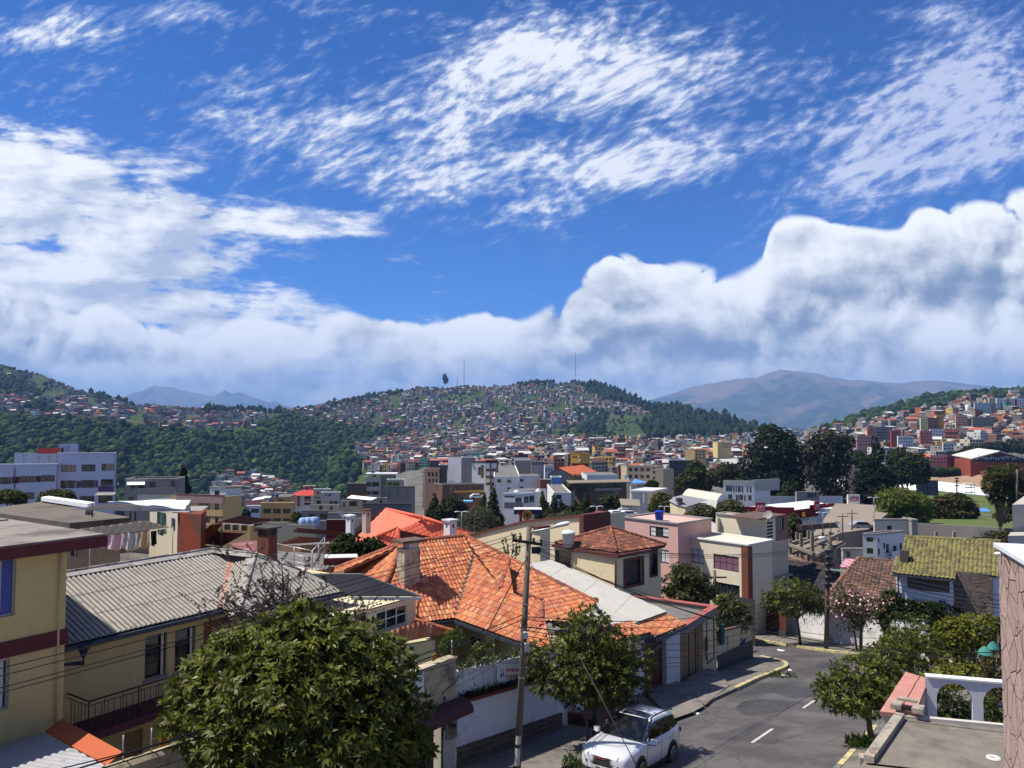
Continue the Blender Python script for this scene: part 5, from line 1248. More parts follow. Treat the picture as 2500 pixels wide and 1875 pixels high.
# garage block with roof terrace and wooden gate
Gb=kB('garage_building','cream garage block with red edged roof terrace','garage',xQ(44,18))
zT=-11.35;zTP=xN(1749,1504,15.9).z
sg0,sg1=sS(1656),sS(1749);YW=xT('street_cream',(.6,.5,.3,1),var=.15,scale=.9,jE=((.3,.24,.14,1),.5),jF=((.2,.16,.1,1),.3,1.5))
w=MB();o=st(sg0,15.9,-16.4);g_s0,g_s1=sS(1657),sS(1717)
w.wall(o,DS*(sg1-sg0),-11.72+16.4,[(0.,g_s1-sg0,0,xN(1690,1520,15.9).z+16.4)],.3);w.wall(o+DS*(sg1-sg0),DT*7,-11.72+16.4);w.X(o+DT*6.9,DS*(sg1-sg0),DT*.1,UP*4.6);w.B('wall',YW,Gb)
w=MB().X(st(sg0-3.2,16.,zT-.4),DS*(sg1-sg0+3.1),DT*7,UP*.2);w.B('roof_terrace',qU,Gb)
w=MB();z0=-11.74
w.X(st(sg0-.2,15.82,z0),DS*(sg1-sg0+.3),DT*.32,UP*.45);w.X(st(sg1-.22,16.142,z0),DS*.32,DT*7,UP*.45);w.X(st(sg0-3.2,23.143,z0),DS*(sg1-sg0+3.3),DT*.25,UP*.62)
w.B('parapet',xT('parapet_grey',(.21,.2,.18,1),var=.3,jE=((.09,.085,.08,1),.5)),Gb)
w=MB();z1=z0+.452
w.X(st(sg0-.25,15.76,z1),DS*(sg1-sg0+.42),DT*.45,UP*.06);w.X(st(sg1-.28,16.212,z1),DS*.45,DT*7,UP*.06);w.X(st(sg0-3.2,23.213,z1+.17),DS*(sg1-sg0+3.2),DT*.3,UP*.06);w.B('parapet_cap',xT('red_coping',(.33,.1,.085,1),var=.25,scale=1.5,jF=((.2,.12,.1,1),.4,2)),Gb)
w=MB();o=st(sS(1722),15.88,0);
f_x0,f_x1=sS(1725),sS(1743);zf0,zf1=xN(1734,1616,15.88).z,xN(1734,1506,15.88).z
for u0,u1,v0,v1 in[(f_x0,f_x0+.07,zf0,zf1),(f_x1-.07,f_x1,zf0,zf1),(f_x0,f_x1,zf0,zf0+.07),(f_x0,f_x1,zf1-.07,zf1)]:w.X(st(u0,15.86,v0),DS*(u1-u0),DT*.04,UP*(v1-v0))
w.B('panel_border',vZ,Gb)
WG=xT('wooden_gate',(.27,.175,.085,1),var=.25,scale=1.5,jD=.6,jE=((.05,.035,.02,1),.75))
wg=jM('pale wooden garage gate with dark weathered foot under the terrace',g_s0,g_s1,xN(1690,1542,15.9).z,WG,16.15,.22,bars=[sS(1684,16.1),sS(1700,16.1)])
w=MB();zg=xN(1690,1543,15.9).z;w.X(st(g_s0,16.08,zg),DS*(g_s1-g_s0),DT*.1,UP*.55);w.B('lintel',xT('navy_band',(.018,.02,.03,1),var=.3),wg)
w=MB();c=xN(1722,1573,15.84);w.X(c-UP*.35,DS*.16,-DT*.1,UP*.75);w.U([c-UP*.3,c-UP*.9+DS*.1],.03,5);bxp=w.B('payphone',qM);tag(bxp,'black telephone box fixed to the cream wall beside the wooden gate','phone box')
# graffiti wall with stone base and planting above
gr=kB('graffiti_wall','yellow corner wall with purple graffiti and dark stone base','wall',xQ(49,15.9))
s0,s1=sS(1749)+.02,sS(1836);zg0,zg1=xN(1760,1537,15.9).z,xN(1836,1522,15.9).z
w=MB();P=[xQ(s0,15.92,.9),xQ(s1,15.92,.9),st(s1,15.92,zg1),st(s0,15.92,zg0)];w.Q(P);w.Q([xQ(s1,15.92),xQ(s1,22),st(s1,22,zg1),st(s1,15.92,zg1)]);w.B('wall',YW,gr)
w=MB();P2=[xQ(s0,15.84),xQ(s1+.06,15.84),xQ(s1+.06,15.84,1.35),xQ(s0,15.84,1.)];w.Q(P2);w.Q([P2[3],P2[2],P2[2]+DT*.1,P2[3]+DT*.1]);w.Q([P2[1],P2[1]+DT*.8,P2[2]+DT*.8,P2[2]]);w.B('stone_base',jA('dark_rubble',(.055,.052,.055,1),(.1,.095,.1,1),(.015,.015,.017,1),(4.5,4.5,4.5)),gr)
w=MB().X(st(s0,15.8,zg0-.02),DS*(s1-s0+.1)+UP*(zg1-zg0),DT*.3,UP*.1);w.B('coping',xT('coping_brown',(.14,.075,.05,1),var=.4,scale=2),gr)
def xV(parent,pts,wd,m,T=15.9,name='graffiti'):
 mb=MB();Q=[xN(x,y,T)for x,y in pts]
 for a,b in zip(Q[:-1],Q[1:]):
  d=(b-a).normalized();s_=d.cross(DT).normalized()*wd;mb.Q([a-s_,b-s_,b+s_,a+s_])
 return mb.B(name,m,parent)
PUR=xT('spray_purple',(.085,.045,.2,1),var=.3,scale=6,jC=0);TEA=xT('spray_teal',(.13,.36,.31,1),var=.3,scale=4,jC=0);BKP=xT('spray_black',(.05,.04,.045,1),var=.3,jC=0)
xV(gr,[(1776,1552),(1777,1600)],.16,TEA,15.9);xV(gr,[(1808,1556),(1813,1566),(1806,1573),(1818,1562),(1815,1576),(1822,1558),(1805,1580)],.06,PUR,15.9)
xV(gr,[(1789,1576),(1792,1592),(1797,1580),(1800,1590)],.03,BKP,15.9);xV(gr,[(1806,1581),(1820,1565)],.04,BKP,15.9);xV(gr,[(1825,1575),(1831,1570),(1828,1582)],.03,BKP,15.9)
m_=MB();c=xN(1755,1550,15.8);m_.X(c-UP*.6,DS*.55,-DT*.18,UP*1.15);tag(m_.B('wall_box',xT('teal_box',(.03,.075,.07,1),var=.3)),'dark green utility box on the yellow corner wall','utility box')
# K: pink and cream house on the corner beyond
K=kB('pink_cream_house','pink and cream three storey house with brick pier and purple curtained window','house',xL(1825,1465,70))
def kL(parent,xm,yt,Y,xl,xr,zb,m,wL=(),wR=(),d1=E1,d2=E2,name='wall',topcap=None,par=None,vH=qM,vI=GLS,cur=None,vG=.16,capw=.12,caph=.12):
 """box whose nearest vertical edge is at xm; wL / wR = window rects in photo pixels"""
 c=xL(xm,yt,Y);o=V3(c.x,c.y,zb);h=c.z-zb
 L1=abs((ray(xr,yt)[0]*c.y-c.x)/(d1.x-ray(xr,yt)[0]*d1.y))if xr!=xm else 6.;L2=abs((ray(xl,yt)[0]*c.y-c.x)/(d2.x-ray(xl,yt)[0]*d2.y))if xl!=xm else 6.
 h1=[kF(c,d1,*q[:4],zb)for q in wR];h2=[kF(c,d2,*q[:4],zb)for q in wL];h2m=[(L2-b,L2-a,e_,f_)for a,b,e_,f_ in h2]
 w=MB().wall(o,d1*L1,h,h1,vG);w.wall(o+d2*L2,-d2*L2,h,h2m,vG)
 w.X(o+d1*.2+d2*.2,d1*(L1-.2),d2*(L2-.2),UP*(h-.01),skip=('f','l'));w.B(name,m,parent)
 for q,hh in zip(list(wR)+list(wL),h1+h2m):
  oo,dd=(o,d1)if hh in h1 else(o+d2*L2,-d2)
  nx,ny=(q[4],q[5])if len(q)>5 else(2,1);cu=q[6]if len(q)>6 else None
  kM(parent,oo+dd*hh[0]+UP*hh[2],dd,hh[1]-hh[0],hh[3]-hh[2],vH,vI,nx,ny,.05,vG-.05,cu)
 if topcap is not None:
  w=MB();z=V3(0,0,c.z-zb);a=o+z+UP*.003
  for p_,v1,v2 in((a-d1*capw-d2*capw,d1*(L1+2*capw),d2*.3),(a-d1*capw+d2*(.3-capw+.001),d1*.3,d2*(L2-.3+capw)),(a+d2*(L2-.2)+d1*(.3-capw+.001),d1*(L1-.3+capw),d2*.3),(a+d1*(L1-.2)+d2*(.3-capw+.001),d1*.3,d2*(L2-.5+capw-.002))):w.X(p_,v1,v2,UP*caph)
  w.B('parapet',topcap,parent)
 return o,L1,L2,c.z
CRW_K=qV
PCUR=xT('purple_curtain',(.2,.1,.14,1),var=.2,jC=0)
kL(K,1655,1280,71,1521,1737,-20,qX,wL=[(1586,1286,1632,1312,3,2,(qQ,[(.05,.3,.9),(.7,.98,.8)])),(1613,1342,1633,1376,2,1,(qQ,[(.02,.95,.9)]))],wR=[],topcap=qN)
kb=K
kL(K,1825,1332,68,1655,1885,-22,qV,wL=[(1677,1340,1718,1374,3,2,(qQ,[(.03,.97,.95)])),(1742,1356,1804,1393,4,2,(PCUR,[(.02,.98,.96)])),(1746,1425,1806,1458,4,2)],wR=[],topcap=xT('white_coping',(.68,.66,.6,1),var=.1))
w=MB();c=xL(1825,1332,68);w.X(V3(c.x,c.y,-22)-E1*.06-E2*.05,E1*.75,E2*.65,UP*(c.z+22-.1));w.B('brick_pier',xT('brick_red',(.17,.055,.035,1),var=.3,scale=2,jC=.1),K)
qW=xT('tan_side',(.52,.42,.33,1),var=.12,scale=.6,jE=((.33,.26,.2,1),.4))
c=xL(1840,1338,68.5);
kL(K,1841,1334,68.9,1836,1924,-22,qW,wR=[(1868,1340,1882,1362),(1868,1414,1884,1456)],topcap=None)
w=MB();q0=xL(1878,1409,71.5);w.X(q0,E1*2.6,-E2*1.-E1*0.,UP*.09);w.B('door_canopy',qN,K)
kL(K,1871,1268,74,1748,1893,-12.6,qV,topcap=qN)
kL(K,1752,1265,77.5,1747,1778,-12.6,qV)
LAT=xT('lattice_block',(.4,.35,.28,1),var=.2)
lb_=MB();c=xL(1871,1268,74)
for i in vO(5):
 for j in vO(9):lb_.X(c+E1*(.08+i*.22)-E2*.03-UP*(.5+j*.32),E1*.16,E2*.05,UP*.2)
lb_.B('lattice_blocks',BLK,K)
kL(K,1893,1263,76,1880,1924,-13,xT('brown_tower',(.27,.14,.11,1),var=.2),wR=[(1901,1264,1914,1294)])
w=MB();c=xL(1890,1262,75.6);w.X(c-E1*3.5-E2*.4+UP*.01,E1*5.3,E2*3.5,UP*.14);w.B('roof_slab',xT('tin_brown',(.12,.075,.06,1),var=.3),K)
def xR(vM,x0,x1,yt,yb,Y,m,lid=True):
 c=xL((x0+x1)/2,yb,Y);r=(x1-x0)/2*Y/F;h=(yb-yt)*Y/F;t_=kB('water_tank',vM,'water tank',c);mm=MB().H(c,[(0,0),(r*.8,0),(r*.86,h*.4),(r*.9,h*.42),(r*.95,h*.8),(r*1.04,h*.82),(r*1.04,h*.88)],18);mm.B('tank',m,t_)
 mm=MB().H(c,[(r*1.02,h*.881),(r*.75,h*.95),(r*.2,h),(0,h)],18);mm.B('lid',m,t_);return t_
BLUT=xT('tank_blue',(.01,.045,.36,1),var=.15,jD=.45)
xR('bright blue water tank on the pink house roof',1598,1621,1246,1270,73.5,BLUT)
m_=MB();a,b=xL(1770,1452,66),xL(1842,1464,61);a2,b2=V3(a.x,a.y,-19),V3(b.x,b.y,-19);m_.P([a2,b2,b,a],V3(.05,.08,0));fnc=m_.B('metal_fence',xT('charcoal_sheet',(.028,.027,.028,1),var=.3,jD=.6));tag(fnc,'dark grey sheet metal fence in front of the pink and cream house','fence')
# right side of the street and the houses across the junction
# concrete garage roof
gar=kB('concrete_garage','flat weathered concrete garage roof with raised edge beside the pavement','garage',xQ(23,2))
zG=-8.5;GRC=xT('weathered_slab',(.19,.165,.135,1),var=.55,scale=.9,jC=.15,jF=((.1,.092,.08,1),.5,.9),fine=.25)
a,b,c_,d=xM(2186,1752,zG),xM(2460,1778,zG),xM(2560,1990,zG),xM(2085,1893,zG)
w=MB().P([a,b,c_,d],UP*-.22);w.B('roof_slab',GRC,gar)
w=MB()
inner=[a.lerp(c_,.02),b.lerp(d,.02),c_.lerp(a,.02),d.lerp(b,.02)]
for i in vO(4):
 p,q=inner[i],inner[(i+1)%4];w.Q([V3(p.x,p.y,gz(p.y)-.2),V3(q.x,q.y,gz(q.y)-.2),V3(q.x,q.y,zG-.23),V3(p.x,p.y,zG-.23)])
w.B('wall',qN,gar)
def edge(p,q,wd,h,m,name,z=.003):
 dd=(q-p);s_=dd.cross(UP).normalized()*wd;e_=MB().P([p+UP*z,q+UP*z,q+s_+UP*z,p+s_+UP*z],UP*h);return e_.B(name,m,gar)
EDG=xT('edge_cement',(.33,.29,.235,1),var=.35,scale=2,jF=((.12,.11,.1,1),.5,3))
pe0=xM(2109,1858,zG);edge(pe0,a+DT*0.,.24,.16,EDG,'raised_edge');edge(a,b,-.16,.07,xT('pale_edge',(.5,.47,.42,1),var=.2),'front_edge')
w=MB();p=xM(2113,1862,zG);q=xM(2440,1898,zG);w.P([p,q,q+V3(0,-.12,0),p+V3(0,-.12,0)],UP*-.9);w.B('near_face',xT('near_cement',(.3,.28,.25,1),var=.2,scale=1),gar)
w=MB();c=xM(2426,1851,zG);w.H(c+UP*.004,[(.17,0),(.15,.03),(.09,.035),(.07,0.)],16);w.B('roof_outlet',xT('lime_ring',(.6,.58,.53,1),var=.2),gar)
w=MB()
for i in vO(9):
 p=xM(2120+i*2.2,1850+i*1.4,zG);w.U([p-UP*.5,p+UP*(.12+.1*(i%3))+V3(.02*(i%2),0,0)],.008,4)
w.B('rebar',xT('rust',(.2,.085,.04,1),var=.3),gar)
w=MB();p=xM(2100,1868,zG-.25);w.X(p,(.5,-.12,0),(.1,.3,0),UP*.18);w.B('capstone',EDG,gar)
fl=kB('block_vent','low cement block vent with dark opening on the corner of the concrete roof','vent',a)
c=xM(2186,1748,zG)
bx=lambda o,x,y,z,m,n:MB().X(o,DT*-x,DS*y,UP*z).B(n,m,fl)
bx(c-DT*0.+DS*.05,.62,.5,.2,xT('rose_cement',(.33,.15,.12,1),var=.25),'base')
bx(c+DT*.12+UP*.202-DS*.08,.28,.42,.14,EDG,'block');bx(c-DT*.44+UP*.202-DS*.08,.28,.42,.14,EDG,'block');bx(c+DT*0.+DS*.36+UP*.345,.52,.2,.07,EDG,'cover')
MB().Q([c-DT*.17+UP*.21-DS*0.,c-DT*.42+UP*.21,c-DT*.42+UP*.33,c-DT*.17+UP*.33]).B('opening',BLK,fl)
# wall house with the pink cracked top
pk=kB('gate_house','narrow gate house with cracked pink flat top and white side wall','gatehouse',xQ(29,3.6))
zP=-9.4;P4=[xM(2148,1737,zP),xM(2211,1640,zP),xM(2268,1657,zP),xM(2232,1745,zP)]
PKT=xT('pink_render',(.45,.205,.165,1),var=.22,scale=1.1,jC=.1,jF=((.5,.3,.26,1),.5,1.5),jE=((.3,.16,.14,1),.3))
w=MB().P(P4,UP*-.14);w.B('roof',PKT,pk)
w=MB();Q4=[p.lerp((P4[0]+P4[2])/2,.06)for p in P4]
for i in vO(4):
 p,q=Q4[i],Q4[(i+1)%4];w.Q([V3(p.x,p.y,gz(p.y)-.2),V3(q.x,q.y,gz(q.y)-.2),q-UP*.15,p-UP*.15])
w.B('wall',xT('old_white',(.58,.56,.52,1),var=.2,scale=1,jE=((.22,.2,.17,1),.7)),pk)
w=MB();ck=[xM(x,y,zP)+UP*.004 for x,y in[(2246,1648),(2240,1660),(2235,1664),(2229,1678),(2222,1690),(2214,1702),(2207,1712),(2204,1724)]]
for p,q in zip(ck[:-1],ck[1:]):w.Q([p,p+V3(.035,0,0),q+V3(.035,0,0),q])
w.B('crack',BLK,pk)
w=MB();p,q=Q4[2],Q4[3];e_=(p-q);e_.z=0;L_=e_.length;e_.normalize();n_=e_.cross(UP)*-1;o_=V3(q.x,q.y,gz(q.y))+e_*L_*.25
n_=e_.cross(UP);w.Q([o_+n_*.012,o_+e_*.9+n_*.012,o_+e_*.9+UP*2+n_*.012,o_+UP*2+n_*.012]);w.B('door',xT('green_door',(.03,.13,.09,1),var=.3),pk)
# white arches
ar=kB('white_arcade','white garden wall with two round arches and tiled coping','arcade',xQ(31,1))
zA2=-9.;p0,p1=xM(2262,1654,zA2),xM(2452,1670,zA2);e=(p1-p0);W_=e.length;e.normalize();n_=e.cross(UP)
def arcade():
 pxu=lambda x:(xK(x,1700,p0,n_)-p0).dot(e)
 holes=[(pxu(2287),pxu(2374),xK(2330,1669,p0,n_).z),(pxu(2400),pxu(2490),xK(2440,1678,p0,n_).z)]
 zb=gz(p0.y)-.3;T=.22;mb=MB();N_=40;xs=[]
 def top(u):
  for a_,b_,zt in holes:
   if a_<u<b_:
    r=(b_-a_)/2;c=(a_+b_)/2;return zt-r+sqrt(max(0,r*r-(u-c)**2))
  return None
 us=sorted(set([0,W_+1.2]+list(np.linspace(0,W_+1.2,160))+[h+k for h_ in holes for h in h_[:2]for k in(-.001,.001)]))
 for a_,b_ in zip(us[:-1],us[1:]):
  m_=(a_+b_)/2;t=top(m_)
  za=(top(a_)if top(a_)is not None else(t if t is None else holes[0][2]-9))if t is not None else zb
  if t is None:za=zb2=zb
  else:
   za=top(min(max(a_,a_),a_));zb2=top(b_)
   if za is None:za=top(a_+1e-4)or t
   if zb2 is None:zb2=top(b_-1e-4)or t
  A_,B_=p0+e*a_,p0+e*b_
  f=lambda p_,z,k=0:V3(p_.x,p_.y,z)-n_*k
  mb.Q([f(A_,za),f(B_,zb2),f(B_,zA2),f(A_,zA2)]);mb.Q([f(B_,zb2,T),f(A_,za,T),f(A_,zA2,T),f(B_,zA2,T)]);mb.Q([f(A_,za),f(A_,za,T),f(B_,zb2,T),f(B_,zb2)])
 for a_,b_,zt in holes:
  for u in(a_,b_):
   A_=p0+e*u;r=(b_-a_)/2;F4=[V3(A_.x,A_.y,zb),V3(A_.x,A_.y,zb)-n_*T,V3(A_.x,A_.y,zt-r)-n_*T,V3(A_.x,A_.y,zt-r)];mb.Q(F4 if u==a_ else F4[::-1])
 mb.B('arches',xT('arch_white',(.62,.63,.66,1),var=.1,scale=1,jF=((.3,.28,.25,1),.35,1.4),jE=((.35,.33,.3,1),.4)),ar)
 c=MB().X(V3(p0.x,p0.y,zA2+.003)+n_*.05,e*(W_+1.2),-n_*.34,UP*.06);c.B('coping',xT('coping_white',(.72,.7,.66,1),var=.2,scale=3),ar)
arcade()
# the stone-clad wall of the viewpoint building and what stands behind its top
sw=kB('stone_clad_wall','near wall clad in brown pink flagstones with white coping at the right edge','wall',xL(2445,1700,7))
SC1=xL(2437,1337,7.);dd=V3(.335,.942,0).normalized();FLAG=jA('flagstone',(.3,.205,.17,1),(.42,.3,.255,1),(.11,.075,.062,1),(5.5,5.5,4.2),jw=.03)
w=MB();r_=V3(dd.y,-dd.x,0);w.X(V3(SC1.x,SC1.y,-8)-dd*6.5,dd*6.5,r_*.5,UP*(8+SC1.z));w.B('wall',FLAG,sw)
w=MB().X(V3(SC1.x,SC1.y,SC1.z+.003)-dd*6.5-r_*.03,dd*6.54,r_*.24,UP*.035);w.B('coping',xT('coping_bluewhite',(.6,.63,.68,1),var=.15),sw)
w=MB().X(V3(SC1.x,SC1.y,SC1.z-.12)-dd*6.5+r_*.24,dd*6.5,r_*3,UP*.1);w.B('roof_sheet',xT('slate_sheet',(.16,.17,.19,1),var=.2),sw)
w=MB();c=xL(2430,1352,6.9);w.U([c-V3(0.,0,0),c+V3(.12,0.,0)],.016,8);w.B('pipe_end',qO,sw)
cb=kB('concrete_parapet','plain grey concrete stair block rising behind the stone wall','stair block',xL(2490,1300,13))
w=MB();c=xL(2471,1232,13);w.X(V3(c.x,c.y,-6),(3,.6,0),(2.4,3,0),UP*(6+c.z));w.B('wall',xT('pale_cement',(.42,.38,.33,1),var=.2,scale=1,jE=((.2,.18,.16,1),.5)),cb)
w=MB();c=xL(2461,1308,12.5);w.X(V3(c.x,c.y,-6),(3,.3,0),(.3,.4,0),UP*(6+c.z));w.B('ledge',MATS['pale_cement'],cb)
# stop sign and pole on the far corner
sp=kB('stop_sign','red octagonal stop sign with white lettering on a grey pole among the bushes','traffic sign',xP(2273,1624))
pb=xP(2273,1626);pt=xL(2268,1543,pb.y);w=MB().U([pb,V3(pb.x-.1,pb.y,pt.z)],.06,8);w.B('pole',xT('pole_grey',(.2,.2,.21,1),jD=.6,var=.2),sp)
sc_=xL(2283,1589,pb.y-.1);r_=.36;xx=V3(1,.15,0).normalized();w=MB().P([sc_+xx*(r_*cos(R(22.5+45*i)))+UP*(r_*sin(R(22.5+45*i)))for i in vO(8)],V3(0.,.02,0));w.B('plate',xT('sign_red',(.36,.02,.03,1),var=.1,jC=0),sp)
w=MB()
for i in vO(8):
 a0,a1=R(22.5+45*i),R(67.5+45*i);f=lambda a,k:sc_+xx*(r_*k*cos(a))+UP*(r_*k*sin(a))-V3(0,.006,0);w.Q([f(a0,.98),f(a1,.98),f(a1,.88),f(a0,.88)])
w.B('border',qO,sp);kH(sp,'PARE',sc_-xx*.27-UP*.09,xx,.18,qO,width=.54,bold=True)
# white wall of the house across the junction, its gate and pillar
xw=kB('garden_wall','weathered white garden wall across the junction with greenery on top','wall',xP(2050,1565))
bl=[xP(1921,1548,.1),xP(2000,1561,.1),xP(2090,1574,.1),xP(2172,1588,.1),xP(2260,1604,.1)]
XW=xT('weathered_white_wall',(.62,.62,.62,1),var=.15,scale=.8,jF=((.3,.29,.26,1),.5,.8),jE=((.36,.35,.33,1),.5))
w=MB();w2=MB()
for p,q in zip(bl[:-1],bl[1:]):
 d=q-p;n_=V3(d.y,-d.x,0).normalized();H_=2.45;w.P([p-UP*.3,q-UP*.3,q+UP*H_,p+UP*H_],-n_*.22);w2.P([p+n_*.05+UP*(H_+.003),q+n_*.05+UP*(H_+.003),q+n_*.05+UP*(H_+.1),p+n_*.05+UP*(H_+.1)],-n_*.34)
w.B('wall',XW,xw);w2.B('coping',qT,xw)
rg=kB('driveway_gate','dark brown boarded driveway gate under a small tiled canopy','gate',xP(1885,1545))
p,q=xP(1853,1543,.1),xP(1920,1556,.1);d=q-p;n_=V3(d.y,-d.x,0).normalized();zt1,zt2=xL(1853,1484,p.y).z,xL(1920,1498,q.y).z
RB=xT('red_brown_boards',(.1,.03,.018,1),var=.35,scale=2,jE=((.16,.06,.02,1),.5))
w=MB();nB=26
for i in vO(nB):
 a_,b_=p.lerp(q,i/nB),p.lerp(q,(i+.88)/nB);w.Q([a_,b_,V3(b_.x,b_.y,zt2),V3(a_.x,a_.y,zt2)])
w.B('boards',RB,rg);w=MB().P([p-n_*.03,q-n_*.03,V3(q.x,q.y,zt2)-n_*.03,V3(p.x,p.y,zt2)-n_*.03],-n_*.03);w.B('backing',BLK,rg)
w=MB().P([p+n_*.02,q+n_*.02,q+n_*.02+UP*.55,p+n_*.02+UP*.55],n_*.03);w.B('kick_plate',xT('grey_plate',(.045,.042,.042,1),var=.3),rg)
pl0=p-d.normalized()*.75;w=MB().X(pl0-n_*.3-UP*.2,d.normalized()*.72,n_*.6,UP*3.);w.B('stone_pillar',jA('pillar_rubble',(.2,.18,.15,1),(.32,.28,.23,1),(.07,.065,.06,1),(3,3,3)),rg)
w=MB().X(p-d.normalized()*.02-n_*.2-UP*.2,d.normalized()*.18,n_*.45,UP*2.7);w.B('post',PWH,rg)
tc=[pl0-d.normalized()*.3+n_*.9+UP*2.75,pl0+d.normalized()*2.2+n_*.9+UP*2.75,pl0+d.normalized()*2.2-n_*.9+UP*3.5,pl0-d.normalized()*.3-n_*.9+UP*3.5]
kA('tiled_canopy',tc,BT,rg,jG=.24,row=.36,amp=.06,step=.02,jH=vZ)
# brown tiled house behind the wall
br=kB('brown_tile_house','low house under a weathered dark brown clay tile roof across the junction','house',xL(2100,1520,66))
MOT=kZ('dark_brown_tiles',[xX(xW(135,105,90),.62),xX(xW(105,82,74),.6),xX(xW(150,112,92),.62),xX(xW(88,70,66),.6),xX(xW(165,130,112),.6)],zB=(.035,.03,.028,1),xZ=.5)
ea=xL(1992,1486,62);eb=V3(ea.x,ea.y,ea.z)-DT*9.2;ra=xO(2075,1392,ea.dot(DS)+6.2)
ra=ea+DS*6.+UP*3.3-DT*2.2;rb=eb+DS*6.+UP*3.3;
kA('roof',[ea,eb,rb,ra],MOT,br,jG=.3,row=.36,amp=.08,step=.025,sub=5,jH=vZ)
kA('roof',[ea,ra,ea+DS*8+DT*.3],MOT,br,jG=.3,row=.36,amp=.08,step=.025,sub=5,jH=vZ)
kG('ridge_tile',ra,rb,MOT,br,r=.15);kG('ridge_tile',ea,ra,kZ('hip_clay',[xX(xW(175,125,105),.75),xX(xW(150,105,90),.7)],xZ=.5),br,r=.16)
w=MB().X(V3(eb.x,eb.y,-19.5)+DS*.6+DT*.4,DT*8.3,DS*6,UP*(19.5+ea.z-.1));w.B('wall',XW,br)
sl=kB('slate_tile_house','small house with a dark bluish tile roof beside the utility pole','house',xL(1968,1440,78))
SLT=kZ('slate_tiles',[xX(xW(70,70,78),.6),xX(xW(54,54,62),.6),xX(xW(90,84,84),.6)],xZ=.4)
q0,q1=xL(1915,1428,76),xL(2030,1430,72);q1.z=q0.z
kA('roof',[q0,q1,q1+UP*1.7+V3(1.5,5,0),q0+UP*1.7+V3(1,5,0)],SLT,sl,jG=.3,row=.4,amp=.07,step=.02,sub=5,jH=vZ);
w=MB().X(V3(q0.x+.3,q0.y+.7,-21),(q1-q0)*.93,V3(.7,4,0),UP*(21+q0.z-.1));w.B('wall',qV,sl)
kG('ridge_tile',q0+UP*1.7+V3(1,5,0),q1+UP*1.7+V3(1.5,5,0),MOT,sl,r=.16)
pr=kB('pink_sheet_house','low building with a pink standing seam sheet roof','house',xL(2110,1400,82))
PKS=xT('pink_sheet',(.62,.27,.33,1),var=.1,jD=.5,jC=0)
pz=xL(2051,1384,82).z;f4=[xM(2051,1384,pz),xM(2186,1403,pz),xM(2190,1378,pz+.75),xM(2064,1363,pz+.75)]
kA('roof',f4,PKS,pr,jG=.62,row=20,amp=.05,step=0,vF='rib',jH=MATS['pink_sheet']);
w=MB().P([V3(p.x,p.y,-23)for p in f4],UP*(23+pz-.12));w.B('wall',qN,pr)
w=MB().X(f4[0]-UP*.15+V3(-2.5,-.4,0),(f4[1]-f4[0])*1.2+V3(2,0,0),V3(0,.4,0),UP*.12);w.B('gutter',xT('verdigris',(.22,.3,.26,1),var=.2),pr)
# mossy tiled white house
mh=kB('mossy_tile_house','white house with a mossy yellow green tile roof and a stone clad panel','house',xL(2300,1480,60))
S0=65.4;MOS=kZ('mossy_tiles',[xX(xW(150,140,95),.7),xX(xW(120,112,80),.65),xX(xW(105,88,72),.62),xX(xW(170,158,105),.7),xX(xW(92,80,70),.62)],zB=(.05,.045,.035,1),xZ=.55,zF=(.2,.19,.06,1))
m0,m1=xO(2181,1400,S0),xO(2332,1415,S0);zz=(m0.z+m1.z)/2;m0.z=m1.z=zz
rise=3.;run=6.2;top=lambda p:p+DS*run+UP*rise
mx1=xO(2436,1426,S0);mx1.z=zz
u_=lambda x,y:xK(x,y,m0,(m1-m0).cross(top(m0)-m0).normalized())
kA('roof',[m0,m1,u_(2334,1397),u_(2190,1362)],MOS,mh,jG=.29,row=.3,amp=.085,step=.025,sub=6,jH=vZ)
kA('roof',[u_(2200,1364),u_(2334,1397),u_(2437,1409),u_(2442,1322),u_(2208,1311)],MOS,mh,jG=.29,row=.3,amp=.085,step=.025,sub=6,jH=vZ)
tA,tB=u_(2208,1311),u_(2442,1322)
kA('roof_back',[tA,tB,tB+DS*5-UP*2.5,tA+DS*5-UP*2.5],MOS,mh,jG=.29,row=.3,amp=.08,step=.02,sub=4,jH=vZ)
kG('ridge_tile',tA,tB,MOS,mh,r=.14);kG('verge_tile',m0,u_(2190,1362),MOS,mh,r=.12)
w=MB();o=m0-DT*.35+DS*.7;o.z=-19.5;e=-DT;wl_=(xO(2328,1450,S0+.7)-xO(2187,1430,S0+.7)).dot(e)
o=xO(2187,1430,S0+.7);o.z=-19.5
def rS(x0,y0,x1,y1,S):a_,b_=xO(x0,(y0+y1)/2,S),xO(x1,(y0+y1)/2,S);xm=(x0+x1)/2;return((a_-o).dot(e),(b_-o).dot(e),xO(xm,y1,S).z-o.z,xO(xm,y0,S).z-o.z)
hw=rS(2215,1408,2318,1443,S0+.7)
w.wall(o,e*wl_,zz-.05+19.5,[hw],.15);w.X(o+DS*.3,e*(wl_+7.5),DS*5.5,UP*(zz+19.3),skip=('f',));w.wall(o+DS*6,-DS*6,zz+19.4);w.B('wall',xT('blue_white_wall',(.64,.66,.72,1),var=.08,scale=1,fine=.04),mh)
LAT2=xT('lattice_pane',(.085,.095,.085,1),var=.5,scale=6,jD=.3)
q=o+e*hw[0]+UP*hw[2];kM(mh,q,e,hw[1]-hw[0],hw[3]-hw[2],xT('orange_wood',(.16,.065,.03,1)),LAT2,4,1,.07,.08)
lt=MB();W_,H_=hw[1]-hw[0],hw[3]-hw[2];n_=e.cross(UP)
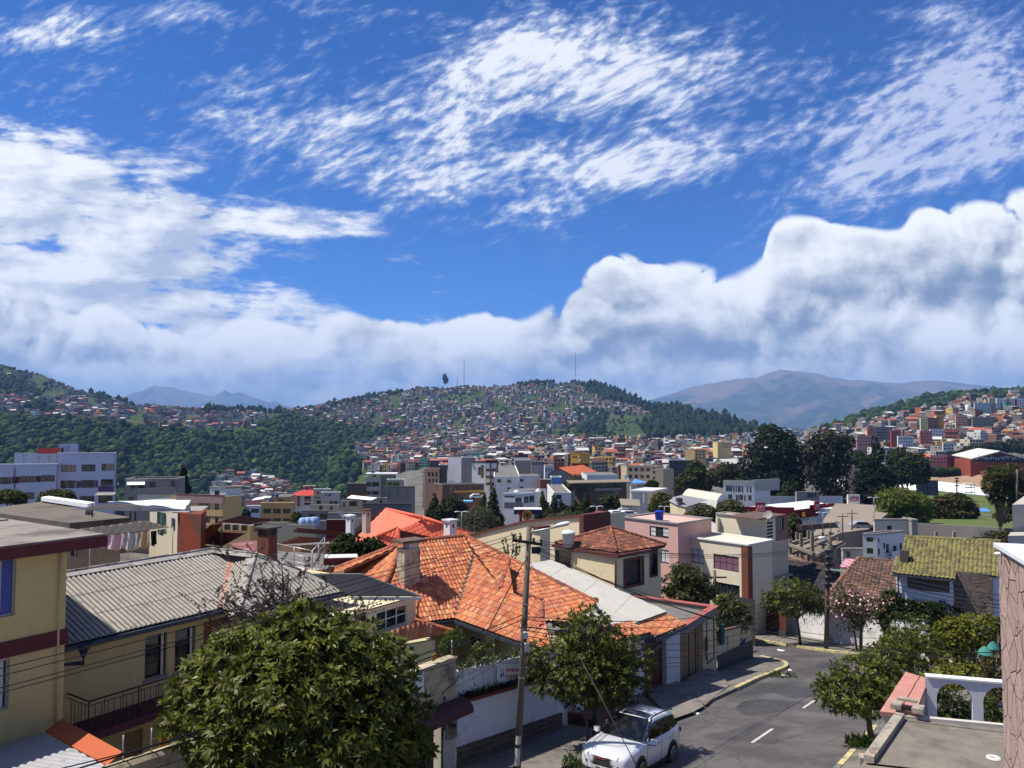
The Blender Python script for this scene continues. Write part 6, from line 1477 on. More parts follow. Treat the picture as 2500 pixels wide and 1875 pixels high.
for i in vO(-6,22):
 for sg in(1,-1):
  u0=i*.22;pts=[(u0,0),(u0+sg*H_*.6,H_)]
  (x0,y0),(x1,y1)=pts
  if min(x0,x1)<0 or max(x0,x1)>W_:continue
  lt.U([q+e*x0+UP*y0-n_*.05,q+e*x1+UP*y1-n_*.05],.012,4,cap=False)
lt.B('window_lattice',xT('lattice_grey',(.16,.15,.14,1)),mh)
w=MB();s0_=xO(2329,1450,S0+.75);s1_=xO(2423,1450,S0+.75);w.X(V3(s0_.x,s0_.y,xO(2376,1500,S0+.75).z),e*(s1_-s0_).dot(e),DS*.3,UP*(zz+.5-xO(2376,1500,S0+.75).z));w.B('stone_panel',jA('brown_flags',(.1,.078,.066,1),(.17,.135,.115,1),(.045,.037,.033,1),(1.6,1.6,3.2)),mh)
w=MB().X(V3(s0_.x,s0_.y,-19.5)+DS*.25,e*5.4,DS*.2,UP*(19.5+zz+.4));w.B('return_wall',MATS['blue_white_wall'],mh)
gm=MB().X(m0-UP*.16-DS*.14,(m1-m0),DS*.13,UP*.13);gm.U([m0+DS*.5-DT*.25-UP*.15,V3(m0.x,m0.y,-18.5)+DS*.5-DT*.25],.06);gm.B('gutter',qS,mh)
w=MB();c=u_(2194,1375);w.X(c-UP*.6-DT*.1,-DT*.55+DT*0,DS*.6,UP*1.6);w.B('chimney',xT('dark_flue',(.07,.06,.05,1),var=.3),mh)
# the middle distance
def jU(x0,x1,y0,y1,c,r,fx=.62,fy=.5,nx=2,skip=()):
 out=[];w,h=(x1-x0)/c,(y1-y0)/r
 for j in vO(r):
  for i in vO(c):
   if(i,j)in skip:continue
   cx,cy=x0+(i+.5)*w,y0+(j+.5)*h;out.append((cx-w*fx/2,cy-h*fy/2,cx+w*fx/2,cy+h*fy/2,nx,1))
 return out
def xS(name,r,g,b,k=.85,**kw):return xT(name,xX(xW(r,g,b),k),var=kw.pop('var',.14),scale=kw.pop('scale',.25),jC=0,fine=.05,**kw)
LIL=xS('lilac_white',205,205,222);vS=xS('plain_white',226,226,224,jE=((.38,.37,.35,1),.45));CON=xS('town_cement',158,152,144,.8,jE=((.14,.13,.12,1),.55),var=.2);vT=xS('town_cream',216,200,164,.85,jE=((.4,.34,.26,1),.4))
vU=xS('town_tan',214,180,122,.85,jE=((.4,.3,.2,1),.35));vV=xS('town_brick',150,96,74,.8,var=.25);PCH=xS('town_peach',222,172,138,.85);vR=xS('town_dark_grey',92,90,94,.8);ORW=xS('town_orange',196,104,72,.8);YLW=xS('town_yellow',220,168,66,.85)
PNK=xS('town_pink',222,160,150,.85);MAG=xS('magenta_band',120,36,62,.8);PUR_=xS('purple_band',122,78,112,.8);RED=xS('store_red',128,20,30,.75);vX=xS('bright_sheet',240,240,240,.9);GRN_=xS('town_green',150,190,170,.8)
vY=xT('red_sheet',xX(xW(196,70,66),.8),var=.15,scale=.4,jC=0,jD=.6);vW=kZ('town_orange_tile',[xX(xW(228,118,80),.85),xX(xW(216,108,72),.85)],zB=(.2,.09,.05,1),xZ=.4)
DX,DY=V3(.993,.12,0),V3(-.12,.993,0)
F0,F1=V3(1,.02,0).normalized(),V3(-.02,1,0).normalized()
def kC(name,vM,cat,xm,yt,Y,xl,xr,m,wL=(),wR=(),d1=F0,d2=F1,zb=None,cap=None,vH=qM,vI=GLB,vG=.12,vN=None):
 c=xL(xm,yt,Y);zb=(vQ(c.x,c.y)-1.5)if zb is None else zb
 t=kB(name,vM,cat,(c.x,c.y,zb),vN)
 t['_c']=0;del t['_c']
 o,L1,L2,zt=kL(t,xm,yt,Y,xl,xr,zb,m,wL,wR,d1,d2,topcap=cap,vH=vH,vI=vI,vG=vG,capw=.1,caph=.25)
 rf=MB().Q([V3(o.x,o.y,zt)+d1*.02+d2*.02+UP*.012,V3(o.x,o.y,zt)+d1*L1+UP*.012,V3(o.x,o.y,zt)+d1*L1+d2*L2+UP*.012,V3(o.x,o.y,zt)+d2*L2+UP*.012]);rf.B('roof',qU,t)
 return t,V3(o.x,o.y,zt),L1,L2
def kN(t,x0,y0,x1,y1,p,d,m,name='band',out=.04):
 """flush painted band on the face through p along d"""
 n=d.cross(UP);a,b=xK(x0,y1,p,n),xK(x1,y1,p,n);c=xK(x0,y0,p,n);mb=MB();h=c.z-a.z
 mb.X(V3(a.x,a.y,a.z)+n*-.05,d*(b-a).dot(d),n*(out+.05),UP*h);return mb.B(name,m,t)
def kT(x,yb,Y,h,vM,vF=0):
 b=xL(x,yb,Y);t=kB('antenna',vM,'antenna',b);mb=MB().U([b,b+UP*h],.03,5);mb.B('mast',qM,t);mb=MB()
 for k in vO(3):mb.U([b+UP*(h-k*.18)-F0*.55,b+UP*(h-k*.18)+F0*.55],.015,4)
 mb.B('rods',qM,t);return t
 # lilac apartment block far left
T1,c1,l1,l2=kC('apartment_block','pale lilac four storey apartment block with purple window bands below the ravine','apartments',141,1109,138,136,280,LIL,wR=[(149,1135,186,1152,3,1,(qR,[(0.,1,1)])),(199,1134,233,1151,3,1),(248,1132,278,1149,3,1,(qR,[(.3,1,1)])),(148,1173,184,1192,3,1),(200,1172,231,1191,3,1),(246,1170,276,1186,3,1),(194,1211,230,1230,3,1),(240,1207,275,1228,4,1)],d1=DX,d2=DY,cap=LIL,zb=-18)
for r_ in((186,1174,199,1191),(232,1173,239,1190)):kN(T1,*r_,c1,DX,PUR_)
kN(T1,240,1187,277,1200,c1,DX,PUR_)
w=MB();a=xL(238,1203,137);w.P([a,a+DX*3.2,a+DX*3.2-DY*1.4-UP*.35,a-DY*1.4-UP*.35],UP*.05);w.B('awning',CON,T1)
T2,c2,l1,l2=kC('apartment_block','lower lilac block with crimson window band joined to the left of the taller one','apartments',-70,1137,135,-75,139,LIL,wR=[(-20,1165,28,1182,3,1),(48,1162,86,1178,3,1),(101,1160,134,1176,3,1),(46,1202,84,1219,4,1),(97,1200,130,1217,4,1)],d1=DX,d2=DY,cap=LIL,zb=-18)
kN(T2,29,1164,47,1180,c2,DX,MAG);kN(T2,87,1162,100,1177,c2,DX,MAG)
for xx in(36,):w=MB().U([xK(xx,1140,c2,DX.cross(UP))-DY*.1,xK(xx,1235,c2,DX.cross(UP))-DY*.1],.09,6);w.B('downpipe',vR,T2)
kC('stair_house','white stair house with a sloping top on the lilac apartment roof','roof room',143,1084,141,140,190,LIL,wR=[(149,1093,155,1108)],d1=DX,d2=DY,zb=-11)
t,c,a,b=kC('roof_wall','long white roof parapet behind the lower lilac block','parapet',35,1106,142,30,139,vS,d1=DX,d2=DY,zb=-12)
w=MB();p=xL(91,1108,139.5);q=xL(146,1107,139.5);w.P([p,q,q+UP*1.,p+UP*1.05],V3(0,.06,0));tag(w.B('orange_tarp',xT('orange_tarp',xX(xW(222,92,70),.8),var=.15,jC=0)),'orange tarpaulin screen on the lilac apartment roof','tarpaulin')
for i,(x,y,h)in vP([(58,1130,1.6),(94,1131,1.2),(120,1131,1.3),(166,1107,1.2),(200,1107,1.3),(216,1107,1.8),(255,1106,1.1)]):kT(x,y,136.5,h,['thin television antenna near the left end of the lower lilac roof','television antenna over the crimson band of the lilac block','television antenna beside the corner of the taller lilac block','television antenna in front of the white stair house','television antenna below the sloping top of the stair house','tallest television antenna right of the stair house','television antenna at the right end of the taller lilac roof'][i])
# grey balcony house, yellow houses below the ravine
T3,c3,a,b=kC('cement_house','bare grey cement house with sagging balcony and washing','house',306,1173,118,280,432,CON,wL=[(285,1178,289,1193)],wR=[(320,1180,330,1193),(336,1180,352,1192),(366,1177,380,1190),(314,1213,326,1226),(349,1207,361,1221),(371,1206,376,1215),(401,1203,410,1214),(417,1174,428,1188)],d1=DX,d2=DY,cap=CON)
w=MB();p=xK(333,1206,c3,DX.cross(UP));w.X(p-DY*1.1,DX*6,DY*1.1,UP*.12);w.X(p-DY*1.1+UP*.122,DX*6,DY*.1,UP*.85);w.B('balcony',CON,T3)
w=MB();p=xK(310,1178,c3,DX.cross(UP));w.P([p+UP*.1,p+DX*2.6+UP*.1,p+DX*3.-DY*1.2-UP*.3,p+DX*.4-DY*1.2-UP*.3],UP*.05);w.B('awning',vX,T3)
kN(T3,335,1201,429,1226,c3,DX,vS,'white_base',.02)
T4,c4,a,b=kC('yellow_house','yellow house with stained pink parapet and a white roof box','house',544,1213,108,419,590,vU,wL=[(485,1228,513,1244,3,1),(525,1229,534,1245,2,1),(487,1262,513,1276,3,1),(525,1262,533,1276,2,1)],d1=E1,d2=V3(-.96,.28,0).normalized(),zb=-22)
d2_=V3(-.96,.28,0).normalized();w=MB().X(c4-d2_*.15-E1*.15-UP*.95,d2_*7.8,E1*.3,UP*.95+UP*.1);w.B('parapet',xS('pink_stained',186,150,136,.85,jE=((.2,.15,.13,1),.6)),T4)
w=MB().X(c4-d2_*.18-E1*.18+UP*.103,d2_*7.9,E1*.4,UP*.12);w.B('coping',vZ,T4)
kC('stair_house','white roof room with a dark door on the yellow house','roof room',552,1193,110,513,590,vS,wL=[(524,1197,536,1211)],d1=E1,d2=d2_,zb=-13,cap=CON)
kN(T4,420,1256,544,1259,c4,-d2_,xA)
T5,c5,a,b=kC('yellow_apartments','ochre yellow three storey apartments with wide dark windows','apartments',637,1230,165,634,716,xS('town_ochre',206,168,108,.9),wR=jU(640,712,1236,1259,3,1,.78,.5,4)+jU(640,712,1262,1276,3,1,.78,.5,4),d1=F0,d2=F1,zb=-40,cap=vU)
kC('roof_room','ochre roof room under a blue tank on the yellow apartments','roof room',668,1213,168,650,706,MATS['town_ochre'],wR=[(678,1219,691,1223)],zb=-20)
xR('small dark blue tank on the roof of the ochre apartments',673,680,1206,1214,168,BLUT)
kC('blue_white_house','small pale blue house squeezed left of the ochre apartments','house',602,1237,160,600,635,xS('pale_blue',208,216,232),wR=[(613,1242,632,1252,4,1)],zb=-40,cap=vS)
kC('terrace_house','pale pink house with a glaring white canopy left of the ochre apartments','house',597,1220,176,594,640,PNK,zb=-40)
w=MB();p=xL(614,1222,172);w.P([p,p+V3(2.6,.2,.3),p+V3(2.9,2.5,.7),p+V3(.2,2.5,.3)],UP*.06);tag(w.B('canopy',vX),'bright white curved canopy left of the ochre apartments','canopy')
T6,c6,a,b=kC('pink_roof_house','white and terracotta striped house under a pink hipped roof','house',712,1210,185,709,766,vS,wR=[(743,1212,759,1219,3,1),(743,1227,759,1233,3,1)],zb=-42)
for x0,x1 in((713,717),(725,733),(742,760)):kN(T6,x0,1211 if x0<740 else 1220,x1,1236 if x0<740 else 1224,c6,F0,ORW)
w=MB();h_=c6+UP*.05;w.Q([h_-F0*.6-F1*.5,h_+F0*5.9-F1*.5,h_+F0*5.9+F1*4+UP*.95,h_+F0*1.4+F1*4+UP*.95]);w.Q([h_-F0*.6-F1*.5,h_+F0*1.4+F1*4+UP*.95,h_-F0*.6+F1*6]);w.B('hip_roof',vY,T6)
kC('stair_tower','pink stair tower with a curved top behind the pink roofed house','roof room',741,1188,190,739,769,PNK,wR=[(757,1187,766,1191),(747,1189,752,1195)],zb=-25,cap=vT)
kC('cream_house','boxy cream house with small dark windows right of the pink roof','house',766,1196,183,764,805,vT,wR=[(774,1201,779,1205),(773,1222,784,1230),(767,1214,783,1216)],zb=-42,cap=vS)
kC('cream_house','smaller cream house with white parapet beside the boxy cream house','house',784,1204,178,782,829,xS('town_bone',214,206,190),wR=[(794,1207,799,1210),(802,1206,808,1211),(804,1223,812,1230),(814,1223,825,1230)],zb=-42,cap=vS)
T7,c7,a,b=kC('cement_block_house','blank brown grey block house with a brick lower band','house',846,1180,205,843,893,xS('grey_brown',112,98,88,.8),zb=-45);kN(T7,846,1201,893,1213,c7,F0,vV,'brick_band',.03)
T8,c8,a,b=kC('grey_apartments','pale grey apartments with wide windows and a blue roof tank','apartments',893,1166,225,891,928,xS('town_pale_grey',196,192,182),wR=[(895,1177,906,1188),(908,1177,925,1188,3,1),(895,1199,905,1208),(907,1199,925,1208,3,1),(910,1160,918,1166)],zb=-50,cap=vT)
kC('grey_apartments','rough cement rear wing of the pale grey apartments','apartments',926,1159,229,924,965,CON,zb=-50)
w=MB();p=xL(892,1158,224);w.X(p,F0*9,F1*4,UP*.25);tag(w.B('roof_canopy',vX),'long white canopy over the roof of the pale grey apartments','canopy')
xR('dark blue tank on the pale grey apartments',906,915,1149,1158,226,xT('tank_navy',(.02,.03,.09,1),jC=0))
T9,c9,a,b=kC('cement_building','big bare cement building with a curved corner by the street','building',940,1190,212,938,1012,CON,zb=-52,cap=xS('dark_rim',118,112,106,.8))
for x in(950,970,995):kN(T9,x,1196,x+1.2,1214,c9,F0,vR,'column',.08)
kC('glazed_roof_room','roof room with two wide openings on the curved cement building','roof room',945,1172,216,943,985,vT,wR=[(947,1177,957,1187,1,1),(959,1177,975,1187,1,1)],zb=-26,vI=xU('leafy_glass',(.09,.12,.03,1)),cap=vX)
T10,c10,a,b=kC('grey_building','long low grey building with cream roof box above the salmon roof','building',882,1232,175,880,1003,xS('mid_grey',128,126,124,.8),zb=-50,cap=vR)
kC('roof_room','cream roof room with small window on the long grey building','roof room',904,1218,178,902,942,vT,wR=[(928,1221,933,1229)],zb=-24,cap=CON)
kC('terrace_house','shabby terrace house with dark canopy behind the white flue','house',832,1222,165,830,884,vT,wR=[(838,1226,842,1238),(853,1224,872,1236)],zb=-46)
w=MB();p=xL(846,1217,163);w.P([p,p+V3(5.2,.2,-.45),p+V3(6,3,-.2),p+V3(.4,3,.35)],UP*.08);tag(w.B('sheet_roof',vX),'pale sloping sheet roof in front of the blank brown block house','roof sheet')
kC('low_house','low house with pale flat roof and a recessed garden left of the dish','house',736,1246,150,734,803,xS('low_grey',150,146,138,.8),wR=[(752,1255,772,1266),(780,1254,800,1266)],zb=-44)
kC('low_house','tan roof with a concrete terrace in front of the pink roofed house','house',757,1232,162,755,828,vT,wR=[(779,1235,788,1246),(806,1236,812,1245)],zb=-44)
kC('low_house','cluttered low house with pale awnings beside the satellite dish','house',800,1252,140,798,884,CON,wR=[(862,1254,872,1262)],zb=-40)
dsh_=kB('satellite_dish','tilted white satellite dish above the dark red wall','satellite dish',xL(833,1266,118));c=xL(831,1256,118);w=MB()
ax_=V3(.8,-.25,.52).normalized();s1_=ax_.cross(UP).normalized();s2_=s1_.cross(ax_);n=18
for k0,k1 in((0,.35),(.35,.7),(.7,1.)):
 for i in vO(n):
  a0,a1=2*pi*i/n,2*pi*(i+1)/n;f=lambda k,a:c+(s1_*cos(a)+s2_*sin(a))*k*.62+ax_*(k*k*.18)
  w.Q([f(k0,a0),f(k1,a0),f(k1,a1),f(k0,a1)])
w.B('dish',vS,dsh_);w=MB().U([c-ax_*.02,c-UP*.5,xL(833,1268,118)],.04,5);w.U([c,c+ax_*.7],.02,4);w.B('mount',qM,dsh_)
# commercial street corner
T11,c11,a,b=kC('peach_building','peach and dark grey corner building with balconies above the trees','building',1036,1145,262,1034,1072,PCH,wR=jU(1043,1070,1152,1164,3,1,.62,.8)+jU(1045,1070,1167,1180,3,1,.5,.7),d1=F0,d2=F1,zb=-52,cap=PCH)
kC('dark_grey_building','dark slate wall of the building right of the peach corner','building',1071,1136,264,1069,1090,vR,wR=[(1074,1156,1077,1167)],zb=-52,cap=vS)
kC('white_tower','tall blank white and grey tower block in the centre of town','building',1126,1117,268,1094,1150,xS('tower_white',206,206,214),d1=F0,d2=V3(-.9,.43,0).normalized(),zb=-52)
kC('grey_tower_side','blank grey block between the white tower and the laundry sign','building',1127,1118,266,1125,1160,CON,zb=-52,cap=vS)
T12,c12,a,b=kC('brick_white_building','red brick and white office building with a vertical laundry sign','building',1183,1130,250,1152,1216,vS,wR=jU(1184,1213,1139,1190,2,3,.72,.42,3),wL=[],d1=V3(.93,.36,0).normalized(),d2=V3(-.95,.3,0).normalized(),zb=-52,cap=vZ)
dq=V3(.93,.36,0).normalized()
for x0,x1 in((1196,1200),(1212,1216)):kN(T12,x0,1131,x1,1200,c12,dq,vV,'brick_pier',.1)
w=MB().X(c12-dq*0+V3(-4.3,.9,.3),dq*9.4,V3(-.95,.3,0)*1,UP*.2);w.B('roof_slab',vR,T12);kN(T12,1184,1124,1215,1131,c12+UP*1.,dq,xS('roof_storey_brown',62,46,40,.8),'roof_storey',.02)  # roof storey is a plain dark brown band above the wall top
lav=kB('laundry_sign','tall black vertical sign with yellow letters on the brick office building','sign',xL(1178,1167,247));w=MB();p=xL(1174,1167,247);q=xL(1181,1135,247);w.X(p,(q.x-p.x,0,0),(0,.3,0),(0,0,q.z-p.z));w.B('panel',xT('sign_black',(.012,.012,.014,1),jC=0),lav)
ysg=xT('sign_yellow',xX(xW(240,200,60),.9),jC=0,var=.05)
for i,chh in vP('LAVADORA'):kH(lav,chh,V3(p.x+.2,p.y-.02,q.z-.52-i*(q.z-p.z-.1)/8),(1,0,0),.4,ysg,width=.52,bold=True)
rs_=kB('shop_sign','small red vertical shop sign left of the laundry sign','sign',xL(1170,1160,248));w=MB();p=xL(1167,1160,248);q=xL(1173.5,1140,248);w.X(p,(q.x-p.x,0,0),(0,.3,0),(0,0,q.z-p.z));w.B('panel',xT('sign_red2',xX(xW(190,30,40),.8),jC=0),rs_)
for i,chh in vP('LCS'):kH(rs_,chh,V3(p.x+.2,p.y-.02,q.z-.75-i*.82),(1,0,0),.5,vS,width=.45)
T13,c13,a,b=kC('commercial_strip','long brick commercial building with yellow band and dark shopfronts','building',1080,1184,232,1058,1182,xS('strip_brick',128,92,84,.8),wR=jU(1086,1180,1186,1196,5,1,.8,.8,3)+jU(1110,1180,1206,1222,4,1,.7,.8,2),wL=[(1062,1182,1071,1198)],d1=V3(.97,.24,0).normalized(),d2=E2,zb=-50,cap=CON)
kN(T13,1108,1198,1181,1203,c13,V3(.97,.24,0).normalized(),YLW,'yellow_band',.12)
w=MB();p=xL(1118,1227,215);w.X(p,(4,0,0),(0,3,0),(0,0,.4));tag(w.B('blue_canopy',xT('canopy_blue',xX(xW(120,190,235),.85),jC=0)),'pale blue flat canopy in front of the commercial strip','canopy')
# centre: white building, modern white house, brick and blue house, gable, brown glass building
T14,c14,a,b=kC('white_building','plain white three storey building with small barred windows','building',1206,1166,228,1204,1269,vS,wR=[(1214,1170,1224,1178),(1238,1171,1248,1179),(1238,1190,1247,1199)],d1=V3(.97,.22,0).normalized(),zb=-46,cap=vS)
kC('white_building','taller blank white wing with two dark windows on the plain white building','building',1268,1162,229,1266,1317,xS('grey_white',214,214,214),wR=[(1269,1169,1278,1176),(1269,1188,1278,1194)],zb=-46)
T15,c15,a,b=kC('modern_white_house','modern white house with domed roof lights and tall glazing','house',1278,1207,190,1228,1305,vS,wL=[(1232,1211,1256,1215),(1258,1215,1274,1228)],wR=[(1279,1212,1290,1228,3,1),(1292,1210,1304,1226,1,1)],d1=E1,d2=V3(-.98,.2,0).normalized(),zb=-40,cap=vS,vI=GLG)
for x,y,r in((1261,1202,1.),(1314,1197,.8)):w=MB();c=xL(x,y,196);w.H(c-UP*.3,[(r,0),(r*.7,r*.5),(r*.3,r*.85),(0,r*.95)],12);w.B('roof_light',vS,T15)
kN(T15,1231,1226,1277,1240,c15,V3(.98,-.2,0).normalized(),xS('base_grey',108,110,122,.8),'grey_base',.03)
kC('modern_white_house','white rear wing stepping up behind the modern white house','house',1296,1196,197,1242,1334,vS,d1=E1,d2=V3(-.98,.2,0).normalized(),zb=-40)
kC('white_annex','low white annex with one green window right of the modern house','house',1352,1205,196,1336,1394,vS,wR=[(1357,1208,1371,1219)],zb=-42,vI=GLG,cap=vS)
T16,c16,a,b=kC('brick_blue_house','half built brick house with a blue painted front','house',1318,1171,225,1316,1347,vV,wR=[(1321,1163,1324,1170)],zb=-46)
kC('blue_front_house','bright blue front with white awning beside the bare brick house','house',1346,1166,224,1344,1370,xS('bright_blue',120,164,226,.8),wR=[(1351,1177,1355,1185),(1361,1181,1367,1189)],zb=-46,cap=vX)
def kU(name,vM,x0,xr_,yA,ye,xr2,yr,Y,wallm,roofm,dep=14,zb=None):
 """gable end towards us between x0 and xr_ with apex at (xr2, yr)"""
 a,b,p=xL(x0,ye,Y),xL(xr_,yA,Y),xL(xr2,yr,Y);zb=vQ(a.x,a.y)-1 if zb is None else zb;t=kB(name,vM,'building',(a.x,a.y,zb));w=MB();back=V3(dep*.6,dep,0)
 w.P([V3(a.x,a.y,zb),V3(b.x,b.y,zb),b,p,a],back);w.B('wall',wallm,t)
 for s_,e_ in((p,b),(a,p)):
  r=MB();d=(e_-s_).normalized();o0=s_-V3(back.x,back.y,0).normalized()*.4+UP*.1;r.P([o0,o0+(e_-s_)+d*.4*(1 if s_ is p else 0),o0+(e_-s_)+d*.4*(1 if s_ is p else 0)+back*1.05,o0+back*1.05],UP*.12);r.B('roof',roofm,t)
 return t
kU('gable_house','grey gable ended building with a bright orange roof',1337,1402,1162,1160,1364,1143,250,CON,vW,15)
T17,c17,a,b=kC('glass_building','brown glass modern building with a flat overhanging roof','building',1439,1180,205,1405,1530,xS('brown_mesh',98,84,70,.8),wR=[(1461,1180,1516,1191,6,1),(1458,1200,1472,1212,3,1),(1476,1198,1512,1212,4,1)],wL=jU(1406,1438,1180,1200,4,1,.8,.9,3),d1=V3(.97,.24,0).normalized(),d2=V3(-.8,.6,0).normalized(),zb=-42,vI=GLG)
dg_=V3(.97,.24,0).normalized();w=MB().X(c17-dg_*5.5-V3(0,1.4,0)+UP*.02,dg_*17.5,V3(-.3,9,0),UP*.28);w.B('roof_slab',xS('slab_brown',142,126,108,.8),T17);kN(T17,1452,1192,1516,1198,c17,dg_,xS('slab_grey',150,148,142,.8),'floor_slab',.5)
kC('white_roof_block','long white parapet wall behind the brown glass building','parapet',1433,1160,222,1420,1510,vS,zb=-42)
T18,c18,a,b=kC('blue_roof_building','pale building under a bright blue pitched roof','building',1540,1187,228,1538,1582,vS,wR=[(1556,1184,1566,1187),(1568,1183,1577,1186)],zb=-42)
w=MB();p=xL(1538,1182,227);q=xL(1583,1179,227);w.P([p,q,xL(1550,1170,236)],UP*.15);w.B('roof',xT('roof_blue',xX(xW(90,150,220),.8),jC=0,var=.1),T18)
pg=kB('white_pergola','white concrete pergola frame with flat slatted roof','pergola',xL(1580,1230,190));w=MB();p=xL(1537,1200,186);ex=V3(.96,-.28,0).normalized();w.X(p,ex*5.6,V3(.55,.83,0)*9,UP*.35);w.B('roof',vS,pg)
for u,v in((.2,.3),(5.2,.3),(5.2,4.5),(5.3,8),(.3,7)):w=MB().X(p+ex*u+V3(.55,.83,0)*v-UP*3.4,ex*.35,V3(.1,.35,0),UP*3.38);w.B('post',vS,pg)
t=kB('vaulted_hall','white hall with a shallow vaulted roof','hall',xL(1720,1240,200));w=MB();p0,p1=xL(1666,1208,205),xL(1750,1215,190);d=p1-p0;d.z=0;bk=V3(.55,.83,0)*9;pr=[]
for k in vO(9):u=k/8;pr.append(bk*u+UP*(1.3*sin(pi*u)))
for A_,B_ in zip(pr[:-1],pr[1:]):w.Q([p0+A_,p0+d+A_,p0+d+B_,p0+B_])
w.B('vault_roof',xS('hall_roof',206,198,180),t);w=MB()
w.X(V3(p0.x,p0.y,-42),d,bk,UP*(42+p0.z-.02));w.Q([p0+d+q_ for q_ in pr]);w.Q([p0+q_ for q_ in pr][::-1]);w.B('wall',vS,t)
t=kB('grey_roof_house','house with a steep grey sheet roof and an upper window','house',xL(1680,1255,165));a_,b_,apx_=xL(1650,1232,165),xL(1712,1228,165),xL(1664,1209,172);w=MB().Q([a_,xL(1674,1238,162),apx_]);w.Q([xL(1674,1238,162),b_+V3(3,6,0),apx_]);w.Q([apx_,b_+V3(3,6,0),a_+V3(0,12,0)]);w.Q([a_+V3(0,12,0),a_,apx_]);w.B('roof',xS('slate_grey',148,146,152,.8),t)
w=MB();q=xL(1674,1239,162.3);w.P([V3(a_.x+.3,a_.y,-42),V3(q.x,q.y+.3,-42),V3(b_.x+2.6,b_.y+5.6,-42),V3(a_.x+.3,a_.y+11,-42)],UP*(42+a_.z-.3));w.B('wall',vT,t);w=MB();p=xL(1654,1227,164);w.X(p,(1.1,-.1,0),(0,2,0),UP*.9);w.B('dormer_window',vR,t)
kC('small_white_house','small white house with a fibre cement roof beside the car park','house',1518,1236,172,1516,1562,vS,wR=[(1529,1241,1533,1246),(1540,1238,1542,1241)],zb=-42)
w=MB();p,q=xL(1516,1234,171),xL(1563,1236,171);w.P([p,q,q+V3(.5,4,1.),p+V3(.2,4,1.)],UP*.1);tag(w.B('roof_sheet',xS('old_roof',150,140,124,.8)),'brownish sheet roof of the small white house by the car park','roof sheet')
T19,c19,a,b=kC('white_modern_block','white three storey block with dark red window strips and grey concrete end','building',1841,1180,205,1766,1880,vS,wL=[(1772,1185,1788,1200,1,1),(1796,1186,1799,1201,1,1),(1801,1186,1809,1201,2,1),(1823,1187,1827,1202,1,1),(1830,1188,1835,1203,1,1),(1778,1207,1788,1219,2,1),(1806,1208,1814,1221,2,1),(1827,1209,1835,1222,2,1)],d1=V3(.9,.44,0).normalized(),d2=V3(-.985,.17,0).normalized(),zb=-42,vI=GLG)
dn_=V3(.985,-.17,0).normalized()
for x0,x1,y0,y1 in((1790,1793,1186,1201),(1811,1814,1187,1202),(1797,1800,1208,1221),(1802,1804,1208,1221),(1817,1820,1209,1222)):kN(T19,x0,y0,x1,y1,c19,dn_,xS('maroon_strip',92,20,34,.8),'red_panel',.03)
kN(T19,1766,1172,1841,1183,c19+UP*.9,dn_,xS('fair_faced',186,182,174,.85),'concrete_band',.06)
w=MB().X(c19+UP*-2.1-V3(.9,.44,0).cross(UP)*-.05,V3(.9,.44,0).normalized()*9,V3(-.44,.9,0)*.3,UP*3.);w.B('concrete_end',MATS['fair_faced'],T19)
# brick and cream apartments behind, dark grey house, yellow ones
kC('brick_cream_apartments','cream apartments with dark timber posts and a brick end wall','apartments',1530,1138,300,1508,1620,vT,wR=jU(1532,1618,1138,1172,6,2,.58,.5),wL=[],d1=V3(.99,-.1,0).normalized(),d2=V3(-.7,.7,0).normalized(),zb=-48,cap=vT)
kC('brick_wall_house','blank red brick end house at the left of the cream apartments','house',1509,1136,302,1507,1530,vV,zb=-48)
kC('cream_corner_house','low cream house with dark block end right of the cream apartments','house',1619,1146,292,1590,1645,vT,wL=[(1594,1150,1600,1156),(1594,1164,1600,1170)],d1=E1,d2=V3(-.98,.18,0).normalized(),zb=-48)
kC('dark_grey_house','dark grey three storey house with white canopies','house',1634,1124,330,1632,1692,vR,wR=jU(1648,1690,1124,1134,4,1,.6,.7)+jU(1640,1690,1140,1165,3,2,.5,.5),zb=-50,cap=vX)
kC('mustard_building','mustard yellow building standing out in the centre of the town','building',1415,1108,420,1393,1440,YLW,wL=[(1398,1114,1403,1118),(1404,1114,1409,1118)],d1=E1,d2=V3(-.95,.3,0).normalized(),zb=-52,cap=YLW)
kC('tan_apartments','tan four storey apartments with small square windows','apartments',1696,1098,430,1672,1724,vU,wR=jU(1697,1722,1099,1121,3,3,.5,.45),d1=F0,d2=V3(-.9,.4,0).normalized(),zb=-52,cap=vU)
kC('ochre_institute','long ochre institutional building below the dark forest','building',1752,1080,640,1740,1785,xS('inst_ochre',216,190,130,.85),wR=jU(1764,1784,1082,1094,4,2,.6,.45),zb=-55,cap=vT)
kC('cement_house','grey cement house with a row of white framed windows in the centre','house',1257,1124,300,1255,1298,CON,wR=[],zb=-50)
kC('cement_house','cement terrace with four dark upper windows','house',1297,1128,298,1295,1330,xS('pale_cement_b',176,172,166,.8),wR=jU(1298,1328,1127,1137,4,1,.6,.7),zb=-50,cap=CON)
kC('grey_white_house','grey house with three tall windows below the mustard building','house',1330,1136,290,1328,1352,vS,wR=jU(1331,1350,1142,1152,3,1,.5,.8),zb=-50)
kC('red_wall_house','house with a dark red side wall right of the mustard building','house',1432,1131,320,1396,1436,xS('dark_red_wall',110,36,40,.8),d1=E1,d2=V3(-.98,.18,0).normalized(),zb=-50)
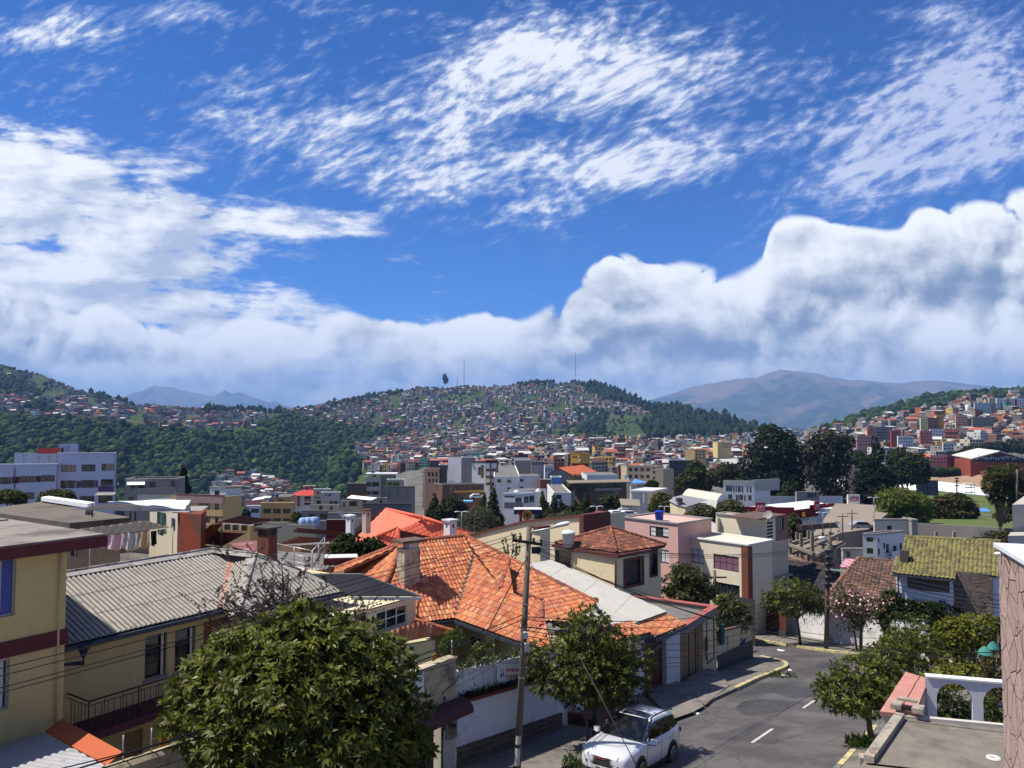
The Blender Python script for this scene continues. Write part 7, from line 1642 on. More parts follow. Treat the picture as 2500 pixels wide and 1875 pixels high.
# the town: single houses near, the far ones as one mass
PAL=[((168,160,150),10,'grey cement'),((196,188,176),8,'pale grey'),((232,230,226),7,'white'),((226,212,184),6,'cream'),((206,178,138),3,'tan'),((160,108,84),4,'brick'),((222,168,150),3,'pink'),((206,128,92),2,'orange'),((232,196,110),1.4,'yellow'),((150,180,204),1.2,'pale blue'),((110,174,166),.9,'teal'),((120,60,58),1.2,'dark red'),((112,106,108),4,'dark grey')]
ROOFS=[((150,146,140),7,'flat grey roof'),((226,224,218),1.3,'white sheet roof'),((196,112,88),.9,'orange tile roof'),((120,84,74),1.,'brown roof'),((186,178,166),3,'pale flat roof')]
def pick(tab):
 r=random.random()*sum(t[1]for t in tab)
 for t in tab:
  r-=t[1]
  if r<=0:return t
 return tab[-1]
lin=lambda c,k=.66:tuple(q*k for q in xW(*c)[:3])
def house_faces(w,d,fl,ang,wall,roof,vF,vK,zJ=True):
 """a house about its own origin: faces and face colours"""
 q=random.Random(vK);V=[];Fc=[];Cc=[]
 ca,sa=cos(ang),sin(ang);T=lambda x,y,z:(x*ca-y*sa,x*sa+y*ca,z)
 def quad(pts,c):i=len(V);V.extend(T(*p)for p in pts);Fc.append((i,i+1,i+2,i+3));Cc.append(c)
 def boxq(x0,x1,y0,y1,z0,z1,c,ct,cside=None):
  cs=cside or c
  quad([(x0,y0,z0),(x1,y0,z0),(x1,y0,z1),(x0,y0,z1)],c);quad([(x1,y0,z0),(x1,y1,z0),(x1,y1,z1),(x1,y0,z1)],cs)
  quad([(x1,y1,z0),(x0,y1,z0),(x0,y1,z1),(x1,y1,z1)],c);quad([(x0,y1,z0),(x0,y0,z0),(x0,y0,z1),(x0,y1,z1)],cs);quad([(x0,y0,z1),(x1,y0,z1),(x1,y1,z1),(x0,y1,z1)],ct)
 H=fl*2.75;hw,hd=w/2,d/2
 side=wall if q.random()<.45 else lin(q.choice([(150,144,136),(140,100,82),(170,164,156),(120,114,110)]))
 boxq(-hw,hw,-hd,hd,-4,H,wall,roof,side)
 if vF=='gable':
  r=roof;z=H+.2;zr=H+w*.22
  quad([(-hw-.4,-hd-.4,z),(hw+.4,-hd-.4,z),(hw+.4,0,zr),(-hw-.4,0,zr)],r);quad([(hw+.4,hd+.4,z),(-hw-.4,hd+.4,z),(-hw-.4,0,zr),(hw+.4,0,zr)],r)
  V.extend([T(hw,-hd,H),T(hw,hd,H),T(hw,0,zr-.1),T(hw,0,zr-.1),T(-hw,hd,H),T(-hw,-hd,H),T(-hw,0,zr-.1),T(-hw,0,zr-.1)]);i=len(V)-8;Fc.extend([(i,i+1,i+2,i+3),(i+4,i+5,i+6,i+7)]);Cc.extend([wall,wall])
 elif vF=='shed':quad([(-hw-.4,-hd-.6,H+.15),(hw+.4,-hd-.6,H+.15),(hw+.4,hd+.3,H+1.2),(-hw-.4,hd+.3,H+1.2)],roof)
 else:
  p=.5;cp=tuple(c*1.05 for c in wall)
  for x0,x1,y0,y1 in((-hw,hw,-hd,-hd+.2),(-hw,hw,hd-.2,hd),(-hw,-hw+.2,-hd+.2,hd-.2),(hw-.2,hw,-hd+.2,hd-.2)):boxq(x0,x1,y0,y1,H+.001,H+p,cp,cp)
  if q.random()<.65:
   ww,dd=w*q.uniform(.25,.55),d*q.uniform(.3,.6);ox,oy=q.uniform(-hw+.3,hw-ww-.3),q.uniform(-hd+.8,hd-dd-.3);c2=wall if q.random()<.5 else lin(q.choice([(200,194,184),(160,152,144),(228,226,222)]))
   boxq(ox,ox+ww,oy,oy+dd,H+.002,H+2.4,c2,lin(q.choice([(238,238,236),(150,146,140),(196,100,76),(170,164,156)])))
   quad([(ox+ww*.3,oy-.03,H+.3),(ox+ww*.6,oy-.03,H+.3),(ox+ww*.6,oy-.03,H+1.9),(ox+ww*.3,oy-.03,H+1.9)],(.03,.03,.035))
 glassc=(.022,.024,.03)
 nw,nd=max(2,int(w/2.6)),max(1,int(d/3.2))
 for f in vO(fl):
  z0=f*2.75+.95;z1=z0+q.choice([1.15,1.3,1.5])
  for i in vO(nw):
   if q.random()<.1:continue
   cx=-hw+(i+.5)*w/nw;h2=w/nw*.33
   for yy,s in((-hd-.04,1),):quad([(cx-h2,yy,z0),(cx+h2,yy,z0),(cx+h2,yy,z1),(cx-h2,yy,z1)],glassc)
  if f and q.random()<.3:boxq(-hw*.9,hw*.9,-hd-.9,-hd-.001,f*2.75-.1,f*2.75+.1,wall,wall)
  if side==wall or q.random()<.35:
   for i in vO(nd):
    if q.random()<.4:continue
    cy=-hd+(i+.5)*d/nd;h2=d/nd*.25
    quad([(hw+.04,cy-h2,z0),(hw+.04,cy+h2,z0),(hw+.04,cy+h2,z1),(hw+.04,cy-h2,z1)],glassc);quad([(-hw-.04,cy+h2,z0),(-hw-.04,cy-h2,z0),(-hw-.04,cy-h2,z1),(-hw-.04,cy+h2,z1)],glassc)
 return V,Fc,Cc
TOWN=kY('town_paint',jD=.9,var=.16,scale=.35,zO=.15)
T_LEFT=[(-200,925),(0,962),(100,966),(200,972),(330,990),(450,1002),(640,1006),(655,1030),(620,1050),(560,1053),(420,1048),(260,1030),(120,1024),(60,1012),(-200,1008)]
T_LEFTHI=[(-200,860),(0,892),(120,925),(270,965),(320,985),(200,968),(90,945),(-200,915)]
T_HILL=[(690,1004),(800,988),(900,972),(985,945),(1230,938),(1350,928),(1400,930),(1440,958),(1500,985),(1570,1000),(1580,1012),(1470,1012),(1440,1040),(1380,1056),(1250,1072),(1000,1060),(860,1042),(770,1030)]
T_LOW=[(868,1086),(950,1076),(1010,1062),(1200,1074),(1400,1074),(1490,1084),(1400,1112),(1200,1124),(1040,1142),(950,1158),(885,1142)]
T_PLAIN=[(1010,1128),(1100,1112),(1250,1086),(1480,1072),(1700,1068),(1985,1064),(1985,1120),(1960,1165),(1700,1168),(1520,1160),(1330,1150),(1200,1160),(1120,1150),(1050,1150)]
T_VALLEY=[(522,1168),(620,1166),(712,1186),(722,1232),(600,1246),(540,1236)]
T_RIGHT=[(1990,1058),(2040,1048),(2100,1042),(2180,1022),(2260,1004),(2330,985),(2400,975),(2560,962),(2560,1106),(2400,1112),(2330,1128),(2200,1130),(2080,1122),(1990,1120)]
T_FAR=[(1925,1050),(1990,1046),(2025,1046),(1990,1066),(1930,1066)]
built=[]
def near_built(p,r):
 for b in built:
  if(b[0]-p.x)**2+(b[1]-p.y)**2<(b[2]+r)**2*.72:return True
 return False
grid_={}
def claim(p,r):
 k=(int(p.x//30),int(p.y//30))
 for i in(-1,0,1):
  for j in(-1,0,1):
   for(x,y,q)in grid_.get((k[0]+i,k[1]+j),()):
    if(x-p.x)**2+(y-p.y)**2<((q+r)*.78)**2:return False
 grid_.setdefault(k,[]).append((p.x,p.y,r));return True
HO=[o for o in COL.objects if o.parent is None and o.get('category')in('house','building','apartments','hall','parapet')]
for o in HO:claim(V3(o.location.x+4,o.location.y+5,0),9)
zM=[]
def jT(poly,n,wr,fr,rot,place,keep=None,k2=1.):
 xs=[p[0]for p in poly];ys=[p[1]for p in poly];t=0;c=0
 while c<n and t<n*30:
  t+=1;x,y=ru(min(xs),max(xs)),ru(min(ys),max(ys))
  if not jR(poly,x,y)or(keep and not keep(x,y)):continue
  p=xH(x,y)
  if p is None or p.y<285:continue
  w,d=ru(*wr)*k2,ru(*wr)*k2*.95
  if not claim(p,max(w,d)*.5):continue
  fl=random.choice(fr);wall=pick(PAL);roof=pick(ROOFS);vF='flat' if roof[2].endswith(('grey roof','pale flat roof'))else random.choice(['gable','shed'])
  zM.append((w*fl**.5/p.y,p,w,d,fl,random.choice(rot)+rgs(0,.12),wall,roof,vF,place));c+=1
gap=lambda s,lo,sd=0:(lambda x,y:mnoise.noise(V3(x/s,y/(s*.5),sd))>lo)
jT(T_RIGHT,290,(9,15),[2,3,3,4,4,5],[.25,.25,-.5,.3],'the hillside on the right')
jT(T_PLAIN,620,(8,15),[2,2,3,3,4],[.2,.3,-.35,.6],'the valley floor')
jT(T_LEFT,900,(7.5,11.5),[2,2,3,3],[.2,-.2,.5],'the ridge on the left',gap(40,-.32,2))
jT(T_LEFTHI,130,(8,12),[2,2,3],[.2,-.2,.5],'the ridge on the left',gap(40,-.1,4))
jT(T_HILL,1900,(7,10.5),[2,2,3,3],[.1,-.3,.4],'the central hill',gap(52,-.26,9))
jT(T_LOW,750,(7.5,12),[2,3,3,4],[.1,-.3,.4],'the foot of the central hill',gap(45,-.3,6))
jT(T_VALLEY,90,(9,13),[3,3,4],[.2,-.3],'the ravine bottom')
jT(T_FAR,60,(12,22),[2,3],[.2,-.3],'the far valley')
zM.sort(key=lambda c:-c[0])
SIZE={1:'single',2:'two',3:'three',4:'four',5:'five'}
pool={}
tv=lambda c:lin(c[0])
def marks(p):
 x=1250+F*p.x/p.y;
 return x
LM=[(-99,'far left'),(330,'left'),(640,'left of the gorge'),(860,'right of the gorge'),(1060,'behind the white tower block'),(1200,'above the plain white building'),(1340,'behind the orange gable'),(1440,'right of the mustard building'),(1560,'behind the cream apartments'),(1680,'behind the tan apartments'),(1800,'left of the tall dark trees'),(1960,'behind the tall dark trees'),(2090,'above the dark conifer'),(2190,'above the rounded cypresses'),(2290,'left of the sports hall'),(2370,'above the sports hall'),(2440,'at the right edge')]
for i,(sz,p,w,d,fl,ang,wall,roof,vF,place)in vP(zM[:300]):
 key=(wall[2],roof[2],fl,vF,i%40)
 V,Fc,Cc=house_faces(w,d,fl,0,lin(wall[0]),lin(roof[0]),vF,i)
 o=jJ('town_house',np.array(V),np.array(Fc),TOWN,col=np.array(Cc));o.location=(p.x,p.y,p.z+.4);o.rotation_euler=(0,0,ang)
 x=marks(p);lm=[m for q,m in LM if x>=q][-1]
 tag(o,'%s %s storey house with %s %s'%(wall[2],SIZE[fl],roof[2],lm if lm.split()[0]in('left','right','behind','above','at')else 'at the '+lm),'house','houses of the town beyond the valley')
AV,AF,AC=[],[],[];n0=0
for i,(sz,p,w,d,fl,ang,wall,roof,vF,place)in vP(zM[300:]):
 V,Fc,Cc=house_faces(w,d,fl,ang,lin(wall[0]),lin(roof[0]),vF,1000+i)
 V=np.array(V)+np.array([p.x,p.y,p.z+.4]);AV.append(V);AF.append(np.array(Fc)+n0);AC.append(np.array(Cc));n0+=len(V)
o=jJ('far_houses',np.concatenate(AV),np.concatenate(AF),TOWN,col=np.concatenate(AC));tag(o,'hundreds of tiny far houses crowding the hills across the valley','houses',vF='stuff')
print('HOUSES',len(zM))
def kQ(vM,x0,x1,yt,Y,m,fl,vL,accent=None,d1=V3(.98,.2,0),dep=12):
 a=xL(x0,yt,Y);zb=vQ(a.x,a.y)-4;wr=jU(x0+1,x1-1,yt+3,yt+3+fl*2.9*F/Y,vL,fl,.6,.45)
 t,c,l1,l2=kC('apartment_tower',vM,'apartments',x0,yt,Y,x0-2,x1,m,wR=wr,d1=d1.normalized(),d2=V3(-d1.y,d1.x,0).normalized(),zb=zb)
 if accent is not None:
  for x in accent[1]:kN(t,x,yt+2,x+5,yt+24,c,d1.normalized(),accent[0],'red_panel',.3)
 return t
kQ('long white apartment block with red panels high on the right hillside',2433,2520,972,1120,vS,6,14,(xS('panel_red',170,40,50,.8),[2459,2478]))
kQ('pale apartment wing left of the long white block on the hillside',2414,2432,971,1130,vT,5,4)
kQ('pale blue and grey apartment tower on the right hillside',2379,2418,983,1080,xS('pale_aqua',176,204,210),7,5)
kQ('grey apartment end wall beside the pale blue tower',2418,2433,985,1085,CON,6,1)
kQ('cream yellow apartment block in the middle of the right hillside',2247,2265,1020,900,xS('cream_yellow',234,222,160),5,3)
kQ('brown brick block right of the cream yellow hillside block',2265,2292,1020,905,vV,4,1)
kQ('yellow balconied block below the pale blue tower',2286,2304,1013,950,YLW,5,3)
kQ('salmon coloured building on the right hillside below the white blocks',2333,2361,1013,930,PCH,4,5)
kQ('long dark building with strip windows on the right hillside',2374,2426,1018,900,xS('olive_grey',140,136,118,.8),3,10)
kQ('red brick building with white bands at the foot of the right hillside',2175,2200,1050,760,xS('brick_bands',190,92,78,.8),4,4)
kQ('grey blue slab with orange end at the left of the right hillside',2130,2178,1042,770,xS('slab_blue',132,132,142,.8),4,1)
kQ('orange end wall of the grey blue slab',2118,2130,1043,768,ORW,4,2)
kQ('pink brick building above the dark conifer',2092,2132,1063,700,xS('pink_brick',190,140,136,.8),3,6)
kQ('white and pink apartments above the rounded cypresses',2192,2230,1064,690,vS,3,6)
kQ('coral apartments in the middle of the lower right hillside',2246,2276,1052,740,xS('coral',214,124,112,.85),4,4)
kQ('white house with teal roof on the right hillside',2270,2306,1048,800,vS,3,5)
kQ('white three storey house above the sports hall trees',2302,2340,1080,660,vS,3,4)
t=kB('water_tower','white cylindrical water tank on the right hillside','water tank',xL(2361,1002,1000));w=MB().H(xL(2361,1003,1000),[(1.8,0),(1.8,7.5),(0,7.6)],14);w.B('tank',vS,t)
for x,yt,yb,Y,lb in((1133,882,936,2650,'thin radio mast on the left part of the central hill'),(1405,858,912,2700,'tall thin radio mast on the crest of the central hill'),(1116,918,936,2640,'short mast left of the thin radio mast'),(1600,0,0,0,'')):
 if Y:
  b,q=xL(x,yb,Y),xL(x,yt,Y);w=MB().U([b-UP*10,q],.75,5);tag(w.B('radio_mast',xS('mast_grey',110,112,120,.6)),lb,'mast')
  # store, car park, sports ground on the right
def gnd(x,y,Y):p=xL(x,y,Y);return p
# red store with signs
ST=kB('hardware_store','large dark red warehouse store with a white ribbed roof','store',xL(1942,1285,175))
YS=172;sc0=xL(1939,1246,YS);dL=V3(-.985,.17,0).normalized();dR=V3(.8,.6,0).normalized()
zt=sc0.z;zbs=-29.5
def kV(x,y,p,d):n=d.cross(UP);return xK(x,y,p,n)
pl=kV(1795,1230,sc0,dL);pr_=kV(2041,1229,sc0,dR);lenL,lenR=(pl-sc0).dot(dL),(pr_-sc0).dot(dR)
w=MB().X(V3(sc0.x,sc0.y,zbs),dL*lenL,dR*lenR,UP*(zt-zbs-1.9));w.B('wall',vS,ST)
w=MB();hF=1.75
w.X(sc0-UP*(hF+.1)-dR*.25,dL*lenL,dR*.3,UP*(hF+.75));w.X(sc0-UP*(hF+.1)-dR*.2-dL*.25,dR*(lenR*.72),dL*.3,UP*(hF+.1));w.X(sc0-UP*(hF-.2)+dR*(lenR*.721)-dL*.25,dR*(lenR*.28),dL*.3,UP*(hF+.35));w.X(sc0+dR*(lenR*.36)-dL*.26+UP*.003,dR*(lenR*.36),dL*.32,UP*.75);w.B('fascia',RED,ST)
w=MB();n=9;dn_=dL
for i in vO(n):
 a_,b_=i/n,(i+.93)/n;
 p0=sc0+dL*(.6)+dR*(lenR*a_+.6);p1=sc0+dL*.6+dR*(lenR*b_+.6);m0_,m1_=p0+dL*(lenL*.46)+UP*1.,p1+dL*(lenL*.46)+UP*1.;e0_,e1x=p0+dL*(lenL*.93),p1+dL*(lenL*.93)
 w.Q([p0,p1,m1_,m0_]);w.Q([m0_,m1_,e1x,e0_])
w.B('roof',vX,ST);w=MB().X(sc0+dL*.3+dR*.3-UP*.2,dL*(lenL-.5),dR*(lenR-.5),UP*.1);w.B('roof_gutter',vR,ST)
w=MB().X(V3(sc0.x,sc0.y,zbs)-dL*.06+dR*.2,dR*(lenR*.95),dL*.1,UP*3.2);w.B('base_band',xS('store_grey',110,110,118,.8),ST)
w=MB();o_=kV(1955,1273,sc0,dR);w.X(o_-dL*.07,dR*3.2,dL*.05,UP*1.1);w.B('shop_window',xS('store_glass',170,182,180,.8),ST)
w=MB().X(pl+V3(4,6,-8),dL*-22*1.,dR*14,UP*6.6);tag(w.B('store_wing',xS('wing_white',214,216,218,.85),ST))
def aki(vM,x0,y0,x1,y1,p,d,board,board_label):
 s_=kB('store_sign',vM,'sign',kV(x0,y1,p,d));a,b=kV(x0,y1,p,d),kV(x1,y1,p,d);h=kV((x0+x1)/2,y0,p,d).z-kV((x0+x1)/2,y1,p,d).z;n=d.cross(UP);a=a+n*.5;W_=(b-a).dot(d)
 m_=MB().X(V3(a.x,a.y,a.z),d*W_,-n*.2,UP*h);m_.B('board',board,s_)
 return s_,a,W_,h,n
CRI=xT('sign_crimson',xX(xW(206,24,50),.8),jC=0,var=.05);GRS=xS('sign_grey',120,60,74,.8);YLT=xT('sign_gold',xX(xW(246,186,50),.9),jC=0,var=.05)
dRl=-dL
for lb,x0,y0,x1,y1,d in(('dark red store sign with white letters at the left of the store front',1844,1226,1868,1247,dRl),('narrow red store sign over the right face of the store',1984,1225,1997,1246,dR)):
 s_,a,W_,h,n=aki(lb,x0,y0,x1,y1,sc0,d,CRI,'')
 kH(s_,'AKI',a+d*W_*.12+UP*h*.34+n*0.,d,h*.38,vS,width=W_*.76,bold=True)
 m_=MB().X(a+UP*h*.83+n*.004,d*W_,n*.01,UP*h*.17);m_.B('top_strip',GRS,s_);m_=MB().X(a+d*W_*.32+UP*h*.05+n*.004,d*W_*.64,n*.01,UP*h*.2);m_.B('lower_strip',xS('strip_pale',200,150,160,.8),s_)
 m_=MB();c=a+d*W_*.17+UP*h*.17+n*.02;m_.P([c+d*(h*.15*cos(t))+UP*(h*.15*sin(t))for t in np.linspace(0,6.28,13)[:-1]],n*.01);m_.B('yellow_disc',YLT,s_)
py=kB('pylon_sign','tall white roadside sign with a red store panel on posts','sign',xL(2085,1270,182));F0_=V3(1,.05,0).normalized();a=xL(2070,1231,182);b=xL(2100,1208,182);W_,h=(b-a).dot(F0_),b.z-a.z
m_=MB().X(a,F0_*W_,V3(0,.5,0),UP*h);m_.B('board',xS('board_cream',226,222,210),py);m_=MB().X(a+F0_*W_*.18+UP*h*.32-V3(0,.02,0),F0_*W_*.72,V3(0,.02,0),UP*h*.42);m_.B('panel',CRI,py)
kH(py,'AKI',a+F0_*W_*.24+UP*h*.38-V3(0,.02,0),F0_,h*.28,vS,width=W_*.6,bold=True);kH(py,'Super Ahorros',a+F0_*W_*.22+UP*h*.8,F0_,h*.11,xS('ink_grey',70,66,70,.8),width=W_*.62)
m_=MB();c=a+F0_*W_*.28+UP*h*.26-V3(0,.03,0);m_.P([c+F0_*(.28*cos(t))+UP*(.28*sin(t))for t in np.linspace(0,6.28,13)[:-1]],V3(0,-.01,0));m_.B('yellow_disc',YLT,py)
for u in(.12,.88):m_=MB().X(a+F0_*W_*u-UP*6,F0_*.25,V3(0,.25,0),UP*5.98);m_.B('post',vR,py)
m_=MB();p=xL(1960,1262,168);m_.X(p,(.55,0,0),(0,.1,0),(0,0,1.));tag(m_.B('yellow_sign',YLT),'small yellow sign on a post in front of the red store','sign')
kC('plant_room','grey louvred plant room on the roof behind the red store','roof room',1945,1201,205,1941,2000,CON,wR=[(1971,1203,1987,1215,1,1),(1989,1203,1994,1215)],zb=-30,vI=xS('louvre',84,90,104,.8))
kC('long_wall','long white wall building behind the red store roof','building',1864,1212,210,1862,2058,vS,zb=-42)
kC('store_annex','pale annex with grey base at the right end of the red store','building',2046,1242,168,2040,2119,xS('annex_white',206,208,212),zb=-34)
m_=MB();p=xL(2119,1279,165);m_.X(p,(1.35,0,0),(0,1.2,0),(0,0,2.3));bt_=m_.B('booth',xT('booth_blue',xX(xW(30,84,150),.7),jC=0));tag(bt_,'blue portable booth at the end of the store annex','booth')
# unfinished concrete frame
fr=kB('unfinished_building','unfinished concrete frame building with bare columns and reinforcing bars','building',xL(1990,1400,105));YF=100
CF=xS('raw_concrete',142,130,116,.8,var=.3)
def fl_(x,y,Y):return xL(x,y,Y)
w=MB()
for zy,y0,y1 in((0,1356,1352),(1,1330,1326)):
 for(a,b)in(((1923,y0,104),(2005,y0-20,112)),((1923,y0,104),(1990,y0+2,96)),((1990,y0+2,96),(2052,y0-18,106)),((1955,y0,101),(2030,y0-20,110))):
  p,q=fl_(*a),fl_(*b);q.z=p.z;d=q-p;n_=V3(d.y,-d.x,0).normalized();w.P([p,q,q+UP*.35,p+UP*.35],n_*.4)
w.B('beams',CF,fr)
w=MB();p,q,r=fl_(1990,1358,97),fl_(1923,1356,104),fl_(2005,1336,112);z=p.z;w.P([p,V3(q.x,q.y,z),V3(r.x,r.y,z),V3(p.x+r.x-q.x,p.y+r.y-q.y,z)],UP*.2);w.B('floor_slab',CF,fr)
for x,yb,yt,Y in((1928,1392,1318,103),(1955,1395,1303,100),(1982,1398,1300,97),(2008,1392,1300,101),(2026,1388,1298,104),(2047,1384,1296,107),(1973,1385,1296,107),(1945,1380,1300,110)):
 a,b=fl_(x,yb,Y),fl_(x,yt,Y);w=MB().X(a,(.35,0,0),(0,.35,0),UP*(b.z-a.z));w.B('column',CF,fr)
 w=MB()
 for k in vO(3):w.U([b+V3(.05+.12*k,.1,0),b+V3(.05+.12*k,.1,1.+.2*k)],.02,4)
 w.B('rebar',MATS['rust'],fr)
w=MB()
for i in vO(30):p=fl_(ru(1935,2040),ru(1365,1392),ru(96,104));a=ru(0,3);w.X(p,V3(cos(a),sin(a),.05)*ru(.8,2.5),V3(-sin(a),cos(a),0)*.15,UP*.1)
w.B('timber_props',xT('old_timber',xX(xW(130,92,70),.7),var=.3,jC=0),fr)
m_=MB();p=fl_(1952,1296,112);q=fl_(2050,1288,116);w=MB().P([p,q,q+UP*.8,p+UP*.8],V3(.1,.4,0));tag(w.B('roof_beam',xS('mossy_beam',96,94,82,.8)),'long dark stained roof beam behind the unfinished concrete frame','beam')
FS=MB();a,b,c,d=fl_(1980,1310,118),fl_(2120,1296,126),fl_(2190,1262,160),fl_(2040,1258,165)
z=a.z;FS.P([V3(p.x,p.y,z)for p in(a,b,c,d)],UP*-6);tag(FS.B('flat_roof',xS('broad_roof',158,142,126,.75,jF=((.2,.18,.16,1),.5,.15))),'broad bare concrete flat roof behind the unfinished frame','roof')
# white apartment house with balcony, block with a door, grey walls
Q1,cq,a,b=kC('white_apartment_house','white three storey house with dark windows and a side balcony','house',2140,1307,108,2106,2206,vS,wL=[(2116,1312,2132,1323,2,1),(2116,1338,2132,1352,2,1),(2112,1360,2138,1369)],wR=[(2144,1314,2147,1325),(2157,1325,2161,1340),(2144,1339,2148,1355),(2163,1328,2170,1350),(2180,1332,2189,1346),(2196,1326,2202,1344),(2167,1362,2174,1371)],d1=V3(.86,.5,0).normalized(),d2=V3(-.98,.2,0).normalized(),zb=-34,cap=xS('stained_band',170,164,152,.8,jE=((.15,.14,.13,1),.6)))
w=MB();dq2=V3(.86,.5,0).normalized();p=kV(2164,1360,cq,dq2);w.X(p+dq2.cross(UP)*.9,dq2*3.2,-dq2.cross(UP)*.9,UP*.12);w.X(p+dq2.cross(UP)*.9+UP*.122,dq2*3.2,-dq2.cross(UP)*.08,UP*.75);w.B('balcony',vS,Q1)
kC('low_white_wing','low white wing with stained parapet left of the white apartment house','building',2058,1343,112,2054,2108,xS('wing_grey',170,170,172),wR=[(2066,1346,2076,1360)],zb=-34,cap=CON)
kC('white_roof_hut','weathered white roof block with one dark door','roof room',2135,1271,122,2132,2226,xS('hut_white',214,206,192,.8,jE=((.25,.23,.2,1),.6)),wR=[(2166,1283,2177,1299,1,1)],zb=-24,cap=CON,vI=BLK)
kC('water_hut','small dark cement box beside the weathered white roof block','roof room',2226,1272,121,2204,2240,CON,zb=-24,cap=CON)
gwl=kB('boundary_wall','long weathered grey boundary wall below the lawn','wall',xL(2400,1340,135));w=MB();p,q=xL(2236,1277,140),xL(2500,1293,118);w.P([V3(p.x,p.y,-33),V3(q.x,q.y,-33),q,p],V3(.2,.5,0));w.B('wall',xT('weathered_grey_wall',xX(xW(118,114,112),.75),var=.35,scale=.25,jF=((.08,.08,.08,1),.6,.2),jE=((.05,.05,.05,1),.5)),gwl)
for x in(2284,2328):w=MB();a=xL(x,1318,128);w.X(a,(.4,0,0),(0,.4,0),(0,0,xL(x,1298,128).z-a.z));w.B('pier',CON,gwl)
w=MB().Q([xL(2230,1282,142),xL(2560,1296,120),xL(2560,1262,185),xL(2300,1258,200)]);lw=w.B('lawn',kY('lawn_dummy')if False else xT('lawn_green',(.085,.115,.022,1),var=.35,scale=.3,jC=.2,bscale=3));tag(lw,vF='structure')
w=MB();p=xL(2384,1250,190);w.P([p,p+V3(3.6,0,0),p+V3(4.2,3,.5),p+V3(.6,3,.5)],UP*.12);tag(w.B('blue_shelter',xT('shelter_blue',xX(xW(90,150,220),.8),jC=0)),'small blue roofed shelter on the lawn','shelter')
# velodrome
vd=kB('velodrome','white banked cycling track curving round a green infield','velodrome',xL(2300,1200,400))
NB=40;inner,mid_,outer=[],[],[]
for i in vO(NB+1):
 x=2020+(2500-2020)*i/NB;ys=np.interp(x,[2020,2100,2200,2300,2360,2420,2500],[1162,1164,1168,1176,1184,1196,1222]);yb=np.interp(x,[2020,2140,2290,2340,2400,2450,2500],[1192,1196,1199,1204,1210,1222,1245]);Ya=np.interp(x,[2020,2300,2420,2500],[430,430,400,330]);Yb=Ya-26
 mid_.append(xL(x,ys,Ya));inner.append(xL(x,yb,Yb));outer.append(xL(x,np.interp(x,[2020,2200,2300,2400,2440,2500],[1159,1160,1166,1158,1170,1200]),Ya+22))
w=MB()
for i in vO(NB):w.Q([inner[i],inner[i+1],mid_[i+1],mid_[i]])
w.B('track',xS('track_white',236,238,240,.9),vd);w=MB()
for i in vO(NB):w.Q([mid_[i]+UP*.3,mid_[i+1]+UP*.3,outer[i+1],outer[i]]);w.Q([mid_[i],mid_[i+1],mid_[i+1]+UP*.3,mid_[i]+UP*.3])
w.B('stand',xS('stand_brown',168,138,112,.75,var=.25,scale=.1),vd)
w=MB().Q([inner[i]for i in vO(NB+1)]+[xL(2500,1262,300),xL(2100,1250,330)]);w.B('infield',MATS['lawn_green'],vd)
w=MB()
for i in vO(0,NB):w.P([inner[i],inner[i+1],inner[i+1]+UP*.3,inner[i]+UP*.3],V3(0,-.3,0))
w.B('inner_line',xT('line_blue',xX(xW(150,180,220),.8),jC=0),vd)
sb=kB('scoreboard','large dark grey scoreboard standing before the white track','scoreboard',xL(2265,1215,340));a,b=xL(2240,1210,340),xL(2289,1174,340);w=MB().X(a,(b.x-a.x,0,0),(0,1.,0),(0,0,b.z-a.z));w.B('panel',xS('score_grey',84,86,100,.8),sb);w=MB();t_=.35
for u0,u1,v0,v1 in((0,1,1,1.04),(.485,.515,0,1),(0,1,.5,.53),(-.02,0,0,1.04),(1,1.02,0,1.04)):w.X(a+V3((b.x-a.x)*u0,-.1,(b.z-a.z)*v0),((b.x-a.x)*(u1-u0),0,0),(0,.15,0),(0,0,(b.z-a.z)*(v1-v0)))
w.B('frame',xS('score_frame',60,60,70,.7),sb)
for u in(.1,.9):w=MB().X(a+V3((b.x-a.x)*u,.3,-4),(.6,0,0),(0,.4,0),(0,0,3.98));w.B('leg',CON,sb)
fl2=kB('floodlight_mast','dark floodlight mast with three lamp rings in the infield','floodlight',xL(2336,1205,350));a,b=xL(2336,1205,350),xL(2336,1166,350);w=MB().U([a,b],.28,6);w.B('mast',vR,fl2)
for k,f in vP((.95,.78,.5)):w=MB();c=a.lerp(b,f);w.X(c-V3(.9,.3,.2),(1.8,0,0),(0,.6,0),(0,0,.45));w.B('lamp_ring',qM,fl2)
bo=kB('judges_tower','small white open judges tower beside the track','tower',xL(2370,1208,340));a=xL(2358,1208,340)
for k in(0,2.2,3.9):w=MB().X(a+UP*(k+.8),(4.2,0,0),(0,3,0),UP*.25);w.B('floor',vS,bo)
for u,v in((0,0),(4,0),(0,2.8),(4,2.8)):w=MB().X(a+V3(u,v,0),(.2,0,0),(0,.2,0),UP*4.6);w.B('post',vS,bo)
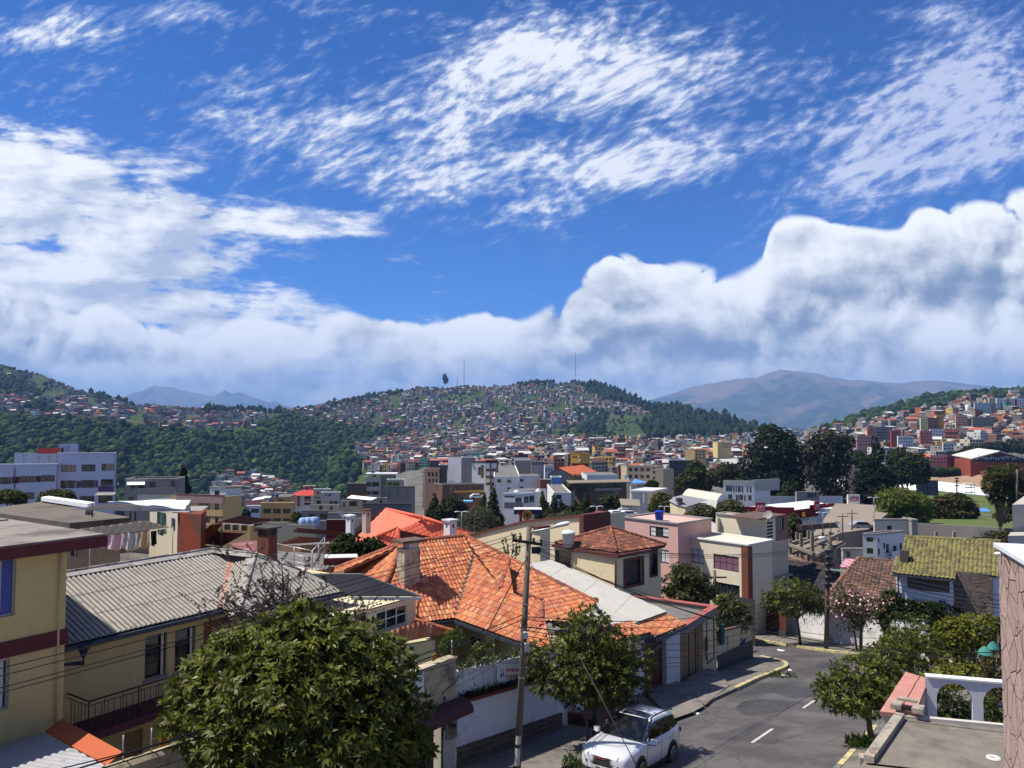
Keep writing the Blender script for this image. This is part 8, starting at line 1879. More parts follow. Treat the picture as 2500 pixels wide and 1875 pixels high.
# sports hall with gable, pink row
sh=kB('sports_hall','large red sports hall with a glazed gable and pale roof','sports hall',xL(2440,1160,430));YH=430;a,p,b,ab,bb_=xL(2369,1122,YH),xL(2437,1104,YH),xL(2520,1128,YH),xL(2369,1152,YH),xL(2520,1156,YH)
w=MB().P([V3(a.x,a.y,-46),V3(b.x,b.y,-46),V3(b.x,b.y,b.z),p,a],V3(14,40,0));w.B('wall',xS('hall_red',150,72,56,.8),sh)
w=MB()
for s_,e_ in((a,p),(p,b)):w.P([s_+V3(-.3,-2,.3),e_+V3(0,-2,.3),e_+V3(14,42,.3),s_+V3(13.7,42,.3)],UP*.5)
w.B('roof',xS('hall_white',214,208,198),sh)
w=MB().P([a+V3(1,-.05,-.9),b+V3(-1,-.05,-.5),p+V3(0,-.05,-.7)],V3(0,-.1,0));w.B('glazing',xS('hall_glass',54,56,70,.8),sh)
w=MB()
for i in vO(22):x=a.x+3+i*1.35;w.X(V3(x,a.y-.2,a.z-.3+ru(0,1.2)),(.5+random.random()*.5,0,0),(0,.05,0),(0,0,.8+random.random()))
w.B('glazing_panes',xS('pane_pale',170,182,190,.8),sh)
w=MB();q0=xL(2392,1152,YH-8);w.P([q0,q0+V3(22,0,-.5),q0+V3(20,-8,-3.2),q0+V3(-3,-8,-3.2)],UP*.3);w.B('lean_to_roof',xS('rust_roof',126,70,60,.8),sh)
for lb,x0,x1,yt,Y,m,roofm in(('pink two storey house row left of the sports hall',2270,2312,1111,470,PNK,None),('brown brick house at the right end of the pink row',2312,2337,1112,472,vV,None),('grey house with orange roof at the left end of the pink row',2245,2270,1116,465,vT,vW)):
 t,c,l1,l2=kC('town_house',lb,'house',x0,yt,Y,x0-2,x1,m,wR=jU(x0+1,x1-1,yt+4,yt+22,5,2,.45,.4),zb=-46)
 if roofm:w=MB().P([c+V3(-.6,-.6,.05),c+V3(l1+.6,-.6,.05),c+V3(l1,5,1.6),c+V3(0,5,1.6)],UP*.15);w.B('roof',roofm,t)
kC('beige_house','beige house with roof tank half hidden between the tall dark trees','house',2068,1145,330,2064,2100,xS('beige_b',190,158,140),wR=[(2086,1150,2096,1160)],zb=-46)
kC('small_gatehouse','sand coloured flat box on the roof of the beige house','roof room',2070,1135,331,2068,2087,vU,zb=-21)
# roofs and terraces close behind the corrugated house
TG=kB('grey_roof_terrace','broad weathered concrete roof slab with laundry canopy in front of the lilac block','building',xL(200,1300,48));zt_=-5.35
A_,B_,C_,D_=xM(-60,1245,zt_),xM(170,1277,zt_),xM(320,1263,zt_),xM(100,1225,zt_)
w=MB().P([A_,B_,C_,D_],UP*-.5);w.B('roof_slab',xT('old_roof_slab',xX(xW(128,118,106),.62),var=.35,scale=.4,jF=((.06,.055,.05,1),.6,.35),fine=.15),TG)
w=MB();pts=[A_.lerp(C_,.04),B_.lerp(D_,.1),C_.lerp(A_,.06),D_.lerp(B_,.1)];w.P([V3(q.x,q.y,-13)for q in pts],UP*(13+zt_-.52));w.B('wall',xT('dim_cream_wall',xX(xW(176,168,156),.7),var=.2,jE=((.1,.1,.09,1),.6)),TG)
d_=(B_-A_);d_.z=0;e_=d_.normalized();n_=e_.cross(UP);w=MB();o0=B_-e_*4.2-UP*1.9;w.X(o0+n_*-.75,e_*3.6,n_*.06,UP*1.);w.B('window',GLS,TG)
cl=kB('lean_to_canopy','long zigzag sheet canopy with a bright ribbed panel over the grey roof','canopy',xL(330,1250,50));z1_=-4.55
CPN=[xM(188,1247,z1_-.1),xM(452,1249,z1_),xM(467,1231,z1_+.25),xM(420,1216,z1_+.55),xM(262,1232,z1_+.35)]
kA("canopy_sheet",CPN,xT('milky_sheet',xX(xW(206,202,192),.8),var=.25,scale=.6,jC=0,jF=((.22,.2,.18,1),.5,.8)),cl,jG=.55,row=20,amp=.16,step=0,vF='trap',jH=vZ,down=V3(-1,-.12,0))
CPM=[xM(262,1232,z1_+.5),xM(450,1238,z1_+.48),xM(467,1230,z1_+.5),xM(420,1215,z1_+.8)]
kA('bright_panel',CPM,xT('polycarbonate',xX(xW(226,234,246),.92),var=.08,jC=0),cl,jG=.62,row=20,amp=.07,step=0,vF='trap',down=V3(-1,-.12,0),qG=.02)
for x,y in((225,1262),(330,1270),(318,1266)):w=MB();q=xM(x,y,zt_);w.U([q,q+UP*.75],.04,5);w.B('post',qM,cl)
w=MB().U([xM(213,1256,zt_)+UP*.2,xM(219,1256,zt_)+UP*.2],.28,14);w.B('concrete_pipe',CON,cl)
w=MB();p,q=xM(100,1223,zt_+.1),xM(214,1240,zt_+.1);w.P([p,q,q+UP*.25,p+UP*.25],V3(0,.8,0));tag(w.B('sheet_edge',vX),'pale sheet edge along the back of the grey roof slab','roof sheet')
TH=kB('terrace_house','cream terrace house with green door and rust red side wall','house',xL(430,1330,44))
c=xL(434,1252,43);w=MB().X(V3(c.x,c.y,-11),xL(491,1256,41)-c+V3(0,0,0),V3(-.6,2.2,0),UP*(11+c.z));w.B('side_wall',xT('rust_wall',xX(xW(140,62,40),.72),var=.2,scale=.7,jF=((.06,.04,.03,1),.5,.6)),TH)
c2_=xL(366,1247,46);w=MB().X(V3(c2_.x,c2_.y,-11),xL(434,1250,44)-c2_,V3(.5,2.5,0),UP*(11+c2_.z));w.B('front_wall',qV,TH)
fd=(xL(434,1250,44)-c2_);fd.z=0;fd.normalize();fn=fd.cross(UP)
for x0,x1,y0,y1,m in((385,405,1252,1281,GLG),(420,427,1265,1290,xU('blue_pane',(.03,.05,.1,1)))):a,b=xK(x0,y1,c2_,fn),xK(x1,y0,c2_,fn);w=MB().X(a+fn*.02,fd*(b-a).dot(fd),fn*.03,UP*(b.z-a.z));w.B('door' if x0<400 else 'window',m,TH)
w=MB().X(V3(c.x-.2,c.y-.2,c.z+.01),V3(1.6,.1,0),V3(-.6,2.4,0),UP*.12);w.B('roof_slab',CON,TH)
lc=kB('laundry_canopy','pale corrugated laundry canopy on thin posts','canopy',xL(300,1330,40));zL=-5.6
LP=[xM(215,1311,zL-.25),xM(418,1287,zL-.05),xM(352,1271,zL+.35),xM(172,1294,zL+.2)]
kA('canopy_sheet',LP,xT('laundry_sheet',xX(xW(206,198,178),.8),var=.15,scale=.6,jF=((.3,.27,.22,1),.4,1)),lc,jG=.26,row=3,amp=.06,step=.01,vF='wave',jH=BLK,down=V3(.25,-1,-.2))
for q in(LP[0],LP[1],LP[0].lerp(LP[1],.45)):w=MB().U([q+V3(0,.2,0),q+V3(0,.2,-2.3)],.025,5);w.B('post',ALU,lc)
w=MB();a,b=xM(170,1367,zL-2.4),xM(470,1330,zL-2.2);w.P([a,b,b+UP*.5,a+UP*.5],V3(.1,.35,0));tag(w.B('terrace_wall',xT('block_wall',xX(xW(132,112,100),.7),var=.25)),'low block parapet wall below the hanging laundry','wall')
w=MB();a=xM(176,1358,zL-2.)
for i in vO(9):w.X(V3(a.x,a.y,zL-1.9+i*.19),V3(1.9,-.1,0),V3(0,.03,0),UP*.11)
w.B('slatted_screen',xT('slat_cream',xX(xW(196,182,150),.7),jC=0),lc)
CLO=[('lilac sheet hanging at the left of the laundry line',242,262,1311,1338,(214,196,226)),('pink bedsheet hanging in folds on the laundry line',262,306,1306,1343,(224,190,206)),('pale blue towel hanging beside the pink bedsheet',306,338,1303,1345,(196,206,208)),('beige blanket hanging on the laundry line',338,366,1299,1338,(206,182,152)),('black trousers hanging on the laundry line',368,383,1297,1333,(24,22,24)),('grey green shirt hanging at the right of the laundry line',384,407,1293,1307,(110,132,132))]
for lb,x0,x1,y0,y1,cc in CLO:
 a,b=xM(x0,y0,zL-.3),xM(x1,y0,zL-.3);Yc=(a.y+b.y)/2;a,b=xL(x0,y0,Yc),xL(x1,y0-2,Yc);h=a.z-xL(x0,y1,Yc).z;w=MB();K=10
 for i in vO(K):
  for j in vO(4):
   f=lambda u,v:a.lerp(b,u)-UP*h*v+V3(0,.07*sin(u*11+v*2)*(.3+v),0)+UP*(.06*sin(u*9)*v)
   w.Q([f(i/K,(j+1)/4),f((i+1)/K,(j+1)/4),f((i+1)/K,j/4),f(i/K,j/4)])
 o=w.B('laundry',xT('cloth_%d'%x0,xX(xW(*cc),.8),var=.1,jC=0),smooth=True);tag(o,lb,'laundry')
ra_=kB('red_awning','dark red corrugated awning on a steel post','awning',xL(500,1330,41));z=-5.9
RP=[xM(470,1325,z-1.),xM(505,1322,z-1.),xM(546,1278,z+.3),xM(518,1276,z+.3)]
kA('awning_sheet',RP,xT('maroon_sheet',xX(xW(138,70,70),.75),var=.15,jC=0),ra_,jG=.2,row=20,amp=.05,step=0,vF='wave',jH=vZ);w=MB();q=xM(541,1282,z+.1);w.U([q,q-UP*1.6],.05,5);w.B('post',qM,ra_)
def kR(vM,pts,m,zb,wallm=None,jG=.3,down=None,name='sheet_roof_building',cat='building',vF='wave'):
 t=kB(name,vM,cat,pts[0]);kA('roof',pts,m,t,jG=jG,row=30,amp=.05,step=0,vF=vF,jH=vZ,down=down,sub=4)
 if wallm:w=MB();P_=sorted(pts,key=lambda q:atan2(q.y-sum(p.y for p in pts)/len(pts),q.x-sum(p.x for p in pts)/len(pts)));cc=sum(pts,Vector())/len(pts);zl=min(p.z for p in pts)-.12;w.P([V3(q.x+(cc.x-q.x)*.06,q.y+(cc.y-q.y)*.06,zb)for q in P_],UP*(zl-zb));w.B('wall',wallm,t)
 return t
TCR=xT('terracotta_sheet',xX(xW(226,122,92),.82),var=.1,jC=0)
kR('terracotta sheet roof beside the dark red awning',[xM(492,1291,-6.3),xM(600,1303,-6.3),xM(545,1330,-7.3),xM(480,1325,-7.3)],TCR,-13,qN,down=V3(-.3,-1,-.3))
hg=kC('grey_roof_house','yellow house with a plain grey roof and dark windows behind the brick chimney','house',612,1284,78,500,652,vU,wL=[(548,1280,562,1294),(568,1281,582,1295),(590,1282,604,1296)],wR=[(620,1278,641,1297,3,1)],d1=E1,d2=V3(-.985,.17,0).normalized(),zb=-20)
kR('grey sloping roof over the yellow house behind the brick chimney',[xM(528,1272,-9.7),xM(612,1282,-10.4),xM(662,1267,-10.1),xM(590,1260,-9.4)],xS('plain_grey_roof',150,142,128,.7),-12,None,vF='rib',jG=1.2,name='roof',cat='roof')
kR('dark red ribbed metal roof left of the tall white flue',[xM(714,1295,-9.6),xM(845,1311,-10.4),xM(838,1296,-9.6),xM(725,1293,-9.3)],vY,-16,xT('red_sheet_wall',xX(xW(130,36,34),.75),var=.15,jC=0))
kR('coral sheet roof over the tan wall house',[xM(676,1326,-9.3),xM(757,1332,-9.9),xM(832,1314,-9.7),xM(730,1315,-9.)],xT('coral_sheet',xX(xW(222,106,98),.82),var=.1,jC=0),-15,None)
PT=kC('tan_wall_house','house with a tan side wall and pink front behind the roof terrace','house',733,1332,52,684,862,xT('tan_wall',xX(xW(190,142,98),.75),var=.1,jE=((.4,.28,.18,1),.3)),wL=[(687,1370,726,1384,5,1)],d1=V3(.92,.38,0).normalized(),d2=V3(-.97,.22,0).normalized(),zb=-16)
w=MB();p=PT[1];dd_=V3(.97,-.22,0).normalized();kN(PT[0],684,1333,733,1400,p,dd_,xT('pink_front',xX(xW(226,172,142),.78),var=.08,jC=0),'pink_front',.012)
kR('weathered maroon roof deck behind the brick chimney',[xM(590,1352,-7.4),xM(660,1340,-7.4),xM(650,1318,-7.3),xM(560,1327,-7.3)],xT('maroon_deck',xX(xW(140,88,84),.7),var=.3,scale=1,jF=((.4,.3,.28,1),.4,1)),-13,qN,vF='rib',jG=2)
RT=kB('roof_terrace','flat roof terrace with white edge behind the corrugated house','terrace',xL(720,1390,42));zR=-8.1
TP=[xM(650,1386,zR),xM(764,1400,zR),xM(860,1366,zR-.02),xM(800,1352,zR),xM(660,1345,zR)]
w=MB().P(TP,UP*-.3);w.B('floor',qU,RT);w=MB();cc=sum(TP,Vector())/5;w.P([V3(p.x+(cc.x-p.x)*.04,p.y+(cc.y-p.y)*.04,-14)for p in TP],UP*(14+zR-.32));w.B('wall',xA,RT)
w=MB();a,b=TP[0],TP[1];d=b-a;w.P([a+UP*.004,b+UP*.004,b+V3(.3,.6,.004),a+V3(.3,.6,.004)],UP*.12);w.B('edge',xS('edge_pale',206,202,194,.8),RT)
w=MB();s0_=xM(805,1376,zR);w.X(xM(790,1380,zR),(1.9,.3,0),(-.3,1.2,0),UP*.35);sk=w.B('skylight',vZ,RT);w=MB().X(xM(790,1380,zR)+UP*.352+V3(.05,.05,0),(1.8,.28,0),(-.28,1.1,0),UP*.04);w.B('skylight_glass',xS('sky_glass',214,216,216),sk)
rlg=kB('terrace_railing','galvanised steel railing round the roof terrace beside the brick chimney','railing',xM(764,1400,zR));w=MB()
cor=[xM(600,1330,-6.3)-UP*0,xM(676,1372,zR),xM(762,1398,zR)]
k0,k1,k2=xM(676,1378,zR),xM(762,1398,zR),xM(700,1356,zR)
H_=1.15
for h in(H_,H_*.66,H_*.33):w.U([k0+UP*h,k1+UP*h],.03 if h==H_ else .018,5);w.U([k1+UP*h,k1+(k2-k0)*1.6+UP*h],.03 if h==H_ else .018,5)
for p in(k0,k0.lerp(k1,.5),k1,k1+(k2-k0)*.8,k1+(k2-k0)*1.6):w.U([p,p+UP*H_],.032,6)
w.B('bars',ALU,rlg)
for lb,x0,x1,yt,Y,m in(('pale low roof building left of the tall white flue',700,770,1281,95,vT),('white low roof house behind the yellow grey roofed house',652,702,1276,100,vT),('small cement house behind the red metal roof',770,820,1272,105,CON),('low house with orange sheet canopy right of the ochre apartments',724,778,1273,118,ORW),('dark red walled house behind the tall white flue',797,846,1269,92,xT('dark_red_b',xX(xW(96,26,26),.75),var=.2,jC=0)),('beige house beside the pink flue',846,892,1266,110,vT)):
 kC('low_house',lb,'house',x0,yt,Y,x0-3,x1,m,wR=[],zb=-30)
for i,(x,y)in vP(((741,1285),(754,1284),(768,1283))):p=xL(x,y,96);w=MB().H(p,[(.55,0),(.6,.5),(.55,.95),(.2,1.1)],10);tag(w.B('water_tank',xT('tank_pale_blue',xX(xW(160,190,226),.8),jC=0)),['left','middle','right'][i]+' pale blue water drum on the low roofs behind the red metal roof','water tank','blue drums')
# trees and hedges
BARK=xT('bark',(.13,.095,.07,1),var=.4,scale=4,jC=.3,bscale=14)
vB=kY('glossy_leaves',jD=.45,var=.25,scale=1.2,zO=.25,trans=.3)
vA=kY('matt_leaves',jD=.75,var=.3,scale=.5,zO=.15,trans=.15)
def kW(name,C,Nrm,m,parent,size=.19,k=9,vL=((.05,.085,.012),),width=.27,qF=.35,open_=.9,vK=1,qB=0.,qC=(.16,.17,.03)):
 """whorls of long leaves at points C with axis Nrm: each leaf is a folded, drooping blade"""
 g=np.random.default_rng(vK);n=len(C);C=np.asarray(C);Nrm=np.asarray(Nrm);Nrm=Nrm/np.linalg.norm(Nrm,axis=1,keepdims=True)
 ref=np.where(np.abs(Nrm[:,2:3])>.9,np.array([[1.,0,0]]),np.array([[0,0,1.]]));A=np.cross(Nrm,ref);A/=np.linalg.norm(A,axis=1,keepdims=True);B=np.cross(Nrm,A)
 th=g.uniform(0,6.28,(n,1))+np.arange(k)[None]*(2*np.pi/k)+g.normal(0,.2,(n,k));op=np.clip(g.normal(open_,.28,(n,k)),.25,1.45)
 rad=A[:,None]*np.cos(th)[...,None]+B[:,None]*np.sin(th)[...,None]
 D=Nrm[:,None]*np.cos(op)[...,None]+rad*np.sin(op)[...,None];S=np.cross(D,Nrm[:,None]);S/=(np.linalg.norm(S,axis=2,keepdims=True)+1e-9);Up=np.cross(S,D)
 ln=size*g.uniform(.65,1.2,(n,k,1));wd=ln*width*.5;P0=C[:,None]+0*D
 mid=P0+D*ln*.55+Up*ln*.06;tip=P0+D*ln*np.cos(qF*.5)-np.array([0,0,1.])*ln*qF*.45
 q=np.stack([P0-S*wd*.25,P0+S*wd*.25,mid+S*wd,tip,mid-S*wd],2).reshape(-1,3);N=n*k;b=np.arange(N)*5
 Fq=np.concatenate([np.stack([b,b+1,b+2,b+4],1),np.stack([b+4,b+2,b+3,b+3],1)])
 tri=np.stack([b+4,b+2,b+3],1);quad=np.stack([b,b+1,b+2,b+4],1)
 F3=np.concatenate([quad[:,[0,1,2]],quad[:,[0,2,3]],tri])
 ci=g.integers(0,len(vL),n);base=np.array(vL)[ci]*g.uniform(.7,1.3,(n,1));yy=g.random(n)<qB;base[yy]=np.array(qC)*g.uniform(.7,1.2,(yy.sum(),1))
 lc=np.repeat(base,k,0)*g.uniform(.75,1.25,(N,1));col=np.concatenate([lc,lc,lc])
 return jJ(name,q,F3,m,parent,col=col)
def kX(lobes,n,g,qD=.55,flat=0.):
 """points through a crown made of ellipsoid lobes, denser towards the outside; returns points and outward axes"""
 P,Nn=[],[];vol=np.array([l[3]*l[4]*l[5]for l in lobes])**.75;vol/=vol.sum()
 for l,cnt in zip(lobes,np.maximum(3,(vol*n).astype(int))):
  d=g.normal(0,1,(cnt,3));d/=np.linalg.norm(d,axis=1,keepdims=True);r=qD+(1-qD)*g.random((cnt,1))**.6;r=np.minimum(r*g.normal(1,.08,(cnt,1)),1.12)
  e=np.array(l[3:6]);P.append(np.array(l[:3])+d*r*e);Nn.append(d/e*e.mean()+np.array([0,0,.55])+g.normal(0,.3,(cnt,3)))
 return np.concatenate(P),np.concatenate(Nn)
def qA(base,lobes,r0,g,parent,qE=.35,name='trunk',qH=1,qL=(0,0)):
 mb=MB();base=Vector(base);top=sum((Vector(l[:3])for l in lobes),Vector())/len(lobes);h=top.z-base.z;f=base+V3(qL[0],qL[1],0)*h*qE+V3((top.x-base.x)*qE*.6,(top.y-base.y)*qE*.6,h*qE)
 for s in vO(qH):
  o=V3(g.normal(0,.05),g.normal(0,.05),0)*(2.6 if qH>1 else 0);o2=o*2.2
  mb.U([base+o-UP*.1,base.lerp(f,.5)+o*1.3+V3(g.normal(0,.03),g.normal(0,.03),0),f+o2],[r0/(qH**.5)*1.15,r0/(qH**.5)*.9,r0/(qH**.5)*.72],8)
 for l in lobes:
  c=Vector(l[:3]);m=f.lerp(c,.5)+V3(g.normal(0,.1),g.normal(0,.1),.12*h*.3);mb.U([f,m,c],[r0*.6,r0*.36,r0*.12],6)
  for k in vO(3):e=c+V3(g.normal(0,l[3]*.5),g.normal(0,l[4]*.5),abs(g.normal(0,l[5]*.5)));mb.U([m.lerp(c,.4),e],[r0*.22,r0*.05],5)
 return mb.B(name,BARK,parent)
def kK(zO,Y,qG=.9):
 """crown lobes from photo pixels (x, y, rx, ry) around distance Y (+offset)"""
 out=[]
 for s in zO:
  x,y,rx,ry=s[:4];dy=s[4]if len(s)>4 else 0;c=xL(x,y,Y+dy);k=(Y+dy)/F;out.append((c.x,c.y,c.z,rx*k,rx*k*qG,ry*k))
 return out
vD=[(.085,.098,.012),(.1,.112,.014),(.068,.08,.01),(.125,.13,.02),(.055,.068,.01)]
def kE(vM,base,lobes,n,size,r0,vL=vD,k=9,vK=1,qH=1,vN=None,qE=.35,qD=.5,name='street_tree',width=.27,qB=.12,cat='tree',m=None,qC=(.145,.16,.03),qL=(0,0),qF=.35):
 g=np.random.default_rng(vK);t=kB(name,vM,cat,base,vN);qA(base,lobes,r0,g,t,qE,qH=qH,qL=qL);P,Nn=kX(lobes,n,g,qD)
 kW('crown',P,Nn,m or vB,t,size,k,vL,width,qF,vK=vK,qB=qB,qC=qC);return t
 # foreground tree
bL=[(735,1560,120,75),(640,1600,130,80,-.2),(820,1600,130,85),(560,1650,120,75),(700,1680,170,110,-1.),(860,1690,130,105,-.3),(930,1640,90,75,.3),(520,1740,110,90,-.3),(640,1790,150,100,-1.2),(790,1800,160,110,-1.2),(920,1780,100,95,-.4),(980,1830,70,55,.1),(545,1850,90,70,-.4),(690,1880,160,80,-.9),(860,1880,150,80,-.6),(735,1515,60,40),(470,1690,55,40,.1),(1010,1745,45,60,.2)]
b0=xQ(11.6,13.9,.1);kE('large leafy street tree with long glossy whorled leaves in the foreground',(xL(735,1800,17.4).x,17.4,gz(17.4)),kK(bL,17.3),4600,.24,.13,vK=3,k=9,qD=.55,qB=.2)
# street tree beside the pole
b1=xP(1442,1826,.14);kE('street tree with bunched dark stems on the pavement beside the white car',b1,kK([(1435,1545,80,55),(1390,1600,90,50),(1500,1590,70,50,.2),(1345,1620,60,45),(1440,1640,110,60,-.4),(1540,1630,55,45),(1350,1665,60,35),(1520,1680,70,40),(1420,1690,70,35),(1440,1505,45,25),(1570,1610,28,28),(1290,1600,25,18)],b1.y,.9),1750,.2,.1,vK=5,qH=3,qE=.62,k=8,vL=[(.062,.074,.01),(.076,.088,.012),(.048,.058,.008),(.1,.108,.018)],qB=.12)
# tree on the right pavement
b2=xP(2131,1812,.14);kE('leaning street tree with a bare forked trunk beside the concrete roof',b2,kK([(2110,1640,80,45),(2040,1680,45,35),(2170,1620,70,45,.8),(2080,1690,90,40,-.5),(2160,1680,70,50),(2060,1720,40,20),(2125,1725,60,25),(2230,1590,55,40,1.5),(2200,1570,45,30,1.5),(2010,1665,22,20)],b2.y+.4,.9),1500,.2,.12,vK=8,qE=.42,k=8,vL=[(.072,.088,.011),(.088,.1,.013),(.056,.068,.01)],qL=(-.12,0))
b3=xP(2200,1690,.1);kE('young leafy tree rising behind the pink topped gate house',xL(2225,1660,34),kK([(2210,1560,50,30),(2250,1560,35,30),(2185,1590,40,30),(2235,1590,45,30),(2280,1560,20,16),(2150,1600,40,25)],34.5),620,.21,.06,vK=9,k=8)
# trees on the far pavement
b4=xP(1954,1572,.14);kE('round dark street tree with forked trunk before the brown driveway gate',b4,kK([(1935,1440,55,28),(1895,1460,35,22),(1970,1455,45,25),(1930,1475,60,22),(1990,1475,30,20),(1880,1475,22,16)],b4.y-.3),900,.3,.11,vK=12,k=7,qE=.55,vL=[(.07,.088,.015),(.052,.066,.011),(.095,.11,.02)])
b5=xP(2096,1589,.14);PF=[(.07,.06,.03),(.05,.05,.02),(.085,.07,.04)]
t5=kE('open multi stemmed shrub tree dotted with pink blossom by the far pavement',b5,kK([(2085,1480,55,35),(2045,1470,30,28),(2120,1475,32,30),(2085,1520,45,25),(2060,1440,28,24)],b5.y-.2),620,.22,.16,vK=14,k=6,qH=6,qE=.5,vL=PF,name='flowering_tree',qB=.2,qC=(.09,.11,.03),qD=.3)
g=np.random.default_rng(15);P,Nn=kX(kK([(2085,1475,60,40),(2050,1465,35,35),(2120,1475,36,34)],b5.y-.3),130,g,.8);kW('blossom',P,Nn,kY('petals',jD=.6,var=.1),t5,.13,6,[(.72,.42,.46),(.66,.3,.38),(.78,.55,.55)],.8,vK=16,qB=0)
# dry purple leaved tree in the yard of the ochre house
b6=xL(700,1600,21.5);b6.z=gz(21.5);DRY=[(.085,.06,.06),(.11,.08,.075),(.06,.045,.05),(.13,.1,.085)]
g=np.random.default_rng(21);t6=kB('dry_tree','sparse purple brown tree of fine twigs behind the big foreground tree','tree',b6);mb=MB();tips=[]
for i in vO(85):
 x,y=random.choice([(rgs(640,75),rgs(1470,45)),(rgs(800,60),rgs(1530,40)),(rgs(580,50),rgs(1500,40)),(rgs(720,60),rgs(1460,40)),(rgs(690,100),rgs(1520,40))])
 e=xL(x,y,21.5+rgs(0,.8));s=V3(b6.x+rgs(0,.25),21.5+rgs(0,.2),e.z-ru(.9,2.2));m=s.lerp(e,.55)+V3(rgs(0,.2),rgs(0,.2),.15);mb.U([V3(b6.x,b6.y,min(s.z,-8.8)),s,m,e],[.035,.028,.018,.006],4,cap=False)
 for k in vO(7):f=.3+.7*k/6;q=m.lerp(e,f)if k>2 else s.lerp(m,f);ee=q+V3(rgs(0,.3),rgs(0,.3),ru(.05,.45));mb.U([q,ee],[.01,.003],3,cap=False);tips+=[q.lerp(ee,u)for u in(.25,.45,.6,.75,.9,1.)]
mb.B('branches',xT('purple_bark',(.075,.055,.058,1),var=.3,jC=0),t6);kW('crown',[tuple(p)for p in tips],g.normal(0,1,(len(tips),3))+np.array([0,0,.6]),vA,t6,.075,5,DRY,.42,vK=22,qB=.04,qC=(.1,.1,.03))
# shrubs, hedges
kE('dense dark shrub over the cream garage beside the pink house',xL(1675,1500,58),kK([(1680,1410,45,28),(1640,1430,30,25),(1715,1435,38,28),(1680,1450,55,30),(1660,1390,22,14)],58),700,.34,.12,vK=31,k=7,vL=[(.04,.055,.012),(.055,.07,.016),(.03,.042,.01)],name='garden_shrub',cat='shrub',qB=.15,qC=(.12,.1,.03))
kE('dry mixed planting of long leaves on top of the graffiti wall',xL(1780,1540,52),kK([(1775,1490,25,38),(1800,1505,28,28),(1760,1500,16,34)],52),420,.55,.05,vK=33,k=6,vL=[(.09,.085,.04),(.06,.075,.02),(.12,.1,.05),(.04,.06,.015)],width=.14,name='garden_shrub',cat='shrub',m=vA)
hl=kK([(2175,1480,28,40),(2215,1500,42,34),(2265,1505,45,34),(2320,1510,45,34),(2370,1520,40,28),(2230,1535,50,26),(2300,1540,50,24),(2180,1520,30,30),(2302,1478,8,10),(2400,1535,25,20)],58.,.6)
kE('long dark clipped hedge in front of the white house with the mossy roof',xL(2270,1560,58),hl,3000,.24,.08,vK=35,k=6,vL=[(.02,.036,.008),(.028,.046,.01),(.014,.026,.007),(.04,.06,.014)],width=.5,name='hedge',cat='hedge',qD=.75,qB=.1,qC=(.07,.09,.02),qF=.2)
vl=kK([(2330,1555,45,45),(2385,1540,50,40),(2420,1560,35,60),(2330,1610,45,45),(2380,1600,45,50),(2310,1655,55,22,-8),(2370,1650,50,25,-8),(2270,1665,30,16,-9),(2300,1545,20,25)],45,.7)
kE('bright yellow green creeper spilling over the garden above the arches',xL(2350,1700,44),vl,3300,.17,.06,vK=37,k=6,vL=[(.115,.125,.014),(.145,.15,.018),(.085,.1,.012),(.17,.165,.03)],width=.42,name='creeper',cat='creeper',qD=.8,qB=.05,m=vA,qF=.2)
kE('dark brown green shrub behind the arches at the right edge',xL(2430,1720,36),kK([(2430,1620,30,60),(2410,1680,40,30),(2440,1540,22,35,9)],36,.8),500,.22,.08,vK=39,k=6,vL=[(.06,.045,.02),(.04,.045,.014),(.09,.055,.02)],name='garden_shrub',cat='shrub',m=vA)
kE('dark garden plants filling the left arch',xL(2330,1790,29.5),kK([(2330,1730,45,40),(2310,1760,30,25),(2360,1760,35,25),(2300,1700,16,20)],29.8,.6),520,.17,.05,vK=41,k=6,vL=[(.03,.045,.01),(.02,.032,.008),(.05,.06,.014)],name='garden_shrub',cat='shrub',qB=.08)
kE('spiky bright leaved plants inside the right arch',xL(2420,1790,29.5),kK([(2420,1740,20,30),(2440,1760,25,25),(2412,1710,12,12)],29.8,.6),240,.24,.04,vK=42,k=6,vL=[(.05,.08,.014),(.09,.13,.03),(.03,.05,.01)],width=.16,name='garden_shrub',cat='shrub')
tl=kB('garden_statuary','teal garden parasols half hidden in the shrubs by the stone wall','parasol',xL(2410,1600,38))
for x,y,r in((2405,1585,.22),(2425,1572,.18)):c=xL(x,y,34);w=MB().H(c-UP*.2,[(r*1.4,0),(r,.18),(0.,.34)],12);w.B('canopy',xT('teal_cloth',(.05,.22,.19,1),var=.15,jC=0),tl);w=MB().U([c,c-UP*1.9],.03,5);w.B('pole',qM,tl)
def _gv():
 s=ru(0,1);i=min(int(s*4),3);p=bl[i].lerp(bl[i+1],s*4-i);return p+UP*(2.5+abs(rgs(0,.22))-random.random()*.35)+V3(rgs(0,.2),rgs(0,.3),0)
jL('wall_top_plants',_gv,1900,.2,[(.03,.05,.01),(.045,.07,.015),(.06,.09,.02)],'green climbers along the top of the white wall across the junction','plants')
kE('small leafy plants in the shaded yard of the tiled house',xL(1180,1640,31),kK([(1180,1590,26,26),(1170,1620,30,20),(1290,1590,20,25,-1)],31,.8),260,.18,.04,vK=44,k=6,vL=[(.05,.07,.015),(.09,.1,.03),(.03,.045,.01)],name='garden_shrub',cat='shrub')
kE('feathery green bush by the tiled porch',xL(1100,1600,29.5),kK([(1110,1560,22,22),(1090,1580,16,18)],29.5,.8),300,.16,.04,vK=45,k=6,vL=[(.04,.07,.012),(.06,.09,.02)],width=.12,name='garden_shrub',cat='shrub',m=vA)
